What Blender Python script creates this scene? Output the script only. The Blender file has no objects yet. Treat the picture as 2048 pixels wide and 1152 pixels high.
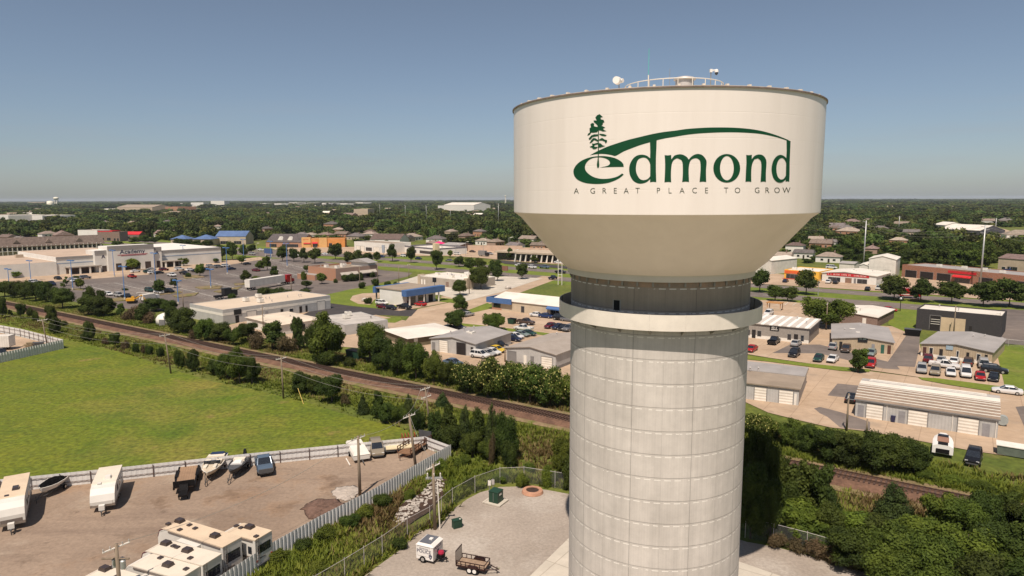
import bpy, bmesh, math, random
import numpy as np
from mathutils import Vector, Matrix
from mathutils.geometry import tessellate_polygon
R = math.radians
S = bpy.context.scene
COL = S.collection
# ---------------------------------------------------------------- camera
H = 36.0; F = 1365.33; PITCH = 7.47; ROLL = -0.17
cam = bpy.data.cameras.new('camera'); camo = bpy.data.objects.new('camera', cam); COL.objects.link(camo)
cam.lens = 24; cam.sensor_width = 36; cam.clip_start = 0.5; cam.clip_end = 60000
CR = Matrix.Rotation(R(90 - PITCH), 3, 'X') @ Matrix.Rotation(R(ROLL), 3, 'Z')
camo.matrix_world = Matrix.Translation((0, 0, H)) @ CR.to_4x4()
S.camera = camo
# ---------------------------------------------------------------- sky + sun
SUN_EL = 59.5; SUN_AZ = 197
w = bpy.data.worlds.new('World'); S.world = w; w.use_nodes = True
nt = w.node_tree; bg = nt.nodes['Background']
sky = nt.nodes.new('ShaderNodeTexSky'); sky.sky_type = 'NISHITA'; sky.sun_disc = False
sky.sun_elevation = R(SUN_EL); sky.sun_rotation = R(SUN_AZ); sky.air_density = 1.0; sky.dust_density = 0.6; sky.ozone_density = 1.0
tn = nt.nodes.new('ShaderNodeMix'); tn.data_type = 'RGBA'; tn.blend_type = 'MULTIPLY'; tn.inputs[0].default_value = 1; sep_ = nt.nodes.new('ShaderNodeSeparateXYZ'); tc_ = nt.nodes.new('ShaderNodeTexCoord'); nt.links.new(tc_.outputs['Generated'], sep_.inputs[0]); el_ = nt.nodes.new('ShaderNodeMapRange'); el_.inputs[1].default_value = 0; el_.inputs[2].default_value = .30; nt.links.new(sep_.outputs[2], el_.inputs[0])
ti = nt.nodes.new('ShaderNodeMix'); ti.data_type = 'RGBA'; ti.inputs[6].default_value = (.90, .985, 1.16, 1); ti.inputs[7].default_value = (1.02, 1.0, 1.0, 1); nt.links.new(el_.outputs[0], ti.inputs[0]); nt.links.new(ti.outputs[2], tn.inputs[7]); hsv = nt.nodes.new('ShaderNodeHueSaturation'); hsv.inputs['Saturation'].default_value = .86; hsv.inputs['Value'].default_value = 1.06; nt.links.new(sky.outputs[0], hsv.inputs['Color']); nt.links.new(hsv.outputs[0], tn.inputs[6])
# faint thin cloud low in the sky
wt = nt.nodes.new('ShaderNodeTexCoord'); wm = nt.nodes.new('ShaderNodeMapping'); wm.inputs['Scale'].default_value = (2.2, 2.2, 26); nt.links.new(wt.outputs['Generated'], wm.inputs[0])
wn_ = nt.nodes.new('ShaderNodeTexNoise'); wn_.inputs['Scale'].default_value = 1.6; wn_.inputs['Detail'].default_value = 9; wn_.inputs['Roughness'].default_value = .62; nt.links.new(wm.outputs[0], wn_.inputs[0])
wr = nt.nodes.new('ShaderNodeMapRange'); wr.inputs[1].default_value = .50; wr.inputs[2].default_value = .78; wr.inputs[4].default_value = .5; nt.links.new(wn_.outputs[0], wr.inputs[0])
ws = nt.nodes.new('ShaderNodeSeparateXYZ'); nt.links.new(wt.outputs['Generated'], ws.inputs[0]); we = nt.nodes.new('ShaderNodeMapRange'); we.inputs[1].default_value = .0; we.inputs[2].default_value = .16; we.inputs[3].default_value = 1; we.inputs[4].default_value = 0; nt.links.new(ws.outputs[2], we.inputs[0])
wx = nt.nodes.new('ShaderNodeMath'); wx.operation = 'MULTIPLY'; nt.links.new(wr.outputs[0], wx.inputs[0]); nt.links.new(we.outputs[0], wx.inputs[1])
cl = nt.nodes.new('ShaderNodeMix'); cl.data_type = 'RGBA'; cl.inputs[7].default_value = (5.6, 5.8, 6.2, 1); nt.links.new(wx.outputs[0], cl.inputs[0]); nt.links.new(tn.outputs[2], cl.inputs[6]); nt.links.new(cl.outputs[2], bg.inputs[0]); bg.inputs[1].default_value = 0.06
sl = bpy.data.lights.new('sun', 'SUN'); sl.energy = 5.0; sl.angle = R(0.5); sl.color = (1.0, 0.888, 0.79)
so = bpy.data.objects.new('sun', sl); COL.objects.link(so)
sd = Vector((math.sin(R(SUN_AZ)) * math.cos(R(SUN_EL)), math.cos(R(SUN_AZ)) * math.cos(R(SUN_EL)), math.sin(R(SUN_EL))))
so.rotation_euler = (-sd).to_track_quat('-Z', 'Y').to_euler(); so.location = (0, -100, 200)
S.view_settings.view_transform = 'Standard'; S.view_settings.look = 'None'; S.view_settings.exposure = 0.18; S.view_settings.gamma = 1
S.cycles.max_bounces = 5; S.cycles.diffuse_bounces = 2; S.cycles.glossy_bounces = 2; S.cycles.transparent_max_bounces = 12; S.cycles.volume_bounces = 0
# ---------------------------------------------------------------- maths: photo pixels to the place
def ray(px, py):
    return CR @ Vector((px - 1024, -(py - 576), -F))
def G(px, py, z=0.0):
    d = ray(px, py); t = (z - H) / d.z
    return Vector((d.x * t, d.y * t))
def proj(x, y, z):
    c = CR.transposed() @ Vector((x, y, z - H))
    return 1024 + F * c.x / -c.z, 576 - F * c.y / -c.z
def zat(p, py):
    lo, hi = -40.0, 300.0
    for _ in range(40):
        m = (lo + hi) / 2
        if proj(p[0], p[1], m)[1] > py: lo = m
        else: hi = m
    return lo
def dist(px, py): return G(px, py).length
def mpp(px, py): return (G(px, py).length ** 2 + H * H) ** .5 / F   # metres per photo pixel, roughly
# ---------------------------------------------------------------- materials
_M = {}
def mat(name, col, rough=0.8, metal=0.0, var=0.15, scale=1.0, col2=None, coord='Object', detail=4, spec=0.3, bump=0.0, bscale=None, rnd=0.0, stretch=None, contrast=(0.35, 0.65), fine=0, fs=.25, patch=None, joint=None, ruts=None):
    if name in _M: return _M[name]
    m = bpy.data.materials.new(name); m.use_nodes = True; n = m.node_tree.nodes; l = m.node_tree.links
    b = n['Principled BSDF']; b.inputs['Roughness'].default_value = rough; b.inputs['Metallic'].default_value = metal
    b.inputs['Specular IOR Level'].default_value = spec
    if coord == 'World':
        g = n.new('ShaderNodeNewGeometry'); co = g.outputs['Position']
    else:
        g = n.new('ShaderNodeTexCoord'); co = g.outputs['Object']
    if stretch:
        mp = n.new('ShaderNodeMapping'); mp.inputs['Scale'].default_value = stretch; l.new(co, mp.inputs[0]); co = mp.outputs[0]
    c = (*col, 1)
    c2 = (*(col2 or [max(0, x * (1 - var)) for x in col]), 1)
    if col2 is None: c = (*[min(1, x * (1 + var * .5)) for x in col], 1)
    t = n.new('ShaderNodeTexNoise'); t.inputs['Scale'].default_value = scale; t.inputs['Detail'].default_value = detail; t.inputs['Roughness'].default_value = .65
    l.new(co, t.inputs['Vector'])
    r = n.new('ShaderNodeMapRange'); r.inputs[1].default_value = contrast[0]; r.inputs[2].default_value = contrast[1]
    l.new(t.outputs[0], r.inputs[0])
    x = n.new('ShaderNodeMix'); x.data_type = 'RGBA'; x.inputs[6].default_value = c; x.inputs[7].default_value = c2
    l.new(r.outputs[0], x.inputs[0]); out = x.outputs[2]
    def noise_(sc, det, lo, hi, o0=0., o1=1., vec=None, rg=.6):
        q = n.new('ShaderNodeTexNoise'); q.inputs['Scale'].default_value = sc; q.inputs['Detail'].default_value = det; q.inputs['Roughness'].default_value = rg; l.new(vec or co, q.inputs['Vector'])
        z = n.new('ShaderNodeMapRange'); z.inputs[1].default_value = lo; z.inputs[2].default_value = hi; z.inputs[3].default_value = o0; z.inputs[4].default_value = o1; l.new(q.outputs[0], z.inputs[0]); return z.outputs[0]
    for pc, psc, plo, phi, pam in (patch or ()):
        y = n.new('ShaderNodeMix'); y.data_type = 'RGBA'; l.new(noise_(psc, 7, plo, phi, 0, pam), y.inputs[0]); l.new(out, y.inputs[6]); y.inputs[7].default_value = (*pc, 1); out = y.outputs[2]
    if ruts:
        mp2 = n.new('ShaderNodeMapping'); mp2.inputs['Rotation'].default_value = (0, 0, ruts[0]); mp2.inputs['Scale'].default_value = (.045, .32, 1); l.new(co, mp2.inputs[0])
        y = n.new('ShaderNodeMix'); y.data_type = 'RGBA'; l.new(noise_(1.0, 5, .52, .72, 0, ruts[2], mp2.outputs[0]), y.inputs[0]); l.new(out, y.inputs[6]); y.inputs[7].default_value = (*ruts[1], 1); out = y.outputs[2]
    if joint:
        mp3 = n.new('ShaderNodeMapping'); mp3.inputs['Rotation'].default_value = (0, 0, R(34)); l.new(co, mp3.inputs[0]); bt = n.new('ShaderNodeTexBrick'); bt.offset = 0; bt.inputs['Scale'].default_value = 1; bt.inputs['Brick Width'].default_value = joint; bt.inputs['Row Height'].default_value = joint; bt.inputs['Mortar Size'].default_value = .05; bt.inputs['Color1'].default_value = (1, 1, 1, 1); bt.inputs['Color2'].default_value = (.90, .90, .90, 1); bt.inputs['Mortar'].default_value = (.62, .6, .58, 1); l.new(mp3.outputs[0], bt.inputs[0])
        y = n.new('ShaderNodeMix'); y.data_type = 'RGBA'; y.blend_type = 'MULTIPLY'; y.inputs[0].default_value = .8; l.new(out, y.inputs[6]); l.new(bt.outputs[0], y.inputs[7]); out = y.outputs[2]
    if fine:
        hv_ = n.new('ShaderNodeHueSaturation'); l.new(out, hv_.inputs['Color']); l.new(noise_(fine, 5, .3, .7, 1 + fs, 1 - fs), hv_.inputs['Value']); out = hv_.outputs[0]
    if rnd:
        oi = n.new('ShaderNodeObjectInfo'); hs = n.new('ShaderNodeHueSaturation')
        mr = n.new('ShaderNodeMapRange'); mr.inputs[3].default_value = 1 - rnd; mr.inputs[4].default_value = 1 + rnd
        l.new(oi.outputs['Random'], mr.inputs[0]); l.new(mr.outputs[0], hs.inputs['Value'])
        m2 = n.new('ShaderNodeMath'); m2.operation = 'MULTIPLY_ADD'; m2.inputs[1].default_value = 7.13; m2.inputs[2].default_value = 0
        fr = n.new('ShaderNodeMath'); fr.operation = 'FRACT'; l.new(oi.outputs['Random'], m2.inputs[0]); l.new(m2.outputs[0], fr.inputs[0])
        mh = n.new('ShaderNodeMapRange'); mh.inputs[3].default_value = .5 - rnd * .08; mh.inputs[4].default_value = .5 + rnd * .05
        l.new(fr.outputs[0], mh.inputs[0]); l.new(mh.outputs[0], hs.inputs['Hue']); l.new(out, hs.inputs['Color']); out = hs.outputs[0]
    l.new(out, b.inputs['Base Color'])
    if bump:
        t2 = n.new('ShaderNodeTexNoise'); t2.inputs['Scale'].default_value = bscale or scale * 4; t2.inputs['Detail'].default_value = 5
        l.new(co, t2.inputs['Vector']); bp = n.new('ShaderNodeBump'); bp.inputs['Strength'].default_value = bump; bp.inputs['Distance'].default_value = .1
        l.new(t2.outputs[0], bp.inputs['Height']); l.new(bp.outputs[0], b.inputs['Normal'])
    _M[name] = m
    return m
def ribbed(name, col, period=.3, axis=0, depth=.03, rough=.5, metal=.0, var=.12):
    if name in _M: return _M[name]
    m = mat(name, col, rough, metal, var, .6); n = m.node_tree.nodes; l = m.node_tree.links
    tc = n.new('ShaderNodeTexCoord'); sp = n.new('ShaderNodeSeparateXYZ'); l.new(tc.outputs['Object'], sp.inputs[0])
    mu = n.new('ShaderNodeMath'); mu.operation = 'MULTIPLY'; mu.inputs[1].default_value = 2 * math.pi / period; l.new(sp.outputs[axis], mu.inputs[0])
    si = n.new('ShaderNodeMath'); si.operation = 'SINE'; l.new(mu.outputs[0], si.inputs[0])
    bp = n.new('ShaderNodeBump'); bp.inputs['Strength'].default_value = .8; bp.inputs['Distance'].default_value = depth
    l.new(si.outputs[0], bp.inputs['Height']); l.new(bp.outputs[0], n['Principled BSDF'].inputs['Normal'])
    return m
def striped(name, c1, c2, period, duty=.3, axis=0, rough=.6):
    if name in _M: return _M[name]
    m = mat(name, c1, rough, 0, .15, .7); n = m.node_tree.nodes; l = m.node_tree.links; b = n['Principled BSDF']
    old = b.inputs['Base Color'].links[0].from_socket
    tc = n.new('ShaderNodeTexCoord'); sp = n.new('ShaderNodeSeparateXYZ'); l.new(tc.outputs['Object'], sp.inputs[0])
    mu = n.new('ShaderNodeMath'); mu.operation = 'MULTIPLY'; mu.inputs[1].default_value = 1 / period; l.new(sp.outputs[axis], mu.inputs[0])
    fr = n.new('ShaderNodeMath'); fr.operation = 'FRACT'; l.new(mu.outputs[0], fr.inputs[0])
    lt = n.new('ShaderNodeMath'); lt.operation = 'LESS_THAN'; lt.inputs[1].default_value = duty; l.new(fr.outputs[0], lt.inputs[0])
    x = n.new('ShaderNodeMix'); x.data_type = 'RGBA'; l.new(lt.outputs[0], x.inputs[0]); l.new(old, x.inputs[6]); x.inputs[7].default_value = (*c2, 1)
    l.new(x.outputs[2], b.inputs['Base Color'])
    return m
def brick(name, c1, c2, mortar=(.3, .27, .24), sc=2.2):
    if name in _M: return _M[name]
    m = mat(name, c1, .9, 0, .15, 1); n = m.node_tree.nodes; l = m.node_tree.links; b = n['Principled BSDF']
    tc = n.new('ShaderNodeTexCoord'); mp = n.new('ShaderNodeMapping'); mp.inputs['Rotation'].default_value = (R(90), 0, 0)
    t = n.new('ShaderNodeTexBrick'); t.inputs['Scale'].default_value = sc; t.inputs['Color1'].default_value = (*c1, 1); t.inputs['Color2'].default_value = (*c2, 1); t.inputs['Mortar'].default_value = (*mortar, 1)
    t.inputs['Mortar Size'].default_value = .015; l.new(tc.outputs['Object'], mp.inputs[0]); l.new(mp.outputs[0], t.inputs[0]); l.new(t.outputs[0], b.inputs['Base Color'])
    return m
def leafmat(name, c1, c2, rnd=.25, tr=.3, scale=1.3):
    if name in _M: return _M[name]
    m = mat(name, c1, .75, 0, 0, scale, col2=c2, rnd=rnd, detail=3, spec=.25); n = m.node_tree.nodes; l = m.node_tree.links
    b = n['Principled BSDF']; src = b.inputs['Base Color'].links[0].from_socket
    t = n.new('ShaderNodeBsdfTranslucent'); mx = n.new('ShaderNodeMixShader'); mx.inputs[0].default_value = tr
    l.new(src, t.inputs[0]); l.new(b.outputs[0], mx.inputs[1]); l.new(t.outputs[0], mx.inputs[2]); l.new(mx.outputs[0], n['Material Output'].inputs[0])
    return m
def glass(name='dark_glass', col=(.02, .024, .03), rough=.08):
    return mat(name, col, rough, 0, .3, .5, spec=.8)
# ---------------------------------------------------------------- mesh collector
class MB:
    def __init__(s): s.v = []; s.f = []; s.m = []
    def add(s, vs, fs, k=0, M=None):
        o = len(s.v)
        s.v += [tuple(M @ Vector(p)) for p in vs] if M is not None else [tuple(p) for p in vs]
        s.f += [tuple(i + o for i in f) for f in fs]; s.m += [k] * len(fs); return s
    def box(s, x0, y0, z0, x1, y1, z1, k=0, M=None):
        return s.add([(x0, y0, z0), (x1, y0, z0), (x1, y1, z0), (x0, y1, z0), (x0, y0, z1), (x1, y0, z1), (x1, y1, z1), (x0, y1, z1)],
                     [(0, 3, 2, 1), (4, 5, 6, 7), (0, 1, 5, 4), (1, 2, 6, 5), (2, 3, 7, 6), (3, 0, 4, 7)], k, M)
    def prism(s, poly, a, b, axis='y', k=0, M=None):      # poly in the other two axes
        n = len(poly)
        def P(u, v, t): return (u, t, v) if axis == 'y' else (t, u, v) if axis == 'x' else (u, v, t)
        vs = [P(u, v, a) for u, v in poly] + [P(u, v, b) for u, v in poly]
        fs = [tuple(range(n)), tuple(range(2 * n - 1, n - 1, -1))] + [(i, i + n, (i + 1) % n + n, (i + 1) % n) for i in range(n)]
        return s.add(vs, fs, k, M)
    def loft(s, rings, k=0, cap=True, M=None):
        n = len(rings[0]); vs = [p for r in rings for p in r]; fs = []
        for j in range(len(rings) - 1):
            for i in range(n): fs.append((j * n + i, j * n + (i + 1) % n, (j + 1) * n + (i + 1) % n, (j + 1) * n + i))
        if cap: fs += [tuple(range(n - 1, -1, -1)), tuple(range((len(rings) - 1) * n, len(rings) * n))]
        return s.add(vs, fs, k, M)
    def lathe(s, prof, seg=32, cx=0, cy=0, k=0, cap=True, M=None):
        return s.loft([[(cx + r * math.cos(2 * math.pi * i / seg), cy + r * math.sin(2 * math.pi * i / seg), z) for i in range(seg)] for r, z in prof], k, cap, M)
    def tube(s, p, q, r, r2=None, seg=6, k=0, M=None):
        p = Vector(p); q = Vector(q); d = (q - p)
        if d.length < 1e-6: return s
        d.normalize(); a = d.orthogonal().normalized(); b = d.cross(a); r2 = r if r2 is None else r2
        return s.loft([[tuple(c + (a * math.cos(2 * math.pi * i / seg) + b * math.sin(2 * math.pi * i / seg)) * rr) for i in range(seg)] for c, rr in ((p, r), (q, r2))], k, True, M)
    def path(s, pts, r, seg=5, k=0):
        for a, b in zip(pts[:-1], pts[1:]): s.tube(a, b, r, seg=seg, k=k)
        return s
    def mesh(s, name, mats, smooth=False, recalc=True):
        me = bpy.data.meshes.new(name); me.from_pydata(s.v, [], s.f)
        mats = mats if isinstance(mats, (list, tuple)) else [mats]
        for m in mats: me.materials.append(m)
        me.polygons.foreach_set('material_index', s.m)
        if recalc:
            bm = bmesh.new(); bm.from_mesh(me); bmesh.ops.recalc_face_normals(bm, faces=bm.faces); bm.to_mesh(me); bm.free()
        if smooth: me.shade_smooth()
        me.update(); return me
    def build(s, name, mats, parent=None, smooth=False, loc=None, rz=None, recalc=True, auto=False):
        me = s.mesh(name, mats, smooth or auto, recalc)
        if auto: me.set_sharp_from_angle(angle=R(35))
        o = bpy.data.objects.new(name, me); COL.objects.link(o)
        if parent: o.parent = parent
        if loc is not None: o.location = loc
        if rz is not None: o.rotation_euler = (0, 0, rz)
        return o
def tag(o, label=None, cat=None, group=None, kind=None):
    if label: o['label'] = label
    if cat: o['category'] = cat
    if group: o['group'] = group
    if kind: o['kind'] = kind
    return o
def thing(name, label, cat, loc=(0, 0, 0), rz=0.0, group=None):
    o = bpy.data.objects.new(name, None); COL.objects.link(o); o.empty_display_size = .1
    o.location = (loc[0], loc[1], loc[2] if len(loc) > 2 else 0); o.rotation_euler = (0, 0, rz)
    return tag(o, label, cat, group)
def copy_tree(o, parent=None):
    c = o.copy(); COL.objects.link(c); c.parent = parent
    for ch in o.children: copy_tree(ch, c)
    return c
ORD = ['leftmost', 'second', 'third', 'fourth', 'fifth', 'sixth', 'seventh', 'eighth', 'ninth', 'tenth', 'eleventh', 'twelfth', 'thirteenth', 'fourteenth', 'fifteenth', 'sixteenth', 'seventeenth', 'eighteenth', 'nineteenth', 'twentieth', 'twenty-first', 'twenty-second', 'twenty-third', 'twenty-fourth', 'twenty-fifth']
def order(i, n):
    if n == 1: return ''
    if i == 0: return ', leftmost'
    if i == n - 1: return ', rightmost'
    return ', %s from left' % ORD[i] if i < len(ORD) else ', number %d from the left' % (i + 1)
def text_mesh(mb, txt, size, M, k=0, font_w=1.0, depth=0.0, xs=1.0):
    c = bpy.data.curves.new('lettering', 'FONT'); c.body = txt; c.size = size; c.align_x = 'CENTER'; c.align_y = 'CENTER'; c.resolution_u = 3
    c.offset = (font_w - 1) * size * .02
    o = bpy.data.objects.new('lettering', c); me = o.to_mesh()
    mb.add([(v.co.x * xs, v.co.y, 0) for v in me.vertices], [tuple(p.vertices) for p in me.polygons], k, M)
    o.to_mesh_clear(); bpy.data.objects.remove(o); bpy.data.curves.remove(c)
def marks(mb, w, h, M, n, seed=1):      # sign marks too small to read in the photograph: rows of little strokes
    rn = random.Random(seed); p = w / n
    for i in range(n):
        if rn.random() < .14 and 0 < i < n - 1: continue
        x = -w / 2 + p * (i + .5); a = p * .34; k = rn.randint(0, 3); H2 = h / 2 * (1 if k == 0 else .72); b = -h / 2
        def q(x0, y0, x1, y1): mb.add([(x + x0, y0, 0), (x + x1, y0, 0), (x + x1, y1, 0), (x + x0, y1, 0)], [(0, 1, 2, 3)], 0, M)
        q(-a, b, -a * .4, H2)
        if k in (1, 2): q(a * .4, b, a, H2)
        if k != 1: q(-a * .39, b, a * .39, b + h * .2)
        if k == 3: q(-a * .39, H2 - h * .2, a, H2)
def face_M(x, y, z):        # letters standing on a wall whose outside is local -y
    return Matrix.Translation((x, y, z)) @ Matrix.Rotation(R(90), 4, 'X')
def side_M(x, y, z):        # letters on a wall whose outside is local +x
    return Matrix.Translation((x, y, z)) @ Matrix.Rotation(R(90), 4, 'Z') @ Matrix.Rotation(R(90), 4, 'X')
# ---------------------------------------------------------------- ground
def sheet(name, poly, z, m, kind='structure', label=None):
    pts = [tuple(p) for p in poly]
    me = bpy.data.meshes.new(name)
    tr = tessellate_polygon([[Vector((p[0], p[1], 0)) for p in pts]])
    fs = []
    for t in tr:
        a, b, c = [Vector(pts[i]) for i in t]
        fs.append(tuple(t) if (b - a).cross(c - a) > 0 else (t[0], t[2], t[1]))
    me.from_pydata([(p[0], p[1], z) for p in pts], [], fs); me.materials.append(m)
    o = bpy.data.objects.new(name, me); COL.objects.link(o); tag(o, label, None, None, kind); return o
def pxs(l): return [G(*p) for p in l]
def strip(name, p, q, wd, z, m, ext=0):
    p = Vector(p); q = Vector(q); d = (q - p).normalized(); n = Vector((-d.y, d.x)) * wd / 2; p = p - d * ext; q = q + d * ext
    return sheet(name, [p - n, q - n, q + n, p + n], z, m)
LAYER = [0.004]
def lay(name, l, m):
    LAYER[0] += 0.004
    return sheet(name, pxs(l), LAYER[0], m)
g_base = mat('scrub_ground', (.135, .145, .024), .95, 0, 0, .05, col2=(.075, .10, .014), coord='World', detail=8, bump=.5, bscale=2.0, fine=.9, fs=.35, patch=[((.19, .155, .05), .09, .55, .7, .7)])
g_field = mat('field_grass', (.140, .148, .012), .95, 0, 0, .03, col2=(.082, .125, .008), coord='World', detail=9, bump=.8, bscale=2.2, contrast=(.36, .64), fine=1.3, fs=.42, patch=[((.20, .165, .035), .028, .50, .66, .75), ((.060, .10, .008), .10, .52, .66, .65), ((.23, .155, .055), .13, .64, .74, .75), ((.17, .185, .02), .3, .58, .7, .6)], ruts=(R(-14), (.085, .110, .012), .6))
g_lawn = mat('lawn_grass', (.155, .185, .022), .95, 0, 0, .08, col2=(.10, .14, .014), coord='World', detail=7, bump=.4, bscale=2, fine=1.1, fs=.2, patch=[((.2, .17, .05), .14, .58, .72, .6)])
g_conc = mat('tan_concrete', (.47, .345, .235), .85, 0, 0, .09, col2=(.37, .265, .175), coord='World', detail=8, fine=.8, fs=.08, joint=4.6, patch=[((.30, .24, .18), .12, .58, .70, .6), ((.22, .18, .14), .45, .64, .74, .6), ((.55, .44, .33), .07, .58, .68, .5)])
g_conc2 = mat('pale_concrete', (.55, .49, .40), .85, 0, 0, .2, col2=(.46, .41, .33), coord='World', detail=7, fine=1, fs=.06, joint=4.6, patch=[((.34, .3, .25), .3, .62, .74, .5)])
g_asph = mat('worn_asphalt', (.165, .135, .115), .9, 0, 0, .06, col2=(.10, .083, .074), coord='World', detail=8, fine=.5, fs=.14, patch=[((.23, .185, .15), .03, .5, .65, .6), ((.06, .052, .048), .35, .64, .72, .7)], ruts=(R(34), (.08, .068, .06), .4))
g_dark = mat('new_asphalt', (.06, .052, .05), .9, 0, 0, .2, col2=(.045, .04, .038), coord='World', fine=1, fs=.2)
g_road = mat('road_asphalt', (.19, .155, .13), .9, 0, 0, .08, col2=(.13, .108, .094), coord='World', detail=7, fine=.7, fs=.12, ruts=(R(35), (.10, .085, .075), .6))
g_grav = mat('yard_gravel', (.31, .23, .165), .95, 0, 0, .05, col2=(.215, .155, .11), coord='World', detail=10, bump=.35, bscale=3, fine=2.2, fs=.14, patch=[((.30, .165, .075), .08, .55, .68, .6), ((.13, .09, .062), .16, .58, .70, .8), ((.40, .33, .25), .12, .56, .70, .5), ((.12, .085, .06), .7, .62, .72, .7)], ruts=(R(-16), (.15, .105, .078), .55))
g_pad = mat('pad_gravel', (.35, .295, .24), .95, 0, 0, .12, col2=(.27, .225, .18), coord='World', detail=10, bump=.4, bscale=4, contrast=(.3, .7), fine=3.0, fs=.16, patch=[((.44, .39, .33), .1, .52, .66, .6), ((.2, .16, .12), .4, .60, .72, .6), ((.15, .16, .05), .5, .68, .74, .6)])
g_ball = mat('rail_ballast', (.17, .095, .06), .95, 0, 0, .6, col2=(.10, .055, .036), coord='World', detail=9, bump=.6, bscale=3, fine=2.5, fs=.25)
g_dirt = mat('bare_dirt', (.235, .165, .095), .95, 0, 0, .3, col2=(.165, .125, .055), coord='World', detail=8, fine=2, fs=.2, patch=[((.12, .13, .03), .35, .5, .62, .85)])
w_paint = mat('road_paint', (.7, .66, .58), .8, 0, .3, 1)
# ring mesh for the great ground sheet (fine near, wide far)
o = sheet('ground', [(-14000, -500), (14000, -500), (14000, 16000), (-14000, 16000)], 0, g_base)
lay('field', [(-500, 575), (0, 622), (60, 655), (130, 672), (200, 695), (260, 708), (330, 735), (420, 762), (520, 782), (600, 800), (700, 832), (780, 850), (880, 880), (902, 893), (850, 886), (500, 925), (0, 985), (-600, 1060)], g_field)
lay('gravel_yard', [(-700, 1060), (0, 975), (295, 951), (560, 919), (705, 902), (850, 888), (902, 915), (747, 1010), (540, 1126), (440, 1190), (310, 1280), (-700, 1500)], g_grav)
lay('gravel_pad', [(640, 1230), (725, 1155), (800, 1100), (835, 1063), (870, 1055), (905, 1020), (935, 998), (960, 985), (1000, 974), (1045, 973), (1100, 981), (1200, 1000), (1350, 1040), (1494, 1084), (1546, 1093), (1613, 1110), (1748, 1150), (1950, 1230), (1700, 1500), (500, 1500)], g_pad)
slab = [G(1060, 1152), G(1140, 1074), G(1480, 1124), G(1558, 1151)]
# far corner of the slab = crossing of the two edges
def cross2(a, b, c, d):
    r = b - a; s_ = d - c; t = (c - a).cross(s_) / r.cross(s_); return a + r * t
sc_ = cross2(slab[0], slab[1], slab[3], slab[2])
dl = (slab[0] - sc_).normalized(); dr = (slab[3] - sc_).normalized()
LAYER[0] += .004
sheet('concrete_slab', [sc_, sc_ + dl * 60, sc_ + dl * 60 + dr * 60, sc_ + dr * 60], LAYER[0], g_conc2)
# --- paved areas
lay('parking_lot', [(-260, 590), (-100, 573), (0, 562), (125, 550), (444, 526), (505, 517), (600, 517), (690, 530), (770, 541), (825, 546), (815, 553), (700, 580), (632, 593), (570, 600), (500, 615), (400, 625), (300, 620), (230, 616), (160, 606), (90, 590), (0, 580), (-200, 610)], g_asph)
lay('driveway', [(-100, 566), (0, 558), (125, 546), (444, 522), (520, 514), (530, 518), (450, 531), (310, 548), (130, 562), (0, 573), (-100, 580)], g_conc)
lay('service_road', [(480, 553), (470, 575), (360, 590), (330, 583), (430, 565), (300, 570), (60, 590), (50, 583)], g_asph)
P_low = (G(820, 534), G(1790, 611)); P_up = (G(1012, 531), G(1759, 588))
strip('road_verge', G(820, 526), G(1790, 600), 62, .006, g_lawn, 900)
strip('main_road', P_low[0], P_low[1], 13, .030, g_road, 900)
d_ = (P_low[1] - P_low[0]).normalized(); n_ = Vector((-d_.y, d_.x))
up0 = P_low[0] + n_ * 26; up1 = P_low[1] + n_ * 26
strip('far_carriageway', up0, up1, 12, .031, g_road, 900)
strip('cross_street', G(880, 632), G(1105, 553), 10, .033, g_conc)
strip('back_street', G(930, 648), G(2100, 802), 10.5, .034, g_conc, 10)
lay('street_corner', [(820, 632), (836, 618), (900, 605), (925, 612), (905, 632), (960, 647), (940, 660), (880, 662), (800, 655)], g_conc)
LAYER[0] = .05
lay('asphalt_drive', [(600, 632), (640, 612), (660, 606), (755, 617), (835, 619), (822, 633), (750, 630), (700, 645), (620, 650)], g_dark)
lay('concrete_yard', [(480, 668), (560, 650), (640, 645), (752, 630), (880, 655), (985, 650), (1150, 672), (1250, 690), (1250, 830), (1150, 805), (1060, 777), (990, 757), (900, 742), (840, 712), (760, 700), (640, 690), (560, 685)], g_conc)
lay('shop_parking', [(868, 655), (862, 640), (935, 625), (983, 614), (1120, 630), (1250, 650), (1250, 686), (1140, 671), (1060, 657), (960, 648)], g_conc)
lay('office_forecourt', [(745, 616), (800, 622), (850, 614), (905, 603), (935, 596), (900, 590), (850, 600), (760, 600)], g_conc)
lay('restaurant_lot', [(790, 566), (836, 552), (880, 545), (960, 556), (1012, 553), (1085, 557), (1000, 585), (930, 603), (880, 590), (800, 590), (780, 575)], g_conc2)
lay('warehouse_apron', [(440, 655), (560, 625), (640, 612), (655, 607), (600, 632), (520, 662), (460, 680)], g_conc)
lay('front_lawn', [(634, 594), (700, 579), (775, 567), (800, 566), (800, 578), (770, 592), (750, 600), (765, 606), (800, 613), (760, 618), (700, 612), (655, 606)], g_lawn)
lay('curved_drive', [(700, 600), (705, 592), (725, 587), (760, 586), (765, 594), (748, 600), (740, 610), (716, 608)], g_conc)
lay('grass_strip', [(850, 592), (930, 601), (905, 606), (870, 603)], g_lawn)
lay('verge_strip', [(915, 646), (1000, 655), (1140, 672), (1140, 677), (1000, 661), (915, 651)], g_lawn)
lay('island_lawn', [(752, 640), (800, 634), (805, 640), (790, 646), (760, 645)], g_lawn)
lay('street_lawn', [(930, 623), (975, 606), (985, 612), (985, 617), (940, 627)], g_lawn)
lay('yard_concrete', [(1200, 762), (1480, 800), (1536, 826), (1600, 842), (1661, 856), (1740, 864), (1860, 887), (1940, 902), (2048, 918), (2300, 960), (2300, 820), (2048, 792), (1811, 768), (1636, 746), (1480, 726), (1200, 690)], g_conc)
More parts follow.
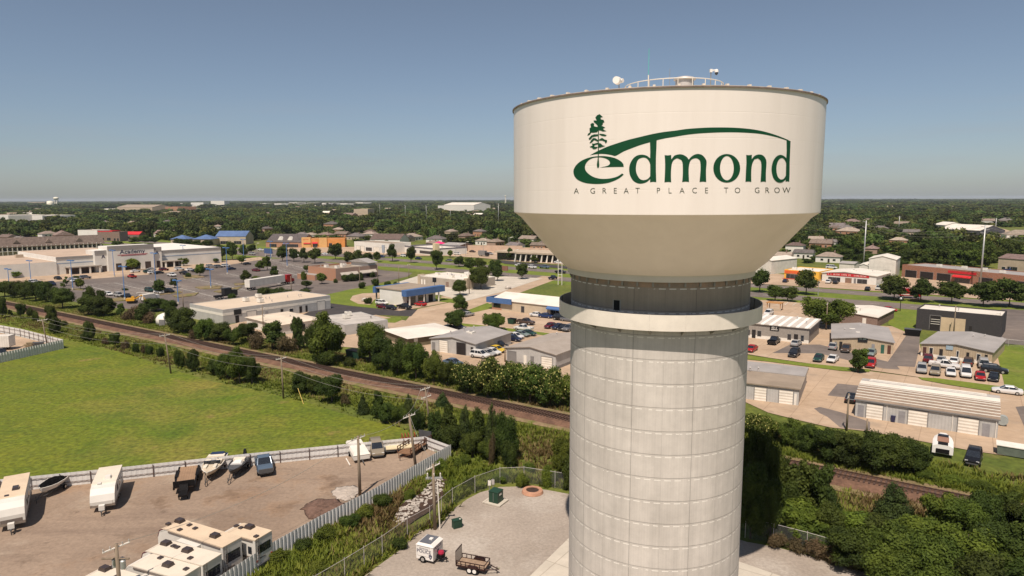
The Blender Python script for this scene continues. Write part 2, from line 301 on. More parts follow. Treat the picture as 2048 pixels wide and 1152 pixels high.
lay('asphalt_patch', [(1655, 792), (1675, 768), (1745, 775), (1735, 795), (1700, 797)], g_road)
lay('asphalt_stain', [(1628, 818), (1640, 815), (1680, 825), (1740, 845), (1740, 862), (1680, 856), (1655, 835), (1640, 828)], g_road)
lay('asphalt_apron', [(2031, 815), (2060, 812), (2150, 850), (2100, 870), (2050, 858)], g_road)
lay('office_parking', [(1440, 700), (1536, 716), (1690, 738), (1745, 742), (1836, 755), (2008, 776), (2010, 726), (1990, 712), (1985, 690), (1842, 700), (1830, 655), (1700, 650), (1640, 640), (1540, 625), (1440, 618)], g_conc)
lay('back_parking', [(1500, 600), (1535, 601), (1610, 607), (1700, 615), (1715, 618), (1705, 650), (1640, 648), (1500, 632)], g_conc)
lay('asphalt_strip', [(1545, 707), (1580, 690), (1640, 690), (1790, 728), (1800, 740), (1765, 738), (1640, 708)], g_road)
lay('alley', [(1800, 690), (1812, 672), (1840, 670), (1838, 700), (1830, 735), (1770, 732)], g_road)
lay('grass_verge', [(1440, 706), (1536, 717), (1600, 726), (1686, 735), (1742, 740), (1738, 745), (1686, 743), (1536, 724), (1440, 714)], g_lawn)
lay('kerb_lawn', [(1836, 756), (1870, 757), (2010, 775), (2020, 790), (1990, 785), (1900, 771), (1845, 761)], g_lawn)
lay('side_lawn', [(1780, 622), (1835, 624), (1832, 655), (1822, 672), (1810, 664), (1776, 650)], g_lawn)
lay('east_lawn', [(1990, 692), (2048, 690), (2300, 710), (2300, 830), (2100, 800), (2012, 785)], g_lawn)
lay('asphalt_lot', [(2003, 618), (2100, 625), (2300, 650), (2300, 715), (2048, 692), (1990, 686)], g_asph)
lay('shop_forecourt', [(1480, 552), (1555, 548), (1640, 560), (1760, 572), (1802, 554), (2100, 580), (2300, 600), (2300, 630), (2100, 604), (1960, 598), (1900, 593), (1760, 583), (1630, 575), (1480, 566)], g_conc)
lay('market_forecourt', [(905, 500), (985, 500), (1130, 515), (1135, 530), (1030, 523), (960, 516), (890, 512), (820, 512), (790, 510), (700, 508), (560, 503), (540, 496), (720, 494)], g_conc)
lay('bank_drive', [(985, 520), (1135, 533), (1135, 538), (1010, 528)], g_dark)
lay('verge_lawn', [(1555, 860), (1600, 848), (1640, 857), (1660, 866), (1620, 880), (1560, 874)], g_lawn)
lay('hill_drive', [(1975, 457), (2008, 458), (2070, 478), (2080, 490), (2010, 484)], g_conc)
lay('hill_lawn', [(1925, 468), (1990, 466), (2010, 480), (1960, 488), (1925, 482)], g_lawn)
lay('far_road', [(420, 500), (640, 507), (800, 511), (800, 514), (600, 512), (420, 508)], g_road)
# --- markings
mk = MB()
def line_px(a, b, wd, z=.12, dash=0, sp=0):
    p = G(*a); q = G(*b); L = (q - p).length; d = (q - p) / L; n = Vector((-d.y, d.x)) * wd / 2; t = 0
    while t < L:
        e = min(L, t + (dash or L)); a1 = p + d * t; b1 = p + d * e
        mk.add([(*(a1 - n), z), (*(b1 - n), z), (*(b1 + n), z), (*(a1 + n), z)], [(0, 1, 2, 3)]); t = e + sp
        if not dash: break
def wline(p, q, wd, z, dash=0, sp=0):
    L = (q - p).length; d = (q - p) / L; n = Vector((-d.y, d.x)) * wd / 2; t = 0
    while t < L:
        e = min(L, t + (dash or L)); a1 = p + d * t; b1 = p + d * e
        mk.add([(*(a1 - n), z), (*(b1 - n), z), (*(b1 + n), z), (*(a1 + n), z)], [(0, 1, 2, 3)]); t = e + sp
        if not dash: break
for off in (0,): 
    wline(P_low[0] - d_ * 200, P_low[1] + d_ * 100, .18, .036, 3, 9); wline(up0 - d_ * 200, up1 + d_ * 100, .18, .036, 3, 9)
for a, b in (((300, 562), (452, 600)), ((228, 566), (330, 590)), ((380, 556), (500, 583)), ((455, 548), (580, 572)), ((170, 570), (260, 595)), ((540, 520), (640, 545)), ((520, 530), (600, 552))):
    p = G(*a); q = G(*b); L = (q - p).length; dd = (q - p) / L; nn = Vector((-dd.y, dd.x)); wline(p, q, .22, .125)
    t = 0
    while t < L:
        c = p + dd * t; wline(c - nn * 5, c + nn * 5, .17, .126); t += 2.8
for i in range(9):
    line_px((1545 + i * 16, 604 + i * .9), (1537 + i * 16, 610 + i * .9), .15, .22)
mk.build('road_markings', w_paint, recalc=False)['kind'] = 'structure'
# pale kerbed islands in the lot
for l in (((390, 575), (422, 572), (445, 573), (440, 578), (400, 579)), ((427, 584), (455, 578), (485, 574), (475, 580), (440, 586)), ((365, 552), (400, 551), (410, 555), (370, 558)), ((345, 592), (375, 588), (398, 586), (390, 592), (355, 596)), ((468, 568), (495, 566), (500, 569), (470, 572)), ((280, 590), (360, 583), (365, 586), (290, 594)), ((140, 579), (172, 577), (165, 581)), ((216, 600), (240, 596), (275, 594), (250, 602), (220, 604))):
    m = MB(); P = pxs(l); n = len(P); m.add([(p[0], p[1], 0) for p in P] + [(p[0], p[1], .28) for p in P], [tuple(range(n, 2 * n))] + [(i, (i + 1) % n, (i + 1) % n + n, i + n) for i in range(n)])
    tag(m.build('kerb_island', g_dirt), kind='structure')
# --- railway
A = G(10, 610); B = G(1860, 996); ud = (B - A).normalized(); vd = Vector((-ud.y, ud.x))
A2 = A - ud * 400; B2 = B + ud * 60
def ribbon(name, offs, zs, m, z0=0, kind='structure'):
    mb = MB(); vs = []
    for P in (A2, B2):
        for o_, z_ in zip(offs, zs): q = P + vd * o_; vs.append((q.x, q.y, z_ + z0))
    n = len(offs); mb.add(vs, [(i, i + n, i + n + 1, i + 1) for i in range(n - 1)])
    return tag(mb.build(name, m, recalc=False), kind=kind)
ribbon('dirt_shoulder', (-4.2, -3.6, 3.7, 4.4), (.0, .1, .1, .0), g_dirt, .12)
ribbon('ballast_bed', (-2.9, -1.7, 1.7, 2.9), (.0, .45, .45, .0), g_ball, .24)
rt = thing('railway_track', 'single rusty railway track on reddish ballast running diagonally past the green field', 'railway track', (A2.x, A2.y, 0), math.atan2(ud.y, ud.x))
rust = mat('rail_steel', (.12, .075, .055), .5, .6, .3, 2); tie = mat('sleeper_wood', (.09, .055, .042), .9, 0, .4, 3)
LT = (B2 - A2).length
for s_ in (-1, 1): MB().box(0, s_ * .75 - .045, .86, LT, s_ * .75 + .045, 1.0).build('rail', rust, rt)
tm = MB().box(-.11, -1.35, .66, .11, 1.35, .855).mesh('sleeper', tie)
rest = MB(); x = 0.3; cnt = 0; xs = []
while x < LT:
    xs.append(x); x += .58
def tpx(x): p = A2 + ud * x; return proj(p.x, p.y, .8)
near = [x for x in xs if (1655 < tpx(x)[0] < 1870) or (1030 < tpx(x)[0] < 1142)]
near = near[-100:]; ns = set(near)
for x in xs:
    if x in ns:
        o = bpy.data.objects.new('sleeper', tm); COL.objects.link(o); o.parent = rt; o.location = (x, 0, 0)
    else: rest.box(x - .11, -1.35, .66, x + .11, 1.35, .855)
tag(rest.build('sleepers', tie, rt, recalc=False), kind='stuff')
# --- mounds
def mound(name, l, h, m, label, cat, seed=1):
    P0 = pxs(l); rnd = random.Random(seed); P = []; n0 = len(P0)
    for i in range(n0):
        a, b, c_, d = [P0[(i + j) % n0] for j in (-1, 0, 1, 2)]
        for t in (0, .25, .5, .75): P.append(.5 * ((2 * b) + (c_ - a) * t + (2 * a - 5 * b + 4 * c_ - d) * t * t + (3 * b - a - 3 * c_ + d) * t ** 3) + Vector((rnd.uniform(-.25, .25), rnd.uniform(-.25, .25))))
    c = sum(P, Vector((0, 0))) / len(P); mb = MB(); rings = []
    for k, (f, hh) in enumerate(((1, 0), (.85, .35), (.65, .7), (.4, .92), (.15, 1))):
        ring = []
        for i in range(len(P) * 3):
            a = P[i // 3]; b = P[(i // 3 + 1) % len(P)]; p = a.lerp(b, (i % 3) / 3); q = c.lerp(p, f * (1 + rnd.uniform(-.06, .06) * (k > 0)))
            ring.append((q.x, q.y, .05 + hh * h * (1 + rnd.uniform(-.12, .12) * (k > 0))))
        rings.append(ring)
    mb.loft(rings); return tag(mb.build(name, m, smooth=True), label, cat)
mound('gravel_pile', [(603, 1022), (612, 1008), (640, 998), (672, 999), (690, 1008), (672, 1020), (650, 1033), (635, 1040), (615, 1036)], .3, mat('brown_gravel', (.15, .09, .065), .95, 0, .35, 2, bump=.6, bscale=5), 'low spread of reddish brown gravel against the white fence in the yard', 'gravel pile', 2)
mound('gravel_pile', [(663, 985), (680, 974), (705, 972), (722, 978), (716, 990), (700, 1000), (685, 1003), (668, 996)], .22, mat('white_gravel', (.42, .36, .3), .95, 0, .25, 2, bump=.6, bscale=5), 'low spread of pale gravel beside the utility pole in the yard', 'gravel pile', 3)
# --- creek bed with rocks
lay('creek_bed', [(778, 1060), (790, 1035), (805, 1010), (830, 995), (850, 985), (862, 965), (880, 955), (895, 962), (893, 985), (878, 1003), (860, 1025), (835, 1040), (805, 1062)], mat('creek_mud', (.06, .035, .022), .8, 0, .4, 1, coord='World'))
def rocks():
    rnd = random.Random(5); mb = MB(); P = [(786, 1052), (797, 1022), (815, 1000), (840, 992), (858, 968), (876, 957), (890, 963), (888, 980), (872, 993), (855, 1010), (830, 1028), (805, 1050)]
    W = pxs(P); xs = [p.x for p in W]; ys = [p.y for p in W]; n = 0
    while n < 750:
        x = rnd.uniform(min(xs), max(xs)); y = rnd.uniform(min(ys), max(ys))
        if not inside(x, y, W): continue
        n += 1; r = rnd.uniform(.10, .27); ring = []
        for z, f in ((0, .8), (.5, 1), (.9, .6)):
            ring.append([(x + r * f * math.cos(a) * rnd.uniform(.75, 1.2), y + r * f * math.sin(a) * rnd.uniform(.75, 1.2), .03 + r * z * .8) for a in [i * math.pi / 3 + rnd.random() * .5 for i in range(6)]])
        mb.loft(ring)
    tag(mb.build('riprap_rocks', mat('limestone_rock', (.44, .39, .33), .9, 0, .45, 1.2)), 'scatter of whitish riprap rocks along the creek below the white fence', 'rocks', None, 'stuff')
def inside(x, y, P):
    c = False; j = len(P) - 1
    for i in range(len(P)):
        if (P[i][1] > y) != (P[j][1] > y) and x < (P[j][0] - P[i][0]) * (y - P[i][1]) / (P[j][1] - P[i][1]) + P[i][0]: c = not c
        j = i
    return c
rocks()
# ---------------------------------------------------------------- water tower
TY = 56.0; TX = TY * math.tan(R(12.2)); TC = Vector((TX, TY)); TD = TC.length; tdir = TC / TD
RC, RB, RT_ = 7.2, 8.17, 11.93
def tz(py, r, px=1315):
    p = TC - tdir * r; return zat(p, py)
z_top = tz(172, RT_); z_low = tz(430, RT_); z_cb = tz(552, 7.75); z_fl = tz(565, 7.48); z_bt = tz(630.5, RB); z_bb = tz(662, RB)
z_r0 = tz(720, RC)
paint = mat('tank_paint', (.82, .70, .60), .42, 0, 0, .4, col2=(.75, .635, .54), spec=.35, detail=6, contrast=(.4, .75))
def seam_paint():
    m = mat('tank_shell_paint', (.81, .73, .65), .4, 0, 0, .55, col2=(.74, .66, .58), spec=.35, detail=6, stretch=(1, 1, .09), contrast=(.4, .75)); n = m.node_tree.nodes; l = m.node_tree.links
    tc = n.new('ShaderNodeTexCoord'); sp = n.new('ShaderNodeSeparateXYZ'); l.new(tc.outputs['Object'], sp.inputs[0])
    a = n.new('ShaderNodeMath'); a.operation = 'PINGPONG'; a.inputs[1].default_value = (z_top - z_low) / 10
    s0 = n.new('ShaderNodeMath'); s0.operation = 'SUBTRACT'; s0.inputs[1].default_value = z_low; l.new(sp.outputs[2], s0.inputs[0]); l.new(s0.outputs[0], a.inputs[0])
    lt = n.new('ShaderNodeMapRange'); lt.inputs[1].default_value = 0; lt.inputs[2].default_value = .035; l.new(a.outputs[0], lt.inputs[0])
    bp = n.new('ShaderNodeBump'); bp.inputs['Strength'].default_value = .22; bp.inputs['Distance'].default_value = .02; l.new(lt.outputs[0], bp.inputs['Height'])
    l.new(bp.outputs[0], n['Principled BSDF'].inputs['Normal']); return m
def concrete():
    m = mat('cast_concrete', (.575, .525, .465), .9, 0, 0, .35, col2=(.505, .46, .405), detail=6); n = m.node_tree.nodes; l = m.node_tree.links
    b = n['Principled BSDF']; base = b.inputs['Base Color'].links[0].from_socket
    tc = n.new('ShaderNodeTexCoord'); sp = n.new('ShaderNodeSeparateXYZ'); l.new(tc.outputs['Object'], sp.inputs[0])
    def math_(op, a, bb=None, c=None):
        x = n.new('ShaderNodeMath'); x.operation = op
        for i, v in enumerate((a, bb, c)):
            if v is None: continue
            if isinstance(v, (int, float)): x.inputs[i].default_value = v
            else: l.new(v, x.inputs[i])
        return x.outputs[0]
    ang = math_('ARCTAN2', sp.outputs[1], sp.outputs[0])
    an = math_('MULTIPLY', math_('ADD', ang, -R(PH0) + 2 * math.pi * 2), 10 / (2 * math.pi))      # ten formwork panels
    fa = math_('FRACT', an); da = math_('ABSOLUTE', math_('SUBTRACT', fa, .5)); vj = math_('GREATER_THAN', da, .5 - .006)    # main upright joints
    fa2 = math_('FRACT', math_('ADD', an, .5)); da2 = math_('ABSOLUTE', math_('SUBTRACT', fa2, .5)); vj2 = math_('GREATER_THAN', da2, .5 - .003)
    zz = math_('MULTIPLY', math_('SUBTRACT', sp.outputs[2], z_r0 - 1.81 * 30), 1 / 1.81)
    fz = math_('FRACT', zz); dz = math_('ABSOLUTE', math_('SUBTRACT', fz, .5)); hj = math_('GREATER_THAN', dz, .5 - .015)
    hj2 = math_('MULTIPLY', math_('GREATER_THAN', fz, .885), math_('LESS_THAN', fz, .925))
    wv = n.new('ShaderNodeTexNoise'); wv.inputs['Scale'].default_value = 1.0; wv.inputs['Detail'].default_value = 6; mp = n.new('ShaderNodeMapping'); mp.inputs['Scale'].default_value = (2.2, 2.2, .12)
    l.new(tc.outputs['Object'], mp.inputs[0]); l.new(mp.outputs[0], wv.inputs[0])
    streak = n.new('ShaderNodeMapRange'); streak.inputs[1].default_value = .3; streak.inputs[2].default_value = .75; streak.inputs[3].default_value = 1.04; streak.inputs[4].default_value = .88; l.new(wv.outputs[0], streak.inputs[0])
    # each pour has its own tone
    wn = n.new('ShaderNodeTexWhiteNoise'); wn.noise_dimensions = '2D'; cb = n.new('ShaderNodeCombineXYZ'); l.new(math_('FLOOR', zz), cb.inputs[0]); l.new(math_('FLOOR', an), cb.inputs[1]); l.new(cb.outputs[0], wn.inputs[0])
    tone = math_('MULTIPLY_ADD', wn.outputs[0], .05, .975)
    # fine board marks
    bs = math_('SINE', math_('MULTIPLY', ang, 220)); bs2 = math_('MULTIPLY_ADD', bs, .018, 1.0)
    # grime gathers just under each joint
    gr = n.new('ShaderNodeMapRange'); gr.inputs[1].default_value = .0; gr.inputs[2].default_value = .16; gr.inputs[3].default_value = 1.0; gr.inputs[4].default_value = 1.0; l.new(fz, gr.inputs[0])
    val = math_('MULTIPLY', math_('MULTIPLY', math_('MULTIPLY', streak.outputs[0], tone), gr.outputs[0]), bs2)
    joint = math_('MAXIMUM', math_('MAXIMUM', vj, hj), math_('MULTIPLY', vj2, .45))
    up = n.new('ShaderNodeMapRange'); up.inputs[1].default_value = z_bt - .3; up.inputs[2].default_value = z_bt + .2; up.inputs[3].default_value = 1; up.inputs[4].default_value = .74; l.new(sp.outputs[2], up.inputs[0])  # neck above the balcony darkened: shade under the tank put into the colour
    mo = n.new('ShaderNodeTexNoise'); mo.inputs['Scale'].default_value = .9; mo.inputs['Detail'].default_value = 8; mo.inputs['Roughness'].default_value = .7; l.new(tc.outputs['Object'], mo.inputs[0]); mr_ = n.new('ShaderNodeMapRange'); mr_.inputs[1].default_value = .3; mr_.inputs[2].default_value = .7; mr_.inputs[3].default_value = 1.05; mr_.inputs[4].default_value = .90; l.new(mo.outputs[0], mr_.inputs[0])
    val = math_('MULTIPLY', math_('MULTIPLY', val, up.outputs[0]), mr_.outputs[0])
    val = math_('MULTIPLY', val, math_('SUBTRACT', 1.0, math_('MULTIPLY', joint, .34)))
    hw = n.new('ShaderNodeTexNoise'); hw.inputs['Scale'].default_value = 1.7; l.new(tc.outputs['Object'], hw.inputs[0])
    dashes = math_('MULTIPLY', hj2, math_('GREATER_THAN', math_('FRACT', math_('MULTIPLY', an, 6)), .35))
    dashes = math_('MULTIPLY', dashes, math_('GREATER_THAN', hw.outputs[0], .38))
    st = n.new('ShaderNodeMix'); st.data_type = 'RGBA'; sf = n.new('ShaderNodeMapRange'); sf.inputs[1].default_value = z_bt - .3; sf.inputs[2].default_value = z_bt + .2; sf.inputs[4].default_value = .75; l.new(sp.outputs[2], sf.inputs[0]); l.new(sf.outputs[0], st.inputs[0]); l.new(base, st.inputs[6]); st.inputs[7].default_value = (.40, .315, .235, 1)  # weathered neck tone, its warm tint painted in against the blue sky fill
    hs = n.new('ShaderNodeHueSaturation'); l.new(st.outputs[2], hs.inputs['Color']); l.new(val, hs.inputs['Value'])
    mx = n.new('ShaderNodeMix'); mx.data_type = 'RGBA'; l.new(math_('MULTIPLY', dashes, .7), mx.inputs[0]); l.new(hs.outputs[0], mx.inputs[6]); mx.inputs[7].default_value = (.80, .76, .68, 1)
    l.new(mx.outputs[2], b.inputs['Base Color'])
    bp = n.new('ShaderNodeBump'); bp.inputs['Strength'].default_value = .7; bp.inputs['Distance'].default_value = .03; bp.invert = True; l.new(joint, bp.inputs['Height']); l.new(bp.outputs[0], b.inputs['Normal'])
    return m
# joint azimuth: a main joint sits 14 degrees left of the line to the camera
base_az = math.degrees(math.atan2(-tdir.y, -tdir.x))
PH0 = base_az - 13.8
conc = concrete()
tw = thing('water_tower', 'huge cream water tower with a ribbed concrete shaft, balcony ring and green town logo', 'water tower', (TC.x, TC.y, 0))
def lathe(name, prof, m, seg=256, cap=False, par=tw, auto=True): return MB().lathe(prof, seg, cap=cap).build(name, m, par, auto=auto)
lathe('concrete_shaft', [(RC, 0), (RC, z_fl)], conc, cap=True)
fillet = [(7.48, z_fl), (7.5, z_fl + .25), (7.42, z_fl + .3), (7.42, z_cb - .1), (7.62, z_cb)]
lathe('base_flange', [(7.15, z_fl - .001), (7.48, z_fl), (7.52, z_fl + .32), (7.56, z_cb - .02), (7.75, z_cb + .15)], mat('flange_paint', (.62, .56, .48), .45, 0, .06, .5))
lathe('tank_cone', [(7.70, z_cb), (8.0, z_cb + .28), (8.4, z_cb + .62), (11.35, z_low - .42), (11.75, z_low - .12), (RT_, z_low)], paint)
shell = lathe('tank_shell', [(RT_, z_low), (RT_, z_top - .09)], seam_paint())
roofm = mat('tank_roof_paint', (.66, .58, .48), .5, 0, .1, .5)
lathe('tank_roof', [(RT_ + .01, z_top - .09), (RT_ + .06, z_top - .08), (RT_ + .06, z_top), (RT_ - .2, z_top + .03), (8, z_top + .42), (4.5, z_top + .72), (2, z_top + .85), (.01, z_top + .88)], roofm)
lathe('rim_angle', [(RT_ + .065, z_top - .12), (RT_ + .10, z_top - .12), (RT_ + .10, z_top - .03), (RT_ + .065, z_top - .03), (RT_ + .065, z_top - .12)], mat('rim_stain', (.2, .15, .13), .7, 0, .3, 2))
for i in range(48):
    a = 2 * math.pi * i / 48
    bk = MB().box(-.13, -.08, 0, .13, .08, .10).build('roof_bracket', roofm, tw, loc=((RT_ - .25) * math.cos(a), (RT_ - .25) * math.sin(a), z_top + .03), rz=a)
# balcony
balm = mat('balcony_paint', (.74, .67, .57), .5, 0, .1, .5)
NB = 20; a0 = R(base_az - 4)
bal = MB()
lathe('balcony_floor', [(RC + .002, z_bb + .12), (RB - .03, z_bb + .12), (RB - .03, z_bb), (RC + .002, z_bb), (RC + .002, z_bb + .12)], mat('grating', (.1, .1, .09), .8, 0, .2, 3), auto=True)
bp_ = MB()
seg = 14
for k in range(NB):
    rr = []
    for r, z in ((RB, z_bb - .02), (RB, z_bt), (RB - .06, z_bt), (RB - .06, z_bb - .02)):
        rr.append((r, z))
    rings = []
    for i in range(seg + 1):
        a = a0 + 2 * math.pi * (k + .0012 + (i / seg) * (1 - .0024)) / NB
        rings.append([(r * math.cos(a), r * math.sin(a), z) for r, z in rr])
    MB().loft(rings).build('balcony_panel', balm, tw, auto=True)
brk = mat('bracket_steel', (.3, .28, .24), .6, .2, .2, 2)
for k in range(NB):
    a = a0 + 2 * math.pi * k / NB
    m_ = MB(); m_.prism([(RC - .02, z_bb - .5), (RC - .02, z_bb - .003), (RB - .1, z_bb - .003)], -.04, .04, 'y')
    m_.build('balcony_bracket', brk, tw, rz=a)
    MB().tube((RB - .1, 0, z_bb + .0), (RB - .1, 0, z_bt + .02), .03).build('balcony_post', brk, tw, rz=a)
# manway in the shaft
def on_cyl(px, py, r):
    d = ray(px, py); ox, oy = -TC.x, -TC.y
    a = d.x ** 2 + d.y ** 2; b = 2 * (ox * d.x + oy * d.y); c = ox * ox + oy * oy - r * r; t = (-b - math.sqrt(max(0, b * b - 4 * a * c))) / (2 * a)
    x = ox + d.x * t; y = oy + d.y * t; return math.atan2(y, x), H + d.z * t
ta, tzz = on_cyl(1233.5, 610, RC); _, zt_ = on_cyl(1233.5, 600.5, RC); _, zb_ = on_cyl(1233.5, 620.5, RC)
mw = MB().box(RC - .05, -.25, zb_, RC + .02, .25, zt_).build('hatch_door', mat('dark_opening', (.012, .012, .012), .9, 0, .2, 1), tw, rz=ta)
MB().box(RC - .05, -.32, zb_ - .05, RC + .015, -.25, zt_ + .06).box(RC - .05, .25, zb_ - .05, RC + .015, .32, zt_ + .06).build('door_frame', mat('frame_grey', (.35, .33, .3), .6, 0, .2, 1), mw)
# rust-stained lip above the shaft
lathe('grout_ring', [(RC + .004, z_fl - .42), (RC + .018, z_fl - .40), (RC + .018, z_fl - .004)], mat('stained_grout', (.36, .24, .165), .9, 0, 0, 1.3, col2=(.22, .18, .14), detail=5))
for i in range(40):
    a = 2 * math.pi * i / 40
    MB().box(RC + .02, -.07, z_fl - .36, RC + .12, .07, z_fl - .005).build('flange_lug', brk, tw, rz=a + .05)
# roof furniture
wp = mat('white_railing', (.72, .66, .56), .5, 0, .05, 1)
rail = thing('roof_railing', 'white safety railing circling the top of the water tower tank', 'railing', (TC.x, TC.y, 0)); rail.parent = None
rc_ = TC + Vector((.8, 0)); RR = 3.8; zr = z_top + .76
rail.location = (rc_.x, rc_.y, 0)
NP = 22
for hz in (1.07, .05):
    m_ = MB(); m_.path([(RR * math.cos(2 * math.pi * i / 66), RR * math.sin(2 * math.pi * i / 66), zr + hz) for i in range(67)], .035, 6)
    m_.build('top_rail' if hz > 1 else 'toe_rail', wp, rail)
for i in range(NP):
    a = 2 * math.pi * i / NP; MB().tube((RR * math.cos(a), RR * math.sin(a), zr - .1), (RR * math.cos(a), RR * math.sin(a), zr + 1.05), .03).build('post', wp, rail)
vp = on = G
def at_depth(px, py, Y):
    d = ray(px, py); t = Y / d.y; return Vector((d.x * t, Y, H + d.z * t))
p0 = at_depth(1369, 172, 56.0); p1 = at_depth(1369, 152.5, 56.0)
vn = thing('roof_vent', 'round domed steel vent behind the railing on the tank roof', 'vent', (p0.x, p0.y, z_top + .6))
stv = mat('vent_metal', (.55, .51, .47), .45, .3, .15, 2)
hv = p1.z - z_top - .6
MB().lathe([(.72, 0), (.72, hv - .28)], 32).build('body', stv, vn, auto=True)
MB().lathe([(.86, hv - .30), (.88, hv - .24), (.7, hv - .10), (.35, hv - .02), (.02, hv)], 32).build('cap', stv, vn, smooth=True)
p0 = at_depth(1296.5, 172, 52.6); p1 = at_depth(1296.5, 150, 52.6); p2 = at_depth(1296.5, 97, 52.6)
an_ = thing('whip_antenna', 'tall thin turquoise whip antenna rising from the tank roof railing', 'antenna', (p0.x, p0.y, z_top + .5))
zz0 = z_top + .5
MB().tube((0, 0, 0), (0, 0, p1.z - zz0), .04).build('mast', wp, an_); MB().tube((0, 0, p1.z - zz0 - .3), (0, 0, p2.z - zz0), .028).build('whip', mat('turquoise_plastic', (.12, .42, .40), .4, 0, .05, 1), an_)
q0 = at_depth(1339, 170, 57); q1 = at_depth(1339, 137, 57)
tag(MB().tube((0, 0, 0), (0, 0, q1.z - z_top - .7), .015).build('rod_antenna', brk, loc=(q0.x, q0.y, z_top + .7)), 'thin grey rod antenna standing left of the domed roof vent', 'antenna')
p0 = at_depth(1238, 174, 53.2); p1 = at_depth(1238, 162, 53.2)
ds = thing('dish_antenna', 'white drum-shaped dish antenna at the left end of the roof railing', 'antenna', (p0.x, p0.y, z_top + .5)); hh = p1.z - z_top - .5
whp = mat('white_plastic', (.75, .72, .66), .4, 0, .04, 1)
MB().tube((0, 0, 0), (0, 0, hh + .3), .035).build('mast', brk, ds)
MB().tube((-.12, -.1, hh), (-.30, -.45, hh + .0), .30, .27, 20).build('radome', whp, ds, auto=True)
MB().tube((.12, .05, hh + .02), (.28, -.1, hh + .02), .17, .15, 16).build('small_dish', whp, ds, auto=True)
p0 = at_depth(1421, 172, 53.5); p1 = at_depth(1421, 141, 53.5)
cm = thing('security_camera', 'white dome security camera on a goose-neck post at the right end of the railing', 'camera', (p0.x, p0.y, z_top + .5)); hh = p1.z - z_top - .5
MB().tube((0, 0, 0), (0, 0, hh), .035).build('post', brk, cm)
MB().tube((0, 0, hh - .02), (.42, 0, hh + .03), .06).box(-.09, -.09, hh - .13, .09, .09, hh + .1).build('arm', whp, cm)
MB().lathe([(.05, hh + .1), (.14, hh + .02), (.15, hh - .14)], 16, .42).build('housing', whp, cm, auto=True)
MB().lathe([(.13, hh - .14), (.12, hh - .24), (.07, hh - .32), (.01, hh - .35)], 16, .42).build('lens_dome', glass(), cm, smooth=True)
# --- logo on the tank
green = mat('logo_green', (.003, .058, .02), .5, 0, .1, .5)
tcol = mat('motto_green', (.045, .055, .03), .6, 0, .1, .5)
def C1(l): return [(1130 + x / 8.533, 210 + y / 8.533) for x, y in l]
def C2(l): return [(1130 + x / 8.533, 280 + y / 8.533) for x, y in l]
def C3(l): return [(1350 + x / 6.776, 230 + y / 6.776) for x, y in l]
LK = [0]
def logo(name, loops, m=green, smooth=2):
    LK[0] += 1; rad = RT_ + .006 + .0015 * LK[0]
    base = math.atan2(-tdir.y, -tdir.x); L3 = []
    for lp in loops:
        if smooth:
            q = []; n = len(lp)
            for i in range(n):
                p_, a, b, c = [Vector(lp[(i + j) % n]) for j in (-1, 0, 1, 2)]
                q.append(tuple(a))
                def sharp(u, v, w_): 
                    d1 = (v - u); d2 = (w_ - v)
                    return d1.length and d2.length and d1.normalized().dot(d2.normalized()) < .72
                sa = sharp(p_, a, b); sb = sharp(a, b, c)
                if (b - a).length > 1.2 and not (sa and sb):
                    P0 = a if sa else p_; P3 = b if sb else c
                    for t in (.33, .67):
                        t2 = t * t; t3 = t2 * t
                        q.append(tuple(.5 * ((2 * a) + (b - P0) * t + (2 * P0 - 5 * a + 4 * b - P3) * t2 + (3 * a - P0 - 3 * b + P3) * t3)))
            lp = q
        o = []
        for x, y in lp:
            a, z = on_cyl(x, y, RT_); a = (a - base + math.pi) % (2 * math.pi) - math.pi; o.append(Vector((a * RT_, z, 0)))
        L3.append(o)
    flat = [v for l in L3 for v in l]; tri = tessellate_polygon(L3)
    bm = bmesh.new(); vs = [bm.verts.new(v) for v in flat]
    for t in tri:
        try: bm.faces.new([vs[i] for i in t])
        except ValueError: pass
    x0 = min(v.x for v in flat); x1 = max(v.x for v in flat); x = math.ceil(x0 / .3) * .3
    while x < x1:
        bmesh.ops.bisect_plane(bm, geom=bm.verts[:] + bm.edges[:] + bm.faces[:], plane_co=(x, 0, 0), plane_no=(1, 0, 0)); x += .3
    for v in bm.verts:
        a = base + v.co.x / RT_; v.co = (rad * math.cos(a), rad * math.sin(a), v.co.y)
    for f in bm.faces:
        f.normal_update(); c = f.calc_center_median()
        if f.normal.x * c.x + f.normal.y * c.y < 0: f.normal_flip()
    me = bpy.data.meshes.new(name); bm.to_mesh(me); bm.free(); me.materials.append(m)
    o = bpy.data.objects.new(name, me); COL.objects.link(o); o.parent = shell; return o
logo('logo_arch', [C1([(425, 860), (500, 815), (580, 775), (720, 712), (870, 660), (1070, 597), (1300, 540), (1500, 493), (1700, 458)]) + C3([(0, 212), (150, 190), (300, 178), (450, 170), (600, 168), (750, 170), (900, 178), (1050, 194), (1200, 222), (1350, 266), (1480, 315), (1565, 355), (1510, 345), (1400, 308), (1250, 272), (1100, 250), (900, 238), (750, 235), (600, 237), (450, 243), (300, 253), (150, 270), (0, 295)]) + C1([(1700, 572), (1565, 603), (1450, 637), (1300, 680), (1150, 735), (1000, 795), (868, 868), (800, 857), (700, 840), (600, 835), (500, 845)])])
logo('letter_d', [C3([(1510, 340), (1565, 353), (1560, 480), (1553, 650), (1552, 800), (1547, 905), (1522, 899), (1497, 905), (1500, 860), (1506, 600), (1512, 480)])], smooth=0)
logo('letter_d', [C1([(1450, 620), (1565, 595), (1560, 750), (1553, 900), (1552, 1100), (1558, 1317), (1505, 1311), (1452, 1319), (1455, 1100), (1452, 900), (1455, 800)])], smooth=0)
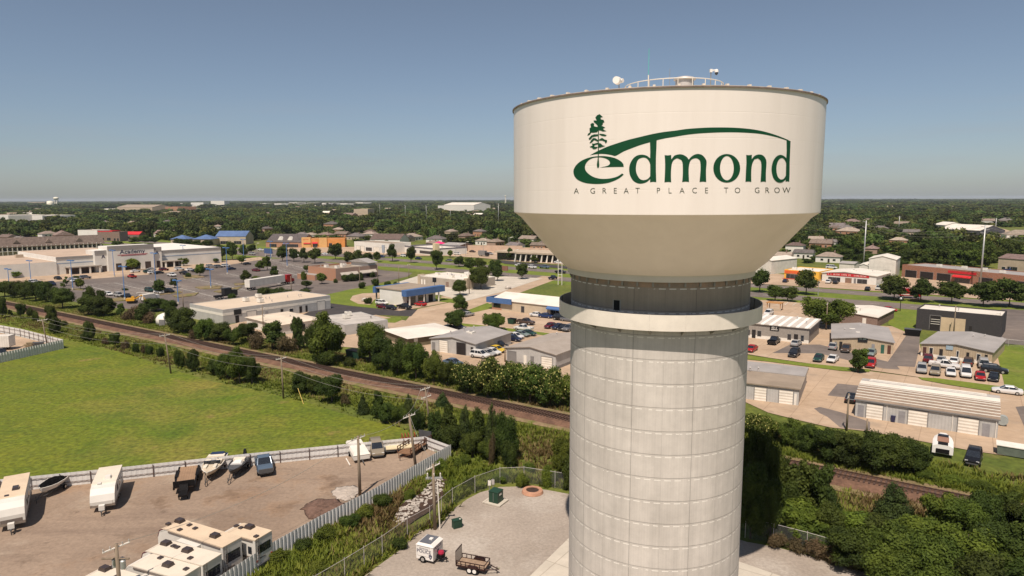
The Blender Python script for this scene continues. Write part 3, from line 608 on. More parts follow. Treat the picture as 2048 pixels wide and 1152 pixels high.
logo('letter_d', [C2([(1456, 315), (1400, 270), (1320, 250), (1230, 265), (1160, 320), (1110, 410), (1095, 500), (1110, 600), (1160, 690), (1230, 735), (1300, 745), (1380, 725), (1430, 690), (1458, 655), (1456, 615), (1410, 665), (1340, 685), (1280, 665), (1240, 610), (1215, 540), (1212, 460), (1230, 370), (1270, 320), (1340, 300), (1400, 320), (1440, 375), (1456, 430)])])
logo('letter_e', [C2([(590, 275), (480, 285), (380, 310), (280, 355), (200, 420), (155, 490), (145, 550), (165, 620), (220, 680), (320, 725), (430, 745), (580, 750), (720, 735), (830, 700), (930, 650), (1003, 590), (975, 570), (900, 620), (800, 650), (700, 662), (600, 660), (500, 635), (420, 590), (360, 530), (342, 470), (355, 410), (400, 350), (470, 310), (540, 297), (620, 298), (700, 318), (755, 355), (770, 400), (745, 430), (690, 450), (590, 470), (750, 462), (1003, 458), (995, 410), (950, 360), (870, 315), (780, 290), (680, 275)])])
logo('letter_m', [C2([(1700, 258), (1755, 262), (1812, 255), (1815, 330), (1850, 285)]) + C3([(0, 546), (60, 532), (110, 540), (160, 570), (185, 605), (220, 565), (270, 535), (320, 528), (370, 545), (410, 590), (428, 640), (420, 750), (422, 908), (378, 902), (332, 908), (345, 750), (342, 640), (320, 600), (280, 585), (230, 600), (200, 640), (185, 740), (190, 908), (143, 902), (97, 908), (105, 800), (103, 660), (85, 610), (40, 590)]) + C2([(1900, 316), (1855, 345), (1825, 400), (1812, 500), (1808, 600), (1812, 720), (1755, 715), (1697, 722), (1705, 560), (1708, 400)])])
el = lambda cx, cy, rx, ry: [(cx + rx * math.cos(t * math.pi / 16), cy + ry * math.sin(t * math.pi / 16)) for t in range(32)]
logo('letter_o', [C3(el(700, 722, 182, 194)), C3(el(702, 720, 93, 165))], smooth=0)
logo('letter_n', [C3([(963, 540), (1000, 545), (1040, 538), (1038, 600), (1075, 555), (1130, 535), (1185, 545), (1225, 590), (1238, 650), (1230, 780), (1230, 905), (1195, 900), (1157, 908), (1165, 780), (1168, 670), (1155, 615), (1120, 587), (1075, 600), (1045, 660), (1032, 760), (1032, 905), (993, 900), (953, 905), (960, 750), (966, 640)])])
logo('letter_d', [C3([(1508, 595), (1480, 560), (1430, 540), (1375, 560), (1330, 620), (1308, 700), (1308, 770), (1330, 850), (1370, 900), (1420, 917), (1460, 905), (1503, 868), (1503, 815), (1470, 865), (1430, 875), (1395, 845), (1375, 780), (1373, 700), (1390, 630), (1420, 590), (1450, 580), (1480, 600), (1506, 655)])])
tp = [[(590, 155), (620, 180), (650, 205), (610, 210), (615, 245), (660, 255), (675, 295), (650, 300), (645, 335), (620, 350), (650, 365), (690, 385), (650, 400), (665, 425), (710, 445), (650, 450), (610, 435), (580, 430), (540, 465), (480, 470), (448, 470), (430, 500), (385, 525), (395, 490), (425, 470), (420, 400), (445, 380), (435, 330), (465, 305), (500, 315), (495, 360), (530, 372), (560, 372), (555, 345), (520, 310), (495, 290), (490, 265), (520, 262), (545, 268), (525, 225), (520, 210), (550, 175)],
      [(590, 490), (660, 495), (715, 515), (690, 532), (630, 525), (585, 500)], [(568, 500), (500, 500), (450, 520), (405, 575), (415, 590), (440, 585), (470, 545), (568, 525)],
      [(568, 600), (520, 565), (480, 565), (450, 600), (418, 655), (460, 635), (500, 595), (568, 625)], [(582, 590), (635, 560), (680, 590), (720, 600), (720, 625), (695, 655), (680, 620), (640, 605), (582, 602)],
      [(568, 640), (500, 660), (460, 655), (475, 690), (420, 715), (460, 725), (490, 752), (530, 745), (568, 715), (500, 712), (510, 680), (568, 665)], [(575, 650), (610, 655), (650, 690), (695, 700), (640, 710), (600, 725), (575, 720)],
      [(566, 430), (580, 430), (580, 800), (578, 900), (583, 960), (588, 1020), (580, 1065), (552, 1065), (546, 1020), (555, 960), (563, 900), (565, 800)]]
for q in tp: logo('tree_emblem', [C1(q)], smooth=0)
def letter(ch, px, cy, hpx):
    c = bpy.data.curves.new('l', 'FONT'); c.body = ch; c.size = 1; c.align_x = 'CENTER'; c.resolution_u = 3; c.offset = -.012
    o = bpy.data.objects.new('l', c); me = o.to_mesh(); LK[0] += 1
    ys = [v.co.y for v in me.vertices]; y0, y1 = min(ys), max(ys); k = hpx / (y1 - y0)
    base = math.atan2(-tdir.y, -tdir.x); vs = []
    fx = .95
    for v in me.vertices:
        a, z = on_cyl(px + v.co.x * k * fx, cy + hpx / 2 - (v.co.y - y0) * k, RT_); rad = RT_ + .02; vs.append((rad * math.cos(a), rad * math.sin(a), z))
    fs = [tuple(p.vertices) for p in me.polygons]
    mb = MB(); mb.add(vs, fs); ob = mb.build('motto_letter', tcol, shell, recalc=False); o.to_mesh_clear(); bpy.data.objects.remove(o); return ob
for ch, x in zip('AGREATPLACETOGROW', (1153, 1185.7, 1208.8, 1230.5, 1252.5, 1275.3, 1316.6, 1339.8, 1364, 1389, 1412.7, 1452, 1474.7, 1514, 1534, 1553.7, 1572.5)):
    letter(ch, x, 381.6 - (x - 1153) * .0035, 10.8)
# ---------------------------------------------------------------- buildings
white_m = mat('white_metal_roof', (.74, .68, .58), .5, 0, 0, .2, col2=(.62, .56, .47), detail=7)
grey_roof = mat('grey_metal_roof', (.36, .33, .30), .5, .0, 0, .25, col2=(.29, .265, .24), detail=6)
tan_roof = mat('tan_gravel_roof', (.32, .255, .19), .9, 0, 0, .2, col2=(.24, .19, .14), detail=8)
shingle = mat('brown_shingles', (.20, .15, .12), .95, 0, .35, .8, rnd=.35)
shingle2 = mat('grey_shingles', (.15, .13, .12), .95, 0, .35, .8, rnd=.3)
door_w = ribbed('white_roll_door', (.72, .66, .56), .5, 2, .02, .5)
door_g = mat('grey_door', (.26, .25, .25), .6, 0, .15, 1)
dkdoor = mat('dark_doorway', (.025, .02, .018), .8, 0, .3, 1)
trim_w = mat('white_trim', (.72, .67, .58), .5, 0, .1, 1)
trim_g = mat('grey_trim', (.2, .19, .18), .6, 0, .1, 1)
siding_g = ribbed('pale_grey_siding', (.43, .415, .385), .45, 0, .02)
siding_t = ribbed('tan_siding', (.42, .33, .22), .45, 0, .02)
siding_w = ribbed('white_siding', (.66, .61, .53), .5, 0, .02)
stucco_w = mat('white_stucco', (.70, .665, .60), .85, 0, 0, .25, col2=(.62, .585, .52), detail=6)
stucco_t = mat('tan_stucco', (.45, .36, .26), .85, 0, .15, .3)
brick_r = brick('red_brick', (.25, .095, .05), (.34, .15, .08))
brick_o = brick('orange_brick', (.42, .20, .11), (.36, .17, .09))
brick_b = brick('brown_brick', (.22, .14, .10), (.17, .105, .08))
brick_k = brick('charcoal_brick', (.035, .032, .034), (.05, .045, .045), (.07, .065, .06))
blue_f = mat('blue_fascia', (.07, .14, .30), .5, 0, .12, .6)
red_f = mat('red_awning', (.52, .025, .03), .6, 0, .12, .6)
dk_f = mat('dark_sign', (.02, .02, .02), .5, 0, .2, .6)
GL = glass()
def item(par, kind, w, a0, a1, z0, z1, L, D, m=None, name=None):
    # w: wall f(ront) r(ight) l(eft); a0,a1 metres along that wall
    if w == 'f': T = Matrix.Identity(4)
    elif w == 'r': T = Matrix.Translation((L, 0, 0)) @ Matrix.Rotation(R(90), 4, 'Z')
    else: T = Matrix.Translation((0, D, 0)) @ Matrix.Rotation(R(-90), 4, 'Z')
    if kind == 'win':
        f = MB().box(a0, -.06, z0, a1, .02, z1, M=T).build('window', m or trim_w, par)
        MB().box(a0 + .08, -.075, z0 + .08, a1 - .08, -.05, z1 - .08, M=T).build('pane', GL, f)
    elif kind == 'glass':
        f = MB().box(a0, -.05, z0, a1, .02, z1, M=T).build(name or 'shop_window', trim_g, par)
        n = max(1, int((a1 - a0) / 1.6)); g = MB(); s_ = (a1 - a0) / n
        for i in range(n): MB().box(a0 + s_ * i + .06, -.07, z0 + .06, a0 + s_ * (i + 1) - .06, -.045, z1 - .06, M=T).build('pane', GL, f)
    elif kind == 'roll':
        f = MB().box(a0, -.05, z0, a1, .02, z1, M=T).build('garage_door', m or door_w, par)
        MB().prism([(a0 - .12, z0), (a0, z0), (a0, z1), (a1, z1), (a1, z0), (a1 + .12, z0), (a1 + .12, z1 + .12), (a0 - .12, z1 + .12)], -.08, .02, M=T).build('frame', trim_g, f)
    elif kind == 'bay':
        f = MB().box(a0, -.03, z0, a1, .02, z1, M=T).build('open_bay', dkdoor, par)
        MB().prism([(a0 - .12, z0), (a0, z0), (a0, z1), (a1, z1), (a1, z0), (a1 + .12, z0), (a1 + .12, z1 + .12), (a0 - .12, z1 + .12)], -.07, .02, M=T).build('frame', trim_g, f)
    elif kind == 'door':
        f = MB().box(a0, -.05, z0, a1, .02, z1, M=T).build('door', m or dkdoor, par)
    elif kind == 'awning':
        MB().prism([(0.0, z1), (-1.1, z0 + .3), (-1.1, z0), (-1.05, z0), (0.0, z1 - .12)], a0, a1, 'x', M=T).build(name or 'awning', m or blue_f, par)
    elif kind == 'band':
        MB().box(a0, -.16, z0, a1, .02, z1, M=T).build(name or 'sign_band', m or red_f, par)
    elif kind == 'plain':
        MB().box(a0, -.04, z0, a1, .02, z1, M=T).build(name or 'panel', m or trim_w, par)
BLD = {}
def bld(name, label, A, B, D=None, Rp=None, h=None, top=None, roof=('flat', .4), wm=None, rm=None, items=(), cat='building', over=.25, group=None, extL=0, extR=0, ext=0):
    a = G(*A); b = G(*B); e = (b - a).normalized(); a = a - e * extL; b = b + e * extR; L = (b - a).length
    nn = Vector((-e.y, e.x))
    if D is None: D = abs((G(*Rp) - b).dot(nn)) + ext
    if h is None: h = zat(G(*B), top)
    t = thing(name, label, cat, (a.x, a.y, 0), math.atan2(e.y, e.x), group)
    k = roof[0]; rise = roof[1]; o = over
    if k == 'flat':
        MB().box(0, 0, 0, L, D, h - .001).build('wall', wm, t)
        if rise > 0:
            pm = MB(); w_ = .25
            rf = MB().box(w_ + .002, w_ + .002, h, L - w_ - .002, D - w_ - .002, h + .05).build('roof', rm, t)
            MB().box(0, 0, h, L, w_, h + rise).box(0, D - w_, h, L, D, h + rise).box(0, w_ + .001, h, w_, D - w_ - .001, h + rise).box(L - w_, w_ + .001, h, L, D - w_ - .001, h + rise).build('parapet', roof[2] if len(roof) > 2 else wm, t)
        else: rf = MB().box(-o, -o, h, L + o, D + o, h + .22).build('roof', rm, t)
    elif k == 'gy':      # ridge runs away from the front, gable shows on the front
        px_ = roof[2] * L if len(roof) > 2 else L / 2
        MB().prism([(0, 0), (L, 0), (L, h), (px_, h + rise), (0, h)], 0, D).build('wall', wm, t)
        s = rise / px_; s2 = rise / (L - px_)
        rf = MB().prism([(-o, h - s * o + .003), (px_, h + rise + .003), (L + o, h - s2 * o + .003), (L + o, h - s2 * o + .15), (px_, h + rise + .15), (-o, h - s * o + .15)], -o, D + o).build('roof', rm, t)
    elif k == 'gx':
        MB().prism([(0, 0), (D, 0), (D, h), (D / 2, h + rise), (0, h)], 0, L, 'x').build('wall', wm, t)
        s = rise / (D / 2)
        rf = MB().prism([(-o, h - s * o + .003), (D / 2, h + rise + .003), (D + o, h - s * o + .003), (D + o, h - s * o + .15), (D / 2, h + rise + .15), (-o, h - s * o + .15)], -o, L + o, 'x').build('roof', rm, t)
    elif k == 'hip':
        MB().box(0, 0, 0, L, D, h).build('wall', wm, t); i = min(L, D) / 2; o = .5
        if L >= D: r1 = (i, D / 2); r2 = (L - i, D / 2)
        else: r1 = (L / 2, i); r2 = (L / 2, D - i)
        vs = [(-o, -o, h + .002), (L + o, -o, h + .002), (L + o, D + o, h + .002), (-o, D + o, h + .002), (*r1, h + rise), (*r2, h + rise)]
        fs = [(0, 1, 5, 4), (1, 2, 5), (2, 3, 4, 5), (3, 0, 4)] if L >= D else [(0, 1, 4), (1, 2, 5, 4), (2, 3, 5), (3, 0, 4, 5)]
        rf = MB().add(vs, fs + [(0, 3, 2, 1)]).build('roof', rm, t)
    t['L'] = L; t['D'] = D; t['h'] = h; t['rf'] = rf.name
    for it in items:
        kind, w, f0, f1, z0, z1 = it[:6]; ln = L if w == 'f' else D
        item(t, kind, w, f0 * ln, f1 * ln, z0, z1, L, D, *(it[6:] if len(it) > 6 else ()))
    BLD[label] = t
    return t, L, D, h, rf
def vents(t, rf, L, D, z, n, seed, big=0):
    rnd = random.Random(seed)
    for i in range(n):
        x = rnd.uniform(.1, .9) * L; y = rnd.uniform(.15, .85) * D
        MB().tube((x, y, z), (x, y, z + .6), .12, seg=10).lathe([(.22, z + .6), (.22, z + .72), (.02, z + .85)], 10, x, y).build('roof_vent', stv, t)
    for i in range(big):
        x = rnd.uniform(.15, .85) * L; y = rnd.uniform(.2, .8) * D
        u = MB().box(x - .9, y - .7, z, x + .9, y + .7, z + 1.1).build('air_conditioner', trim_w, t)
        MB().lathe([(.45, z + 1.1), (.45, z + 1.2), (.02, z + 1.22)], 14, x, y).build('fan', trim_g, u)
# --- storage building with the striped roof (right foreground)
def storage():
    A = G(1709.5, 833); B = G(1994, 878); e = (B - A).normalized(); L = (B - A).length; h = zat(A, 797.5)
    t = thing('storage_building', 'long pale grey metal building with three white garage doors and a striped curved roof', 'building', (A.x, A.y, 0), math.atan2(e.y, e.x))
    D = 13.5; sec = [(-.15, h - .05), (1.2, h + .42), (3, h + .95), (5, h + 1.35), (6.7, h + 1.5), (9, h + 1.35), (11.5, h + .8), (D + .15, h - .05)]
    MB().prism([(0, 0), (D, 0), (D, h - .1)] + [(y, z - .03) for y, z in reversed(sec[1:-1])] + [(0, h - .1)], 0, L, 'x').build('wall', siding_g, t)
    rust_r = mat('rusted_roof', (.27, .20, .145), .8, 0, 0, .5, col2=(.20, .15, .11), detail=7); grey_b = mat('weathered_roof', (.42, .39, .35), .7, 0, .25, .6)
    for j in range(len(sec) - 1):
        (y0, z0), (y1, z1) = sec[j], sec[j + 1]
        k = rust_r if y1 <= 5 else white_m if y0 < 6.7 else grey_b
        MB().prism([(y0, z0), (y1, z1), (y1, z1 + .08), (y0, z0 + .08)], -.2, L + .2, 'x').build('roof_sheet', k, t)
    n = 0
    for y in (.55, 1.3, 2.15, 3.0, 3.9, 4.6):
        z = np.interp(y, [a for a, _ in sec], [b for _, b in sec]) + .085
        MB().box(-.2, y - .11, z - .02, L + .2, y + .11, z + .06).build('white_seam', trim_w, t)
    for y in (7.6, 8.6, 9.6, 10.6):
        z = np.interp(y, [a for a, _ in sec], [b for _, b in sec]) + .085
        MB().box(1, y - .1, z - .02, L - 1.5, y + .1, z + .05).build('white_seam', trim_w, t)
    MB().box(-.22, -.28, h - .16, L + .22, -.17, h + .02).build('gutter', trim_g, t)
    for k, a, b, z in (('door', .02, .066, 2.1), ('roll', .086, .208, 2.5), ('door', .325, .372, 2.1), ('roll', .395, .53, 2.5), ('roll', .74, .875, 2.5), ('door', .90, .95, 2.1)):
        item(t, k, 'f', a * L, b * L, 0.02, z, L, D, *((door_g,) if k == 'door' else ()))
    for f in (.235, .70, .985):
        MB().box(f * L, -.1, .1, f * L + .09, -.002, h - .17).build('downpipe', trim_w, t)
    return t
storage()
t, L, D, h, rf = bld('workshop_building', 'pale grey metal workshop with a flat tan roof just right of the tower shaft', (1440, 792), (1596.5, 812), Rp=(1632, 771), top=779, roof=('flat', 0), wm=siding_g, rm=tan_roof, over=.3,
    items=[('roll', 'f', .76, .93, .02, 2.5), ('door', 'f', .945, .975, .02, 2.1, trim_w), ('roll', 'f', .45, .6, .02, 2.5)])
MB().box(-.25, D * .55, h + .23, L + .25, D + .28, h + .40).build('grey_roof_part', grey_roof, t); vents(t, rf, L, D, h + .3, 2, 3)

# --- office row, right of the tower
t, L, D, h, rf = bld('office_building', 'low grey brick office with white striped metal roof and a small black and white sign', (1503, 676.5), (1617, 688.5), Rp=(1641, 669), top=657.5, roof=('flat', 0), wm=mat('grey_brick', (.30, .265, .225), .9, 0, .15, 2), rm=striped('striped_white_roof', (.55, .49, .42), (.8, .76, .68), 2.1, .38, 0), over=.35,
    items=[('win', 'f', .05, .10, .7, 2.2, trim_g), ('door', 'f', .13, .19, .02, 2.3), ('win', 'f', .215, .28, .7, 2.2, trim_g), ('win', 'f', .68, .74, .6, 2.1, trim_g), ('door', 'f', .78, .84, .02, 2.2), ('win', 'f', .88, .93, .6, 2.1, trim_g), ('band', 'f', .41, .55, 2.65, 3.9, dk_f, 'sign')], extL=2)
MB().box(.005, -.035, .01, L, -.001, .95).build('pale_plinth', trim_w, t)
m_ = MB(); marks(m_, L * .09, .6, face_M(L * .48, -.175, 3.4), 4, 3); m_.box(L * .43, -.18, 2.8, L * .53, -.165, 2.95); m_.build('sign_lettering', trim_w, t)
t, L, D, h, rf = bld('office_building', 'tan metal office with shallow grey gabled roof and dark sign, behind the thin tree', (1663.5, 700), (1786, 710), D=20, top=686, roof=('gy', .75), wm=siding_t, rm=grey_roof, over=.3,
    items=[('win', 'f', .04, .08, .5, 2.1, trim_g), ('door', 'f', .12, .17, .02, 2.2), ('door', 'f', .65, .70, .02, 2.2, door_g), ('door', 'f', .80, .855, .02, 2.2, mat('green_door', (.03, .1, .07), .5, 0, .1, 1)), ('door', 'f', .905, .96, .02, 2.2, mat('brown_door', (.1, .045, .03), .5, 0, .1, 1)), ('band', 'f', .42, .58, 2.5, 3.6, dk_f, 'sign')])
m_ = MB(); marks(m_, L * .11, .3, face_M(L * .5, -.175, 3.3), 7, 4); m_.build('sign_lettering', mat('pale_green_letters', (.25, .33, .27), .5, 0, .1, 1), t)
MB().box(.01, -.035, .01, L - .01, -.001, 1.0).build('brick_plinth', stucco_t, t)
MB().box(L * .4, D * .3, h + .80, L * .5, D * .34, h + .86).box(L * .3, D * .55, h + .68, L * .4, D * .59, h + .76).build('skylight', trim_w, t)
t, L, D, h, rf = bld('office_building', 'tan office with grey gabled roof, a crowd of parked cars right in front', (1841, 712), (1983, 731), D=18.5, top=705, roof=('gy', .8), wm=siding_t, rm=grey_roof, over=.3,
    items=[('door', 'f', .03, .08, .02, 2.2, mat('maroon_door', (.08, .035, .03), .5, 0, .1, 1)), ('win', 'f', .12, .18, .7, 2.3), ('door', 'f', .27, .32, .02, 2.2), ('band', 'f', .36, .46, 2.3, 3.2, mat('blue_grey_sign', (.3, .38, .42), .5, 0, .1, 1), 'sign'), ('win', 'f', .51, .55, .7, 2.3), ('door', 'f', .65, .69, .02, 2.2), ('win', 'f', .79, .85, .6, 2.2), ('door', 'f', .90, .94, .02, 2.2)])
MB().box(.01, -.035, .01, L - .01, -.001, .8).build('pale_plinth', trim_w, t); vents(t, rf, L, D, h + .5, 2, 5)
t, L, D, h, rf = bld('brick_building', 'boxy charcoal brick building with pale flat roof and a big beige panel on its wall', (1831, 658), (2002, 676), D=11, top=634.5, roof=('flat', .35), wm=brick_k, rm=white_m,
    items=[('plain', 'f', .30, .59, .02, 4.0, mat('beige_panel', (.55, .42, .27), .8, 0, .12, .4)), ('bay', 'f', .17, .295, .3, 4.2), ('door', 'f', .635, .67, .02, 2.3)])
for i in range(3):
    MB().box(.18 * L, -.12, 1.9 + i * .62, .29 * L, -.05, 2.02 + i * .62).build('louvre', trim_w, t)
vents(t, rf, L, D, h + .05, 2, 9); MB().box(L * .92, 1.5, h + .05, L * .96, 3.2, h + .8).build('roof_unit', trim_w, t)
t, L, D, h, rf = bld('brick_building', 'brown brick building with white roof between the big tree and the side lawn', (1700, 649), (1754, 655), Rp=(1775, 636), top=635.5, roof=('gy', .5), wm=brick_b, rm=white_m, extL=5,
    items=[('plain', 'f', .68, .76, .1, 2.3)])
vents(t, rf, L, D, h + .3, 1, 4, 1)
# --- shops beyond the main road, right
t, L, D, h, rf = bld('brick_garage', 'long red brick car repair garage with many dark open bays and red awnings', (1803, 553.5), (1961, 571), D=16, top=545, roof=('flat', .3), wm=brick_r, rm=grey_roof, extR=24,
    items=[('bay', 'f', .03, .12, .02, 3.3), ('bay', 'f', .15, .25, .02, 3.3), ('bay', 'f', .28, .38, .02, 3.3), ('glass', 'f', .41, .52, .02, 2.2), ('awning', 'f', .40, .53, 2.4, 3.4, red_f), ('band', 'f', .36, .56, 4.0, 5.0, red_f), ('bay', 'f', .58, .67, .02, 3.3), ('bay', 'f', .71, .79, .02, 3.3), ('bay', 'f', .83, .91, .02, 3.3)])
for i in range(7):
    x = (.135 + i * .13) * L
t, L, D, h, rf = bld('white_shop', 'white shop with a long red sign band and shallow white gabled roof', (1643.5, 562.5), (1752, 571), D=20, top=553, roof=('gy', 1.0, .42), wm=stucco_w, rm=white_m, over=.4,
    items=[('glass', 'f', .12, .35, .3, 2.2), ('door', 'f', .44, .56, .02, 2.3, mat('brown_front', (.25, .15, .1), .8, 0, .2, 1)), ('glass', 'f', .66, .84, .3, 2.2), ('door', 'f', .60, .64, .02, 2.3, trim_g), ('band', 'f', .09, .87, 2.9, 4.1, red_f)])
m_ = MB(); marks(m_, L * .72, .62, face_M(L * .47, -.175, 3.5), 28, 8); m_.build('sign_lettering', trim_w, t)
vents(t, rf, L, D, h + .4, 1, 6, 1)
t, L, D, h, rf = bld('corner_shop', 'yellow and red fronted shop with pale flat roof beyond the main road', (1568, 557.5), (1637, 563), D=17, top=545, roof=('flat', .3), wm=mat('yellow_wall', (.75, .42, .06), .8, 0, .1, .4), rm=white_m,
    items=[('glass', 'f', .06, .42, .4, 2.3), ('band', 'f', .01, .45, 2.6, 3.9, mat('orange_red_band', (.65, .12, .03), .7, 0, .1, .4)), ('plain', 'f', .15, .35, 2.4, 3.0, trim_w)])
MB().box(-.3, -1.2, .0, L * .5, -.3, .35).build('red_kerb', mat('red_kerb_paint', (.5, .08, .05), .7, 0, .1, 1), t); vents(t, rf, L, D, h + .1, 1, 2, 1)
t, L, D, h, rf = bld('metal_warehouse', 'tall cream metal warehouse with gabled roof behind the red-signed shop', (1736, 553), (1790, 556), D=18, h=8.2, roof=('gy', 1.4), wm=siding_w, rm=white_m,
    items=[('roll', 'f', .58, .82, .02, 3.4)])
bld('metal_shed', 'lower cream metal shed attached left of the tall warehouse', (1717, 552), (1735, 553), D=14, h=5.0, roof=('gy', .6), wm=siding_w, rm=white_m)
bld('metal_shed', 'white metal shed right beside the tower column, beyond the main road', (1500, 545), (1542, 549), D=22, h=6.5, roof=('gy', 1.1), wm=siding_w, rm=white_m, items=[('roll', 'f', .3, .6, .02, 3)])
bld('small_shed', 'small grey roofed shed between the yellow shop and the warehouse', (1678, 541), (1708, 543), D=9, h=3.6, roof=('gx', .8), wm=siding_w, rm=grey_roof)
bld('apartment_house', 'tan two storey building with brown roof at the right edge beyond the garage', (1995, 541), (2075, 548), D=14, h=6.2, roof=('gx', 1.8), wm=stucco_t, rm=shingle, items=[('win', 'f', .1, .2, .8, 2.2), ('glass', 'f', .25, .5, .4, 2.4), ('win', 'f', .7, .8, .8, 2.2)])
bld('arched_hall', 'white roofed hall with dark base among the hillside trees', (1880, 467.5), (1959, 472), D=30, h=5.0, roof=('gx', 4.6), wm=mat('dark_wall', (.07, .07, .08), .8, 0, .2, .3), rm=white_m, items=[('win', 'f', .2, .3, 1, 3), ('win', 'f', .5, .6, 1, 3), ('win', 'f', .75, .85, 1, 3)])
bld('arched_hall', 'low white shed left of the dark-based hall on the hillside', (1866, 462), (1890, 464), D=20, h=7, roof=('gx', 3), wm=siding_w, rm=white_m)
# --- left industrial buildings
t, L, D, h, rf = bld('workshop_building', 'grey metal workshop with white roll door and one dark open bay, left of the tower', (862, 701.5), (951, 714), Rp=(1018.5, 688.5), top=688.5, roof=('gy', .95), wm=siding_g, rm=grey_roof, over=.3,
    items=[('door', 'f', .03, .10, .02, 2.2, trim_g), ('roll', 'f', .20, .39, .02, 2.9), ('bay', 'f', .59, .79, .02, 2.9), ('door', 'f', .90, .955, .02, 2.2)])
vents(t, rf, L, D, h + .5, 3, 8)
t, L, D, h, rf = bld('workshop_building', 'grey metal workshop with tan shallow gabled roof partly hidden by the tower', (1013, 724), (1111.5, 740), D=19, top=710, roof=('gy', .9), wm=siding_g, rm=mat('tan_metal_roof', (.36, .31, .26), .7, 0, 0, .3, col2=(.29, .245, .2), detail=7), over=.3,
    items=[('roll', 'f', .03, .20, .02, 2.6, trim_g), ('door', 'f', .36, .42, .02, 2.2, trim_w), ('door', 'f', .50, .57, .02, 2.2, trim_g), ('roll', 'f', .72, .93, .02, 2.5)])
vents(t, rf, L, D, h + .5, 1, 8)
MB().box(L - .01, .0, .01, L + .03, D, .7).box(.0, -.03, .01, L, -.001, .5).build('grey_plinth', mat('plinth_grey', (.22, .2, .18), .8, 0, .2, 1), t)
t, L, D, h, rf = bld('flat_roofed_shed', 'brown walled building with broad white hipped roof beside the street bend', (767, 676), (817, 695), Rp=(885, 668), top=677, roof=('hip', .9), wm=mat('olive_wall', (.17, .14, .085), .85, 0, .2, .4), rm=white_m,
    items=[('door', 'r', .1, .17, .02, 2.1, trim_w), ('door', 'r', .7, .77, .02, 2.1)])
t, L, D, h, rf = bld('metal_building', 'grey building with pale flat roof half hidden behind the leafy trees', (640, 652), (690, 671), Rp=(752, 652), top=651, roof=('flat', .15), wm=siding_g, rm=mat('pale_grey_roof', (.45, .41, .36), .8, 0, .15, .3),
    items=[('win', 'r', .28, .38, .9, 2.1, trim_g), ('win', 'f', .4, .55, .9, 2.1, trim_g)])
t, L, D, h, rf = bld('flat_roofed_building', 'small white building with cream roof behind the trackside trees, beside the long warehouse', (494, 654), (560, 671), Rp=(618, 652), top=650, roof=('hip', .7), wm=siding_w, rm=mat('cream_roof', (.62, .52, .4), .8, 0, .15, .3),
    items=[('win', 'f', .2, .3, .9, 1.8), ('door', 'r', .5, .6, .02, 2.1)])
t, L, D, h, rf = bld('long_warehouse', 'long pale grey warehouse with cream flat roof beside the parking lot', (381, 636), (447, 650), Rp=(636, 613), top=621, roof=('flat', .2), wm=siding_g, rm=mat('cream_flat_roof', (.58, .47, .35), .85, 0, 0, .12, col2=(.52, .42, .31), detail=6),
    items=[('door', 'r', .10, .13, .02, 2.2), ('band', 'r', .09, .15, 2.5, 4.0, dk_f), ('door', 'r', .36, .385, .02, 2.2, door_g), ('door', 'r', .50, .525, .02, 2.2), ('door', 'r', .68, .705, .02, 2.2), ('door', 'r', .74, .76, .02, 2.2), ('roll', 'r', .2, .28, .02, 2.9, siding_w), ('roll', 'r', .86, .94, .02, 2.9, siding_w), ('win', 'r', .58, .62, .8, 2)])
MB().box(-.03, -.03, h * .62, L + .03, -.001, h * .8).box(L + .001, 0, h * .62, L + .03, D, h * .8).build('white_band', trim_w, t); vents(t, rf, L, D, h + .05, 5, 11)
t, L, D, h, rf = bld('shop_building', 'beige shop with white gabled roof and blue fascia at its left end', (984, 618.5), (1122, 635.5), D=15, top=614, roof=('gx', 1.6), wm=mat('beige_panels', (.50, .41, .29), .85, 0, .1, .4), rm=white_m, extR=6, over=.3,
    items=[('glass', 'f', .02, .11, .7, 2.3), ('win', 'f', .36, .40, .2, 2.2, trim_g), ('glass', 'f', .70, .82, .02, 2.3), ('awning', 'f', .67, .85, 2.3, 3.3, blue_f)])
MB().box(-1.6, -1.0, h - .9, L * .26, -.6, h + .8).box(-1.6, -.6, h - .9, -1.2, D * .8, h + .8).build('blue_fascia', blue_f, t)
MB().box(.02, -.05, .02, L * .12, -.001, .75).build('brick_base', brick_o, t)
t, L, D, h, rf = bld('filling_station', 'white building with thick blue fascia and brown roof next to the round lawn', (760, 606), (806, 612.5), Rp=(849, 599), top=583, roof=('flat', .05), wm=stucco_w, rm=tan_roof,
    items=[('glass', 'r', .12, .38, .02, 2.9), ('glass', 'r', .45, .70, .02, 2.9), ('door', 'r', .78, .92, .02, 2.6)])
MB().box(L + .0, -.5, h - 1.6, L + 2.4, D + 2.5, h + .5).build('blue_canopy', blue_f, t); MB().box(-3.2, -.4, h - 1.6, -1.8, D + .4, h + .5).build('blue_canopy', blue_f, t)
MB().box(-1.8, -.2, h + .1, L - .01, D + .2, h + .45).build('upper_roof', tan_roof, t)
for y in (1.0, D * .5, D - .5): MB().box(L + 1.8, y, 0, L + 2.2, y + .4, h - 1.6).build('canopy_post', trim_w, t)
for y in (.5, D - .9): MB().box(-2.8, y, 0, -2.4, y + .4, h - 1.6).build('canopy_post', trim_g, t)
t, L, D, h, rf = bld('restaurant_building', 'low tan restaurant with bright white flat roof and roof equipment', (837, 568), (916, 577), D=17, top=560, roof=('flat', .3, trim_w), wm=mat('grey_beige_wall', (.36, .31, .25), .85, 0, .12, .4), rm=white_m, extR=5,
    items=[('door', 'f', .06, .09, .02, 2.2, trim_w), ('door', 'f', .12, .15, .02, 2.2, trim_w), ('door', 'f', .58, .64, .02, 2.2, brick_b)])
MB().box(-.3, -.2, 0, 1.2, 3, h + .6).box(L - 1.5, -.3, 0, L + .3, 4, h + .9).build('corner_pier', stucco_t, t)
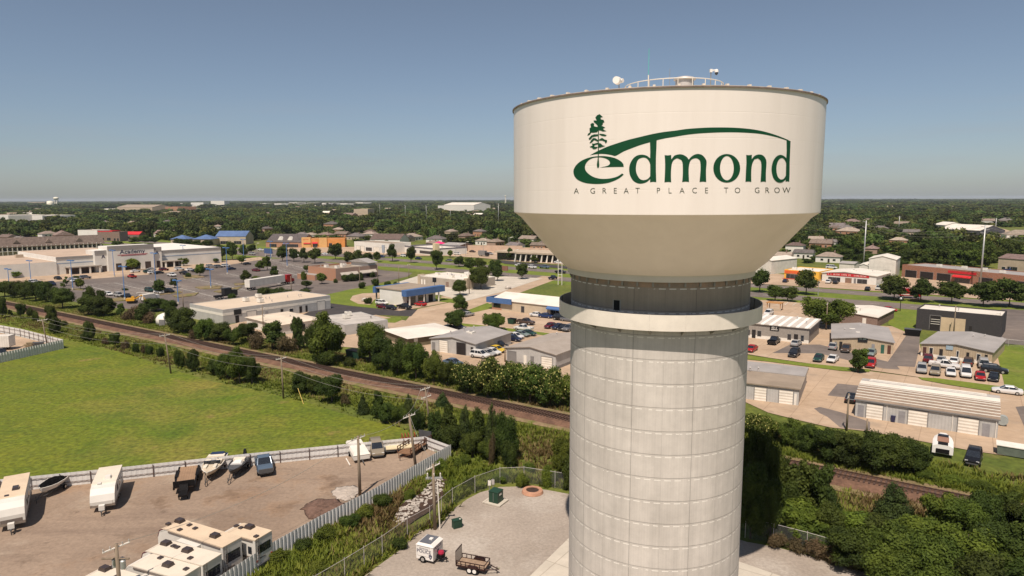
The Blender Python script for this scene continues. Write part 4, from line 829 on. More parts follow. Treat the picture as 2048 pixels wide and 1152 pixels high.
MB().box(L * .66, D * .5, h + .05, L * .90, D * .85, h + 2.2).build('roof_penthouse', stucco_w, t)
vents(t, rf, L, D, h + .05, 3, 21, 4)
t, L, D, h, rf = bld('brick_restaurant', 'orange brick restaurant with parapet and small white cupola at the edge of the lot', (617, 556), (672, 562.5), Rp=(738, 551), top=541, roof=('flat', .8), wm=brick_o, rm=tan_roof,
    items=[('glass', 'f', .3, .5, .5, 2), ('awning', 'r', .1, .5, 2.2, 3.6, mat('pale_canopy', (.45, .4, .33), .8, 0, .1, 1)), ('awning', 'r', .55, .95, 2.2, 3.6, mat('pale_canopy', (.45, .4, .33), .8, 0, .1, 1)), ('glass', 'r', .12, .3, .6, 2), ('glass', 'r', .6, .8, .6, 2)])
MB().box(-2.0, -4.5, 0, L * .55, -.01, h * .5).build('entrance_wing', brick_o, t); vents(t, rf, L, D, h + .05, 2, 31, 5)
cup = MB().box(L * .35, D * .80, h, L * .95, D * 1.0 - .3, h + 2.0).build('cupola', stucco_w, t)
MB().prism([(L * .27, h + 2.0), (L * .65, h + 3.6), (L * 1.03, h + 2.0)], D * .76, D * 1.0).build('cupola_roof', grey_roof, cup)
for lb_, n1, n2 in (('long pale grey warehouse with cream flat roof beside the parking lot', 2, 3), ('grey metal workshop with white roll door and one dark open bay, left of the tower', 1, 1), ('long red brick car repair garage with many dark open bays and red awnings', 4, 4), ('tan metal office with shallow grey gabled roof and dark sign, behind the thin tree', 2, 0), ('low grey brick office with white striped metal roof and a small black and white sign', 3, 0), ('grey building with pale flat roof half hidden behind the leafy trees', 2, 2), ('small white building with cream roof behind the trackside trees, beside the long warehouse', 2, 0)):
    q = BLD[lb_]; vents(q, None, q['L'], q['D'], q['h'] + .2, n1, len(lb_), n2)
# --- beyond the main road, left and centre
t, L, D, h, rf = bld('brick_building', 'brick building with long dark shingled roof beside the orange restaurant', (532, 494.5), (604, 495.5), D=22, h=4, roof=('gx', 5.5), wm=brick_o, rm=shingle2, items=[('glass', 'f', .1, .3, .3, 2.6), ('glass', 'f', .45, .9, .3, 2.6)])
for i in (.35, .62):
    MB().prism([(L * i - 2, h + 1.4), (L * i, h + 4.2), (L * i + 2, h + 1.4)], 2.5, 6).build('white_dormer', trim_w, t)
t, L, D, h, rf = bld('orange_restaurant', 'bright orange stucco restaurant with red awnings', (605, 495.5), (690, 494.5), D=13, h=6.0, roof=('flat', .6), wm=mat('orange_stucco', (.60, .25, .07), .85, 0, .15, .3), rm=tan_roof,
    items=[('awning', 'f', .03, .20, 3.0, 4.2, red_f), ('awning', 'f', .23, .36, 3.0, 4.2, red_f), ('glass', 'f', .04, .19, .3, 2.9), ('glass', 'f', .24, .35, .3, 2.9), ('glass', 'f', .44, .54, .3, 3.2), ('glass', 'f', .62, .70, .3, 3.2)])
MB().box(-.4, -.6, 0, L * .2, 3, h + 1.6).box(L * .40, -.8, 0, L * .58, 3, h + 1.2).build('stepped_bay', mat('yellow_orange_stucco', (.62, .36, .14), .85, 0, .1, .3), t)
m_ = MB(); marks(m_, L * .13, 1.0, face_M(L * .09, -.63, h + .2), 5, 5); m_.build('sign_lettering', red_f, t)
t, L, D, h, rf = bld('auto_shop', 'white car workshop with three white garage doors and a brown back roof', (709, 502), (781, 507.5), D=18, h=6.2, roof=('flat', .5), wm=stucco_w, rm=tan_roof,
    items=[('roll', 'f', .06, .17, .02, 3.8), ('roll', 'f', .18, .29, .02, 3.8), ('glass', 'f', .33, .50, .8, 3.2), ('roll', 'f', .55, .70, .02, 3.8), ('roll', 'f', .74, .90, .02, 3.8)])
bld('back_building', 'white walled building with brown pitched roof behind the car workshop', (740, 490), (800, 491), D=17, h=4.5, roof=('gx', 4), wm=stucco_w, rm=shingle)
t, L, D, h, rf = bld('family_restaurant', 'white restaurant with grey mansard roof and pink parasol on its roof', (808, 505), (873, 512), D=24, h=3.8, roof=('flat', 1.0, mat('mansard_grey', (.16, .15, .16), .8, 0, .2, .5)), wm=stucco_w, rm=white_m,
    items=[('glass', 'f', .1, .4, .7, 2.6), ('glass', 'f', .5, .9, .7, 2.6)])
MB().box(L * .94, -1.2, 0, L + .6, 2, h + 4.2).build('tower_pylon', mat('cream_pylon', (.65, .53, .34), .8, 0, .1, .3), t)
vents(t, rf, L, D, h + .05, 2, 41, 3)
pq = G(879, 500); um = thing('patio_parasol', 'bright pink square parasol standing beside the white family restaurant', 'parasol', (pq.x, pq.y, 0))
MB().tube((0, 0, 0), (0, 0, 5.4), .06).build('pole', trim_w, um)
MB().add([(-4, -4, 4.6), (4, -4, 4.6), (4, 4, 4.6), (-4, 4, 4.6), (0, 0, 6.3)], [(0, 1, 4), (1, 2, 4), (2, 3, 4), (3, 0, 4), (0, 3, 2, 1)]).build('canopy', mat('pink_canvas', (.75, .03, .16), .7, 0, .1, 1), um)
bld('shop_annexe', 'dark roofed annexe between the pink parasol and the tan boundary wall', (884, 502), (920, 504), D=14, h=4.4, roof=('gx', 1.2), wm=brick_b, rm=grey_roof, items=[('glass', 'f', .2, .8, .5, 2.4)])
# bank with slanted white columns
a = G(986, 521); b = G(1120, 527); e = (b - a).normalized(); L = (b - a).length
t = thing('bank_building', 'flat roofed building with slanting white columns and dark glass beyond the main road', 'building', (a.x, a.y, 0), math.atan2(e.y, e.x))
MB().box(0, 5, 0, L, 20, 4.6).build('wall', brick_b, t); MB().box(-.6, -.4 + 3, 4.6, L * .36, 20.4, 5.4).box(L * .36, -1, 4.6, L + 2, 20.5, 5.5).build('roof', stucco_t, t)
MB().box(.5, 4.9, .1, L - .5, 4.99, 4.4).build('glass_front', GL, t)
for i in range(9):
    x = L * (.36 + i * .078)
    MB().prism([(x - .2, 4.6), (x + .2, 4.6), (x - .35, 0), (x - 1.3, 0)], -.6, .2).build('column', trim_w, t)
# tan boundary wall
def wall_px(name, label, a, b, h, th, m, cat='wall'):
    p = G(*a); q = G(*b); d = (q - p); t = MB().box(0, 0, 0, d.length, th, h).build(name, m, loc=(p.x, p.y, 0), rz=math.atan2(d.y, d.x)); return tag(t, label, cat)
wall_px('boundary_wall', 'long tan masonry wall behind the market parking lot', (905, 502), (1045, 504), 4.2, .4, mat('tan_block', (.5, .36, .26), .9, 0, .12, .3))
wall_px('boundary_wall', 'tan masonry wall behind the bank with slanting columns', (1000, 508), (1140, 512), 4.6, .4, mat('tan_block', (.5, .36, .26), .9, 0, .12, .3))
# --- the big store
def store():
    A = G(125, 549); B = G(444, 525); e = (B - A).normalized(); n = Vector((-e.y, e.x)); K = (B - A).length
    t = thing('sports_store', 'large white store with a tall entrance gable, arched doorway and long low wings', 'store', (A.x, A.y, 0), math.atan2(e.y, e.x))
    def X(px, py=None):
        # metres along the facade of the spot that shows at this column
        lo, hi = -120.0, K + 40
        for _ in range(40):
            m = (lo + hi) / 2; p = A + e * m
            if proj(p.x, p.y, 0)[0] < px: lo = m
            else: hi = m
        return lo
    def Z(px, py): p = A + e * X(px); return zat(p, py)
    dp = 62
    x0, x1, x2, x3, x4, x5 = X(115), X(189), X(213), X(305), X(322), X(444)
    MB().box(-95, 0, 0, x0 - .01, dp, Z(60, 527)).build('left_block', stucco_w, t)
    MB().box(x0, .5, 0, x1 - .01, dp, Z(150, 513)).build('left_wing', stucco_w, t)
    MB().box(x1, -2.0, 0, x2 - .01, 10, Z(200, 501)).build('left_tower', stucco_w, t)
    MB().box(x3 + .01, -2.0, 0, x4, 10, Z(313, 494)).build('right_tower', stucco_w, t)
    MB().box(x4 + .01, .5, 0, x5, dp, Z(400, 497)).build('right_wing', stucco_w, t)
    hc = Z(260, 490); xa, xb = X(246), X(278); xm = (xa + xb) / 2; ra = (xb - xa) / 2; za = Z(262, 519)
    arch = [(xa, 0)] + [(xm - ra * math.cos(i * math.pi / 14), za - 3.4 + 3.4 * math.sin(i * math.pi / 14)) for i in range(15)] + [(xb, 0)]
    MB().prism([(x2, 0)] + arch + [(x3, 0), (x3, hc), (x2, hc)], -3.2, -2.2).build('entrance_front', stucco_w, t)
    MB().box(x2 + .01, 1.5, 0, x3 - .01, 9, hc - .3).box(x2 + .01, -2.19, 0, x2 + .8, 1.49, hc - .3).box(x3 - .8, -2.19, 0, x3 - .01, 1.49, hc - .3).box(x2 + .81, -2.19, hc - .8, x3 - .81, 1.49, hc - .35).build('entrance_block', stucco_w, t)
    MB().box(xa + .2, 1.4, 0, xb - .2, 1.49, za - 1).build('glass_entrance', GL, t)
    for a, b, y, zt in ((202, 211, -2.02, 531), (228, 239, -3.22, 526), (286, 297.5, -3.22, 522), (311, 318, -2.02, 521)):
        xx = (X(a), X(b)); MB().box(xx[0], y - .02, 0, xx[1], y + .02, Z((a + b) / 2, zt)).build('dark_opening', mat('opening_brown', (.07, .05, .04), .9, 0, .2, 1), t)
    for a, b, zz in ((131, 197, 531), (322, 360, 520)):
        xx = (X(a), X(b)); z_ = Z((a + b) / 2, zz)
        can = MB().box(xx[0], -5, z_ - .5, xx[1], .49, z_).build('canopy', mat('canopy_grey', (.33, .29, .24), .8, 0, .1, .4), t)
        k = 4 if a < 200 else 3
        for i in range(k):
            x = xx[0] + .8 + (xx[1] - xx[0] - 1.6) * i / (k - 1); MB().box(x - .35, -4.8, 0, x + .35, -4.1, z_ - .5).build('column', trim_w, can)
        MB().box(xx[0] + .5, .44, .1, xx[1] - .5, .49, z_ - .8).build('dark_recess', mat('recess_brown', (.16, .11, .08), .9, 0, .2, 1), t)
    band = mat('blue_stripe', (.25, .32, .42), .7, 0, .1, 1); cap = mat('grey_coping', (.28, .26, .24), .8, 0, .1, .5)
    for a, b, zz in ((x0, x1, Z(150, 525)), (x4, x5, Z(400, 508))):
        MB().box(a + .1, .44, zz - .25, b - .1, .49, zz + .1).build('blue_stripe', band, t)
    for a, b, y, zz in ((x0, x1, .5, Z(150, 513)), (x4, x5, .5, Z(400, 497)), (x1, x2, -2.0, Z(200, 501)), (x3, x4, -2.0, Z(313, 494)), (x2, x3, -3.2, hc)):
        MB().box(a + .02, y - .22, zz - (1.7 if a in (x1, x3, x2) else .9), b - .02, y - .003, zz + .1).build('coping', cap, t)
    rf = MB().box(-94, .3, Z(60, 527) + .01, x0 - .6, dp - .4, Z(60, 527) + .12).box(x0 + .6, 1.3, Z(150, 513) + .01, x1 + 20, dp - .6, Z(150, 513) + .1).build('roof', mat('tan_store_roof', (.45, .34, .25), .9, 0, .12, .1), t)
    rnd = random.Random(4)
    for i in range(9):
        x = -88 + i * 10 + rnd.uniform(-2, 2); y = rnd.uniform(6, 50); z = Z(60, 527) + .12
        MB().box(x - 1.6, y - 1.3, z, x + 1.6, y + 1.3, z + 1.6).build('air_conditioner', stucco_t, t)
    m_ = MB(); xc = (X(245) + X(280)) / 2; text_mesh(m_, 'Academy', 2.9, face_M(xc, -3.24, Z(262, 502.5)), font_w=1.8, xs=1.12); m_.build('sign_lettering', mat('navy_letters', (.03, .03, .07), .5, 0, .1, 1), t)
    m_ = MB(); m_.box(xc - 7.2, -3.28, Z(262, 508.4), xc + 7.2, -3.21, Z(262, 507.5)); m_.box(xc - 5.6, -3.27, Z(262, 510.2), xc + 6.6, -3.21, Z(262, 509.6)); m_.build('sign_underline', mat('red_letters', (.45, .03, .05), .5, 0, .1, 1), t)
    for px in (206, 313):
        m_ = MB(); text_mesh(m_, 'A', 2.6, face_M(X(px), -2.05, Z(px, 513 if px < 300 else 505)), font_w=2); m_.build('emblem', mat('navy_letters', (.03, .03, .07), .5, 0, .1, 1), t)
    MB().box(-58, -.06, Z(25, 545) - 1.2, -50, -.01, Z(25, 545) + .4).build('sign', trim_g, t)
    return t
store()
# --- hotel
t, L, D, h, rf = bld('motel', 'long two storey motel with brown shingle roof and white balconies behind the big store', (-60, 518), (205, 505), D=15, h=7.2, roof=('gx', 4.6), wm=stucco_t, rm=shingle, over=1.6)
MB().box(0, -1.5, 3.4, L, -.01, 3.6).build('balcony_deck', trim_w, t)
for i in range(28):
    x = .8 + i * (L - 1.6) / 27; MB().box(x - .15, -1.5, 0, x + .15, -1.2, h).build('balcony_post', trim_w, t)
    if i < 27:
        MB().box(x + 1, -.06, 3.7, x + 2, .01, 5.8).build('door', dkdoor, t); item(t, 'win', 'f', x + 2.5, x + 4.2, 4.2, 5.6, L, D)
for i in range(4): 
    x = L * (.1 + i * .24); MB().prism([(x - 2, h + 1.2), (x, h + 3.4), (x + 2, h + 1.2)], 1, 5).build('roof_dormer', shingle, t)
for (nm, lb, A_, B_, D_, h_, rf_, wm_, rm_) in (
    ('strip_shop', 'white shop with red band sign behind the motel roof', (157, 481), (196, 482), 14, 9, ('flat', .4), stucco_w, tan_roof),
    ('strip_shop', 'shop with red awning and white umbrellas right of the motel', (197, 482), (226, 482), 12, 8, ('flat', .9, red_f), brick_b, tan_roof),
    ('strip_shop', 'tan brick block at the right end of the red awning shops', (226, 483), (240, 483), 12, 8, ('flat', .4), brick_b, tan_roof),
    ('strip_shop', 'small building with bright red roof beyond the motel', (248, 479), (279, 479), 10, 4.5, ('gx', 2.4), brick_b, red_f),
    ('house', 'tan roofed house behind the red-roofed building', (308, 477), (344, 477), 14, 4.5, ('gx', 3), stucco_w, shingle),
    ('blue_roofed_building', 'tan building with blue pitched roof, left end of the blue-roofed row', (342, 491), (374, 491), 12, 5, ('hip', 3), stucco_t, mat('blue_metal_roof', (.095, .15, .28), .5, 0, .2, .2)),
    ('blue_roofed_building', 'tan building with blue hipped roof in the middle of the blue-roofed row', (386, 491), (424, 491), 14, 5, ('hip', 3.2), stucco_t, mat('blue_metal_roof', (.095, .15, .28), .5, 0, .2, .2)),
    ('blue_roofed_building', 'tan brick building with wide blue roof, right end of the blue-roofed row', (432, 489), (492, 489), 15, 6.5, ('gx', 4), stucco_t, mat('blue_metal_roof', (.095, .15, .28), .5, 0, .2, .2))):
    t, L, D, h, rf = bld(nm, lb, A_, B_, D=D_, h=h_, roof=rf_, wm=wm_, rm=rm_, items=[('glass', 'f', .15, .4, .3, 2.8), ('glass', 'f', .6, .85, .3, 2.8)])
# --- far landmarks
def farb(name, lb, a, b, d, h, m, roof=('flat', .5), rm=None):
    return bld(name, lb, a, b, D=d, h=h, roof=roof, wm=m, rm=rm or white_m, items=[('glass', 'f', .2, .4, 1, 3), ('glass', 'f', .6, .8, 1, 3)])
farb('school_building', 'long tan school building with pitched roofs rising above the far trees', (235, 425), (305, 426), 60, 15, stucco_t, ('gx', 7), tan_roof)
farb('school_building', 'reddish tan block right of the long school above the far trees', (310, 425), (356, 426), 50, 15, brick_o, ('flat', 1), tan_roof)
farb('white_block', 'small white block on the horizon left of the wider white block', (382, 413), (407, 413), 40, 20, stucco_w)
farb('white_block', 'wider white block on the horizon, right of a smaller one', (422, 413), (449, 413), 40, 28, stucco_w)
farb('white_warehouse', 'bright white warehouse above the far trees left of the tower', (888, 425), (948, 426), 60, 20, stucco_w, ('gx', 6))
farb('white_warehouse', 'lower white annexe left of the bright white warehouse', (876, 424), (903, 424.5), 50, 17, stucco_w)
farb('white_store', 'long white store roofs far left above the trees', (36, 447), (86, 448), 50, 12, stucco_w)
farb('white_store', 'pale store roof at the far left edge above the trees', (-10, 448), (18, 449), 50, 13, stucco_w)
farb('flat_building', 'grey tan flat building among the trees left of centre', (708, 437), (736, 437), 40, 17, stucco_t)
farb('long_flat_store', 'long pale roofline far left near the horizon', (55, 409), (90, 409), 60, 18, stucco_t)
for i in range(9): farb('far_building', 'tiny pale building far off near the horizon, %s' % ('left of centre' + order(i, 9)), (520 + i * 22 + (i % 3) * 7, 411 + (i % 2) * 2), (532 + i * 22 + (i % 3) * 9, 411.1 + (i % 2) * 2), 60, 13 + i % 3 * 2, stucco_w)
def far_tower(px, pyb, pyt, lab, r=.0, mm=1):
    p = G(px, pyb); zt = zat(p, pyt); k = p.length / F; t = thing('far_water_tower', lab, 'water tower', (p.x, p.y, 0)); R_ = 4.0 * k * mm
    for i in range(4):
        a = R(45 + 90 * i); MB().tube((R_ * .8 * math.cos(a), R_ * .8 * math.sin(a), 0), (R_ * .6 * math.cos(a), R_ * .6 * math.sin(a), zt - R_ * .8), R_ * .14).build('leg', trim_w, t)
    MB().tube((0, 0, 0), (0, 0, zt - R_), R_ * .25, seg=10).build('riser', trim_w, t)
    MB().lathe([(R_ * .2, zt - R_ * 1.3), (R_ * .9, zt - R_ * .9), (R_, zt - R_ * .6), (R_, zt - R_ * .3), (R_ * .6, zt - R_ * .06), (.1, zt)], 24).build('tank', mat('far_tank', (.75, .7, .55), .5, 0, .05, .1), t, smooth=True)
for i in range(70):
    rnd = random.Random(i + 900); px = rnd.uniform(-20, 2070) if i % 2 else rnd.uniform(0, 1000)
    if 1030 < px < 1640: px = 300 + (px - 1030)
    py = 406 + 34 * rnd.random() ** 1.6; c = G(px, py); a = rnd.choice([-.6, .97, 0]); s_ = rnd.uniform(14, 30) * (1 + (py < 415)); side = 'left' if px < 1030 else 'right'
    t = thing('far_building', 'tiny pale rooftop far off in the wooded suburb %s of the tower' % side, 'building', (c.x, c.y, 0), a, 'far rooftops %s of the tower' % side)
    h_ = rnd.uniform(5, 7.5); MB().box(0, 0, 0, s_, s_ * .5, h_).build('wall', rnd.choice([stucco_w, stucco_t, brick_o]), t); MB().prism([(-.5, h_ + .01), (s_ * .25, h_ + 3.4), (s_ * .5 + .5, h_ + .01)], -.5, s_ + .5, 'x').build('roof', rnd.choice([white_m, tan_roof, shingle, tan_roof]), t)
far_tower(113.5, 414, 394, 'small cream water tower on the horizon at far left')
far_tower(1011, 412, 391, 'tiny white water tower on the horizon just left of the big tank', mm=.45)
p = G(101, 415); MB().lathe([(14, 0), (14, zat(p, 403)), (7, zat(p, 402)), (.1, zat(p, 401.6))], 24).build('storage_tank', mat('far_tank', (.75, .7, .55), .5, 0, .05, .1), loc=(p.x, p.y, 0), smooth=True)
tag(bpy.data.objects['storage_tank'], 'squat cream storage tank beside the small far water tower', 'tank')
# --- houses among the trees: one by one
HOUSES = [(5, 479, 24, 0), (28, 484, 26, 1), (100, 471, 22, 0), (108, 474, 36, 0), (262, 503, 22, 0), (560, 480, 24, 0), (585, 478, 20, 1), (538, 463, 16, 2), (600, 473, 22, 1), (618, 474, 18, 0), (646, 474, 26, 0), (657, 453, 26, 2), (680, 472, 26, 0), (672, 462, 20, 1), (705, 477, 34, 0), (735, 472, 26, 0), (745, 467, 18, 1), (800, 481, 34, 0), (833, 478, 36, 0), (868, 483, 34, 1), (860, 492, 20, 1), (909, 470, 22, 2), (940, 476, 30, 0), (955, 470, 22, 2), (962, 487, 26, 0), (1000, 489, 30, 0), (1022, 497, 32, 1), (1052, 483, 34, 0), (1075, 497, 20, 0), (1100, 492, 20, 1),
          (1680, 456, 40, 0), (1708, 460, 34, 0), (1692, 466, 36, 1), (1670, 459, 22, 0), (1640, 493, 36, 0), (1655, 490, 24, 1), (1605, 514, 30, 1), (1655, 522, 40, 0), (1588, 503, 20, 2), (1632, 483, 22, 0), (1700, 445, 24, 1), (1735, 443, 18, 0), (1762, 460, 24, 0), (1800, 450, 22, 0), (1822, 468, 24, 0), (1796, 486, 26, 1), (1756, 504, 28, 0), (2043, 474, 40, 0), (2010, 443, 26, 0), (1975, 446, 18, 2), (1560, 520, 26, 0), (1910, 415, 12, 2), (470, 447, 16, 0), (330, 447, 14, 2), (260, 448, 18, 0), (205, 446, 14, 1), (430, 455, 14, 0)]
hwall = [brick_o, stucco_t, stucco_w]; hroof = [shingle, shingle2, mat('tan_shingles', (.30, .24, .19), .95, 0, .2, .5, rnd=.2)]
hs_sorted = sorted(HOUSES)
for i, (px, py, wpx, k) in enumerate(hs_sorted):
    c = G(px, py + 3); wd = max(11, min(22, wpx * mpp(px, py))); rnd = random.Random(i + 50); a = R(rnd.choice([-34, -34, 56, -20, -50])); e = Vector((math.cos(a), math.sin(a)))
    side = 'left of the tower' if px < 1100 else 'right of the tower'; grp = [q for q in hs_sorted if (q[0] < 1100) == (px < 1100)]
    lb = '%s house half hidden in trees %s%s' % (('brick', 'tan', 'white')[(k + i) % 3], side, order(grp.index((px, py, wpx, k)), len(grp)))
    t = thing('house', lb, 'house', (c.x - wd / 2 * e.x, c.y - wd / 2 * e.y, 0), a, 'houses in the neighbourhood beyond the shops'); L = wd; D = wd * .7; h = 3.3 + (k == 2) * 1.6
    MB().box(0, 0, 0, L, D, h).build('wall', hwall[(k + i) % 3], t)
    o = .5; i_ = D / 2 if rnd.random() < .6 else .01; rs = D * .26
    MB().add([(-o, -o, h + .002), (L + o, -o, h + .002), (L + o, D + o, h + .002), (-o, D + o, h + .002), (i_, D / 2, h + rs), (L - i_, D / 2, h + rs)], [(0, 1, 5, 4), (1, 2, 5), (2, 3, 4, 5), (3, 0, 4), (0, 3, 2, 1)]).build('roof', hroof[i % 3], t)
    MB().box(L * .7, D * .4, h, L * .7 + .7, D * .4 + .7, h + rs + 1).build('chimney', brick_b, t)
    item(t, 'win', 'f', L * .2, L * .2 + 1.6, .9, 2.2, L, D); item(t, 'door', 'f', L * .5, L * .5 + 1, .02, 2.1, L, D); item(t, 'win', 'f', L * .7, L * .7 + 1.6, .9, 2.2, L, D); item(t, 'win', 'r', D * .4, D * .4 + 1.4, .9, 2.2, L, D)
# ---------------------------------------------------------------- vehicles
def paintm(nm, c, metal=.2): return mat('car_paint_' + nm, c, .28, metal, .05, .5, spec=.6)
PC = dict(white=(.72, .70, .66), silver=(.38, .37, .35), grey=(.16, .16, .165), black=(.012, .012, .014), red=(.42, .018, .018), darkred=(.13, .012, .02), blue=(.02, .04, .12), navy=(.015, .02, .05), tan=(.30, .25, .18), green=(.02, .06, .045), palegreen=(.22, .27, .25), yellow=(.75, .50, .04), brown=(.09, .06, .045), bluegrey=(.10, .14, .19), orange=(.7, .28, .03))
tyre = mat('tyre_rubber', (.010, .010, .010), .9, 0, .2, 3, spec=.08); rim = mat('wheel_rim', (.5, .49, .47), .35, .6, .1, 3); chrome = mat('bumper_grey', (.08, .08, .08), .5, 0, .1, 3)
lampw = mat('headlight_lens', (.75, .75, .72), .15, 0, .05, 3, spec=.8); lampr = mat('tail_light_lens', (.35, .01, .01), .2, 0, .05, 3)
def ringx(x, w, zb, zt, tw=.9):
    h = zt - zb
    return [(x, -w * .93, zb), (x, -w, zb + h * .3), (x, -w, zb + h * .62), (x, -w * tw, zt), (x, w * tw, zt), (x, w, zb + h * .62), (x, w, zb + h * .3), (x, w * .93, zb)]
KIND = {   # length, half width, stations (x, width factor, z bottom, z top), greenhouse (x0,x1,x2,x3,z belt,z roof), wheel x, wheel r
 'sedan': (4.75, .91, [(-2.37, .80, .42, .80), (-2.25, .93, .28, .93), (-1.7, 1, .22, .98), (-.9, 1, .2, .95), (.7, 1, .2, .93), (1.5, .99, .22, .84), (2.1, .93, .26, .74), (2.37, .76, .34, .58)], (-1.75, -1.0, .35, 1.15, .93, 1.42), 1.42, .33),
 'suv': (4.8, .96, [(-2.38, .85, .5, .95), (-2.3, .96, .36, 1.05), (-1.6, 1, .3, 1.08), (.8, 1, .3, 1.06), (1.5, 1, .3, 1.0), (2.1, .95, .34, .92), (2.38, .8, .42, .74)], (-2.25, -1.95, .35, 1.2, 1.05, 1.72), 1.45, .38),
 'van': (5.3, .99, [(-2.65, .9, .5, 1.1), (-2.55, .98, .36, 1.2), (0, 1, .32, 1.2), (1.7, 1, .32, 1.1), (2.3, .95, .36, .98), (2.65, .8, .45, .78)], (-2.5, -2.4, 1.0, 1.9, 1.18, 2.0), 1.7, .37),
 'pickup': (5.6, .98, [(-2.8, .92, .55, 1.05), (-2.7, 1, .45, 1.08), (-.6, 1, .4, 1.08), (.9, 1, .4, 1.1), (1.6, 1, .4, 1.08), (2.45, .97, .42, 1.0), (2.8, .85, .5, .84)], (-.75, -.45, .65, 1.35, 1.07, 1.78), 1.75, .41)}
def make_vehicle(kind, colour, detail=True):
    L, w, st, gh, wx, wr = KIND[kind]; pm = paintm(colour, PC[colour]); x0, x1, x2, x3, zb, zr = gh
    b = MB(); b.loft([ringx(x, w * f, a, c) for x, f, a, c in st])
    rw = w * .74
    if kind == 'pickup':
        # open load bed: side walls stand above a lower floor
        b = MB(); b.loft([ringx(x, w * f, a, c) for x, f, a, c in st if x > -.7]); b.loft([ringx(x, w * f, a, .72) for x, f, a, c in st if x < -.5])
        for s in (-1, 1): b.box(-2.78, s * w * .98 - .04, .7, -.6, s * w * .98 + .04 - .0, 1.12)
        b.box(-2.80, -w * .97, .7, -2.72, w * .97, 1.10)
    b.loft([[(x1 - .02, -rw, zr - .05), (x1 - .02, rw, zr - .05), (x2 + .04, rw, zr - .05), (x2 + .04, -rw, zr - .05)], [(x1 + .1, -rw * .93, zr + .03), (x1 + .1, rw * .93, zr + .03), (x2 - .1, rw * .93, zr + .03), (x2 - .1, -rw * .93, zr + .03)]])
    # pillars
    for s in (-1, 1):
        for a, c in ((x0, x1), (x3, x2)):
            b.tube((a, s * w * .86, zb - .02), (c, s * rw, zr - .03), .045, .04, 4)
        if kind in ('suv', 'van'): b.tube((-.9, s * w * .88, zb - .02), (-.9, s * rw, zr - .03), .07, .06, 4)
        b.tube((-.15, s * w * .88, zb - .02), (-.15, s * rw, zr - .03), .05, .045, 4)
    body = b.mesh('body', pm)
    body.shade_smooth(); body.set_sharp_from_angle(angle=R(40))
    g = MB().loft([[(x0, -w * .84, zb - .04), (x0, w * .84, zb - .04), (x3, w * .84, zb - .04), (x3, -w * .84, zb - .04)], [(x1, -rw * .97, zr - .03), (x1, rw * .97, zr - .03), (x2, rw * .97, zr - .03), (x2, -rw * .97, zr - .03)]]).mesh('windows', GL)
    whl = MB(); whl.tube((0, -.11, 0), (0, .11, 0), wr, seg=18); wheel = whl.mesh('wheel', tyre)
    rm_ = MB(); rm_.tube((0, -.118, 0), (0, .118, 0), wr * .62, seg=14); rimm = rm_.mesh('rim', rim)
    lamp = MB().box(-.03, -.17, -.07, .03, .17, .07).mesh('headlight', lampw); tl = MB().box(-.02, -.12, -.1, .02, .12, .1).mesh('tail_light', lampr)
    parts = [('body', body, [(0, 0, 0)], None), ('windows', g, [(0, 0, 0)], None), ('wheel', wheel, [(s1 * wx, s2 * (w - .1), wr) for s1 in (1, -1) for s2 in (1, -1)], rimm)]
    xf = L / 2; zf = st[-2][3] - .12; 
    parts.append(('headlight', lamp, [(xf - .10, s * w * .66, zf - .04) for s in (1, -1)], None)); parts.append(('tail_light', tl, [(-xf + .03, s * w * .74, st[0][3] - .1) for s in (1, -1)], None))
    if detail: parts.append(('bumper', MB().box(xf - .12, -w * .7, .34, xf + .03, w * .7, .5).mesh('bumper', chrome), [(0, 0, 0)], None))
    return parts, L
VC = {}
def vehicle(kind, colour, loc, rz, label, group=None, far=False, name=None, scale=1):
    key = (kind, colour)
    if key not in VC: VC[key] = make_vehicle(kind, colour)
    parts, L = VC[key]; nm = name or {'sedan': 'parked_car', 'suv': 'sport_utility_car', 'van': 'passenger_van', 'pickup': 'pickup_truck'}[kind]
    t = thing(nm, label, 'van' if kind == 'van' else 'pickup truck' if kind == 'pickup' else 'car', (loc[0], loc[1], loc[2] if len(loc) > 2 else .15), rz, group)
    t.scale = (scale,) * 3
    for n, me, locs, sub in parts:
        if far and n in ('headlight', 'tail_light', 'bumper'): continue
        for l in locs:
            o = bpy.data.objects.new(n, me); COL.objects.link(o); o.parent = t; o.location = l
            if sub and not far: r_ = bpy.data.objects.new('rim', sub); COL.objects.link(r_); r_.parent = o
    return t
UANG = math.atan2(ud.y, ud.x); VANG = UANG + math.pi / 2
CN = dict(darkred='dark red', palegreen='pale green', bluegrey='blue grey')
KN = dict(sedan='sedan', suv='SUV', van='van', pickup='pickup truck')
def row(where, group, lst, far=False, scale=1.0):
    lst = sorted(lst, key=lambda q: q[0])
    seen = {}
    for q in lst: seen.setdefault((q[2], q[3]), []).append(q)
    for q in lst:
        px, py, kind, col, hd = q; same = seen[(kind, col)]; c = G(px, py)
        ang = {'v': VANG, 'V': VANG + math.pi, 'u': UANG, 'U': UANG + math.pi}.get(hd, hd if not isinstance(hd, str) else 0)
        lb = '%s %s %s%s' % (CN.get(col, col), KN[kind], where, order(same.index(q), len(same)) if len(same) > 1 else '')
        vehicle(kind, col, (c.x, c.y), ang + R(random.Random(int(px * 7 + py)).uniform(-4, 4)), lb, group, far, scale=scale)
row('parked tight against the tan gabled office', 'cars crowding the tan gabled office', [(1856, 724, 'suv', 'darkred', 'v'), (1882, 726, 'sedan', 'silver', 'v'), (1908, 728, 'sedan', 'white', 'v'), (1936, 731, 'suv', 'brown', 'v'), (1966, 735, 'van', 'silver', 'v')])
row('in the middle of the crowded lot before the gabled office', 'cars crowding the tan gabled office', [(1888, 737, 'pickup', 'white', 'u'), (1988, 746, 'suv', 'black', 'u')])
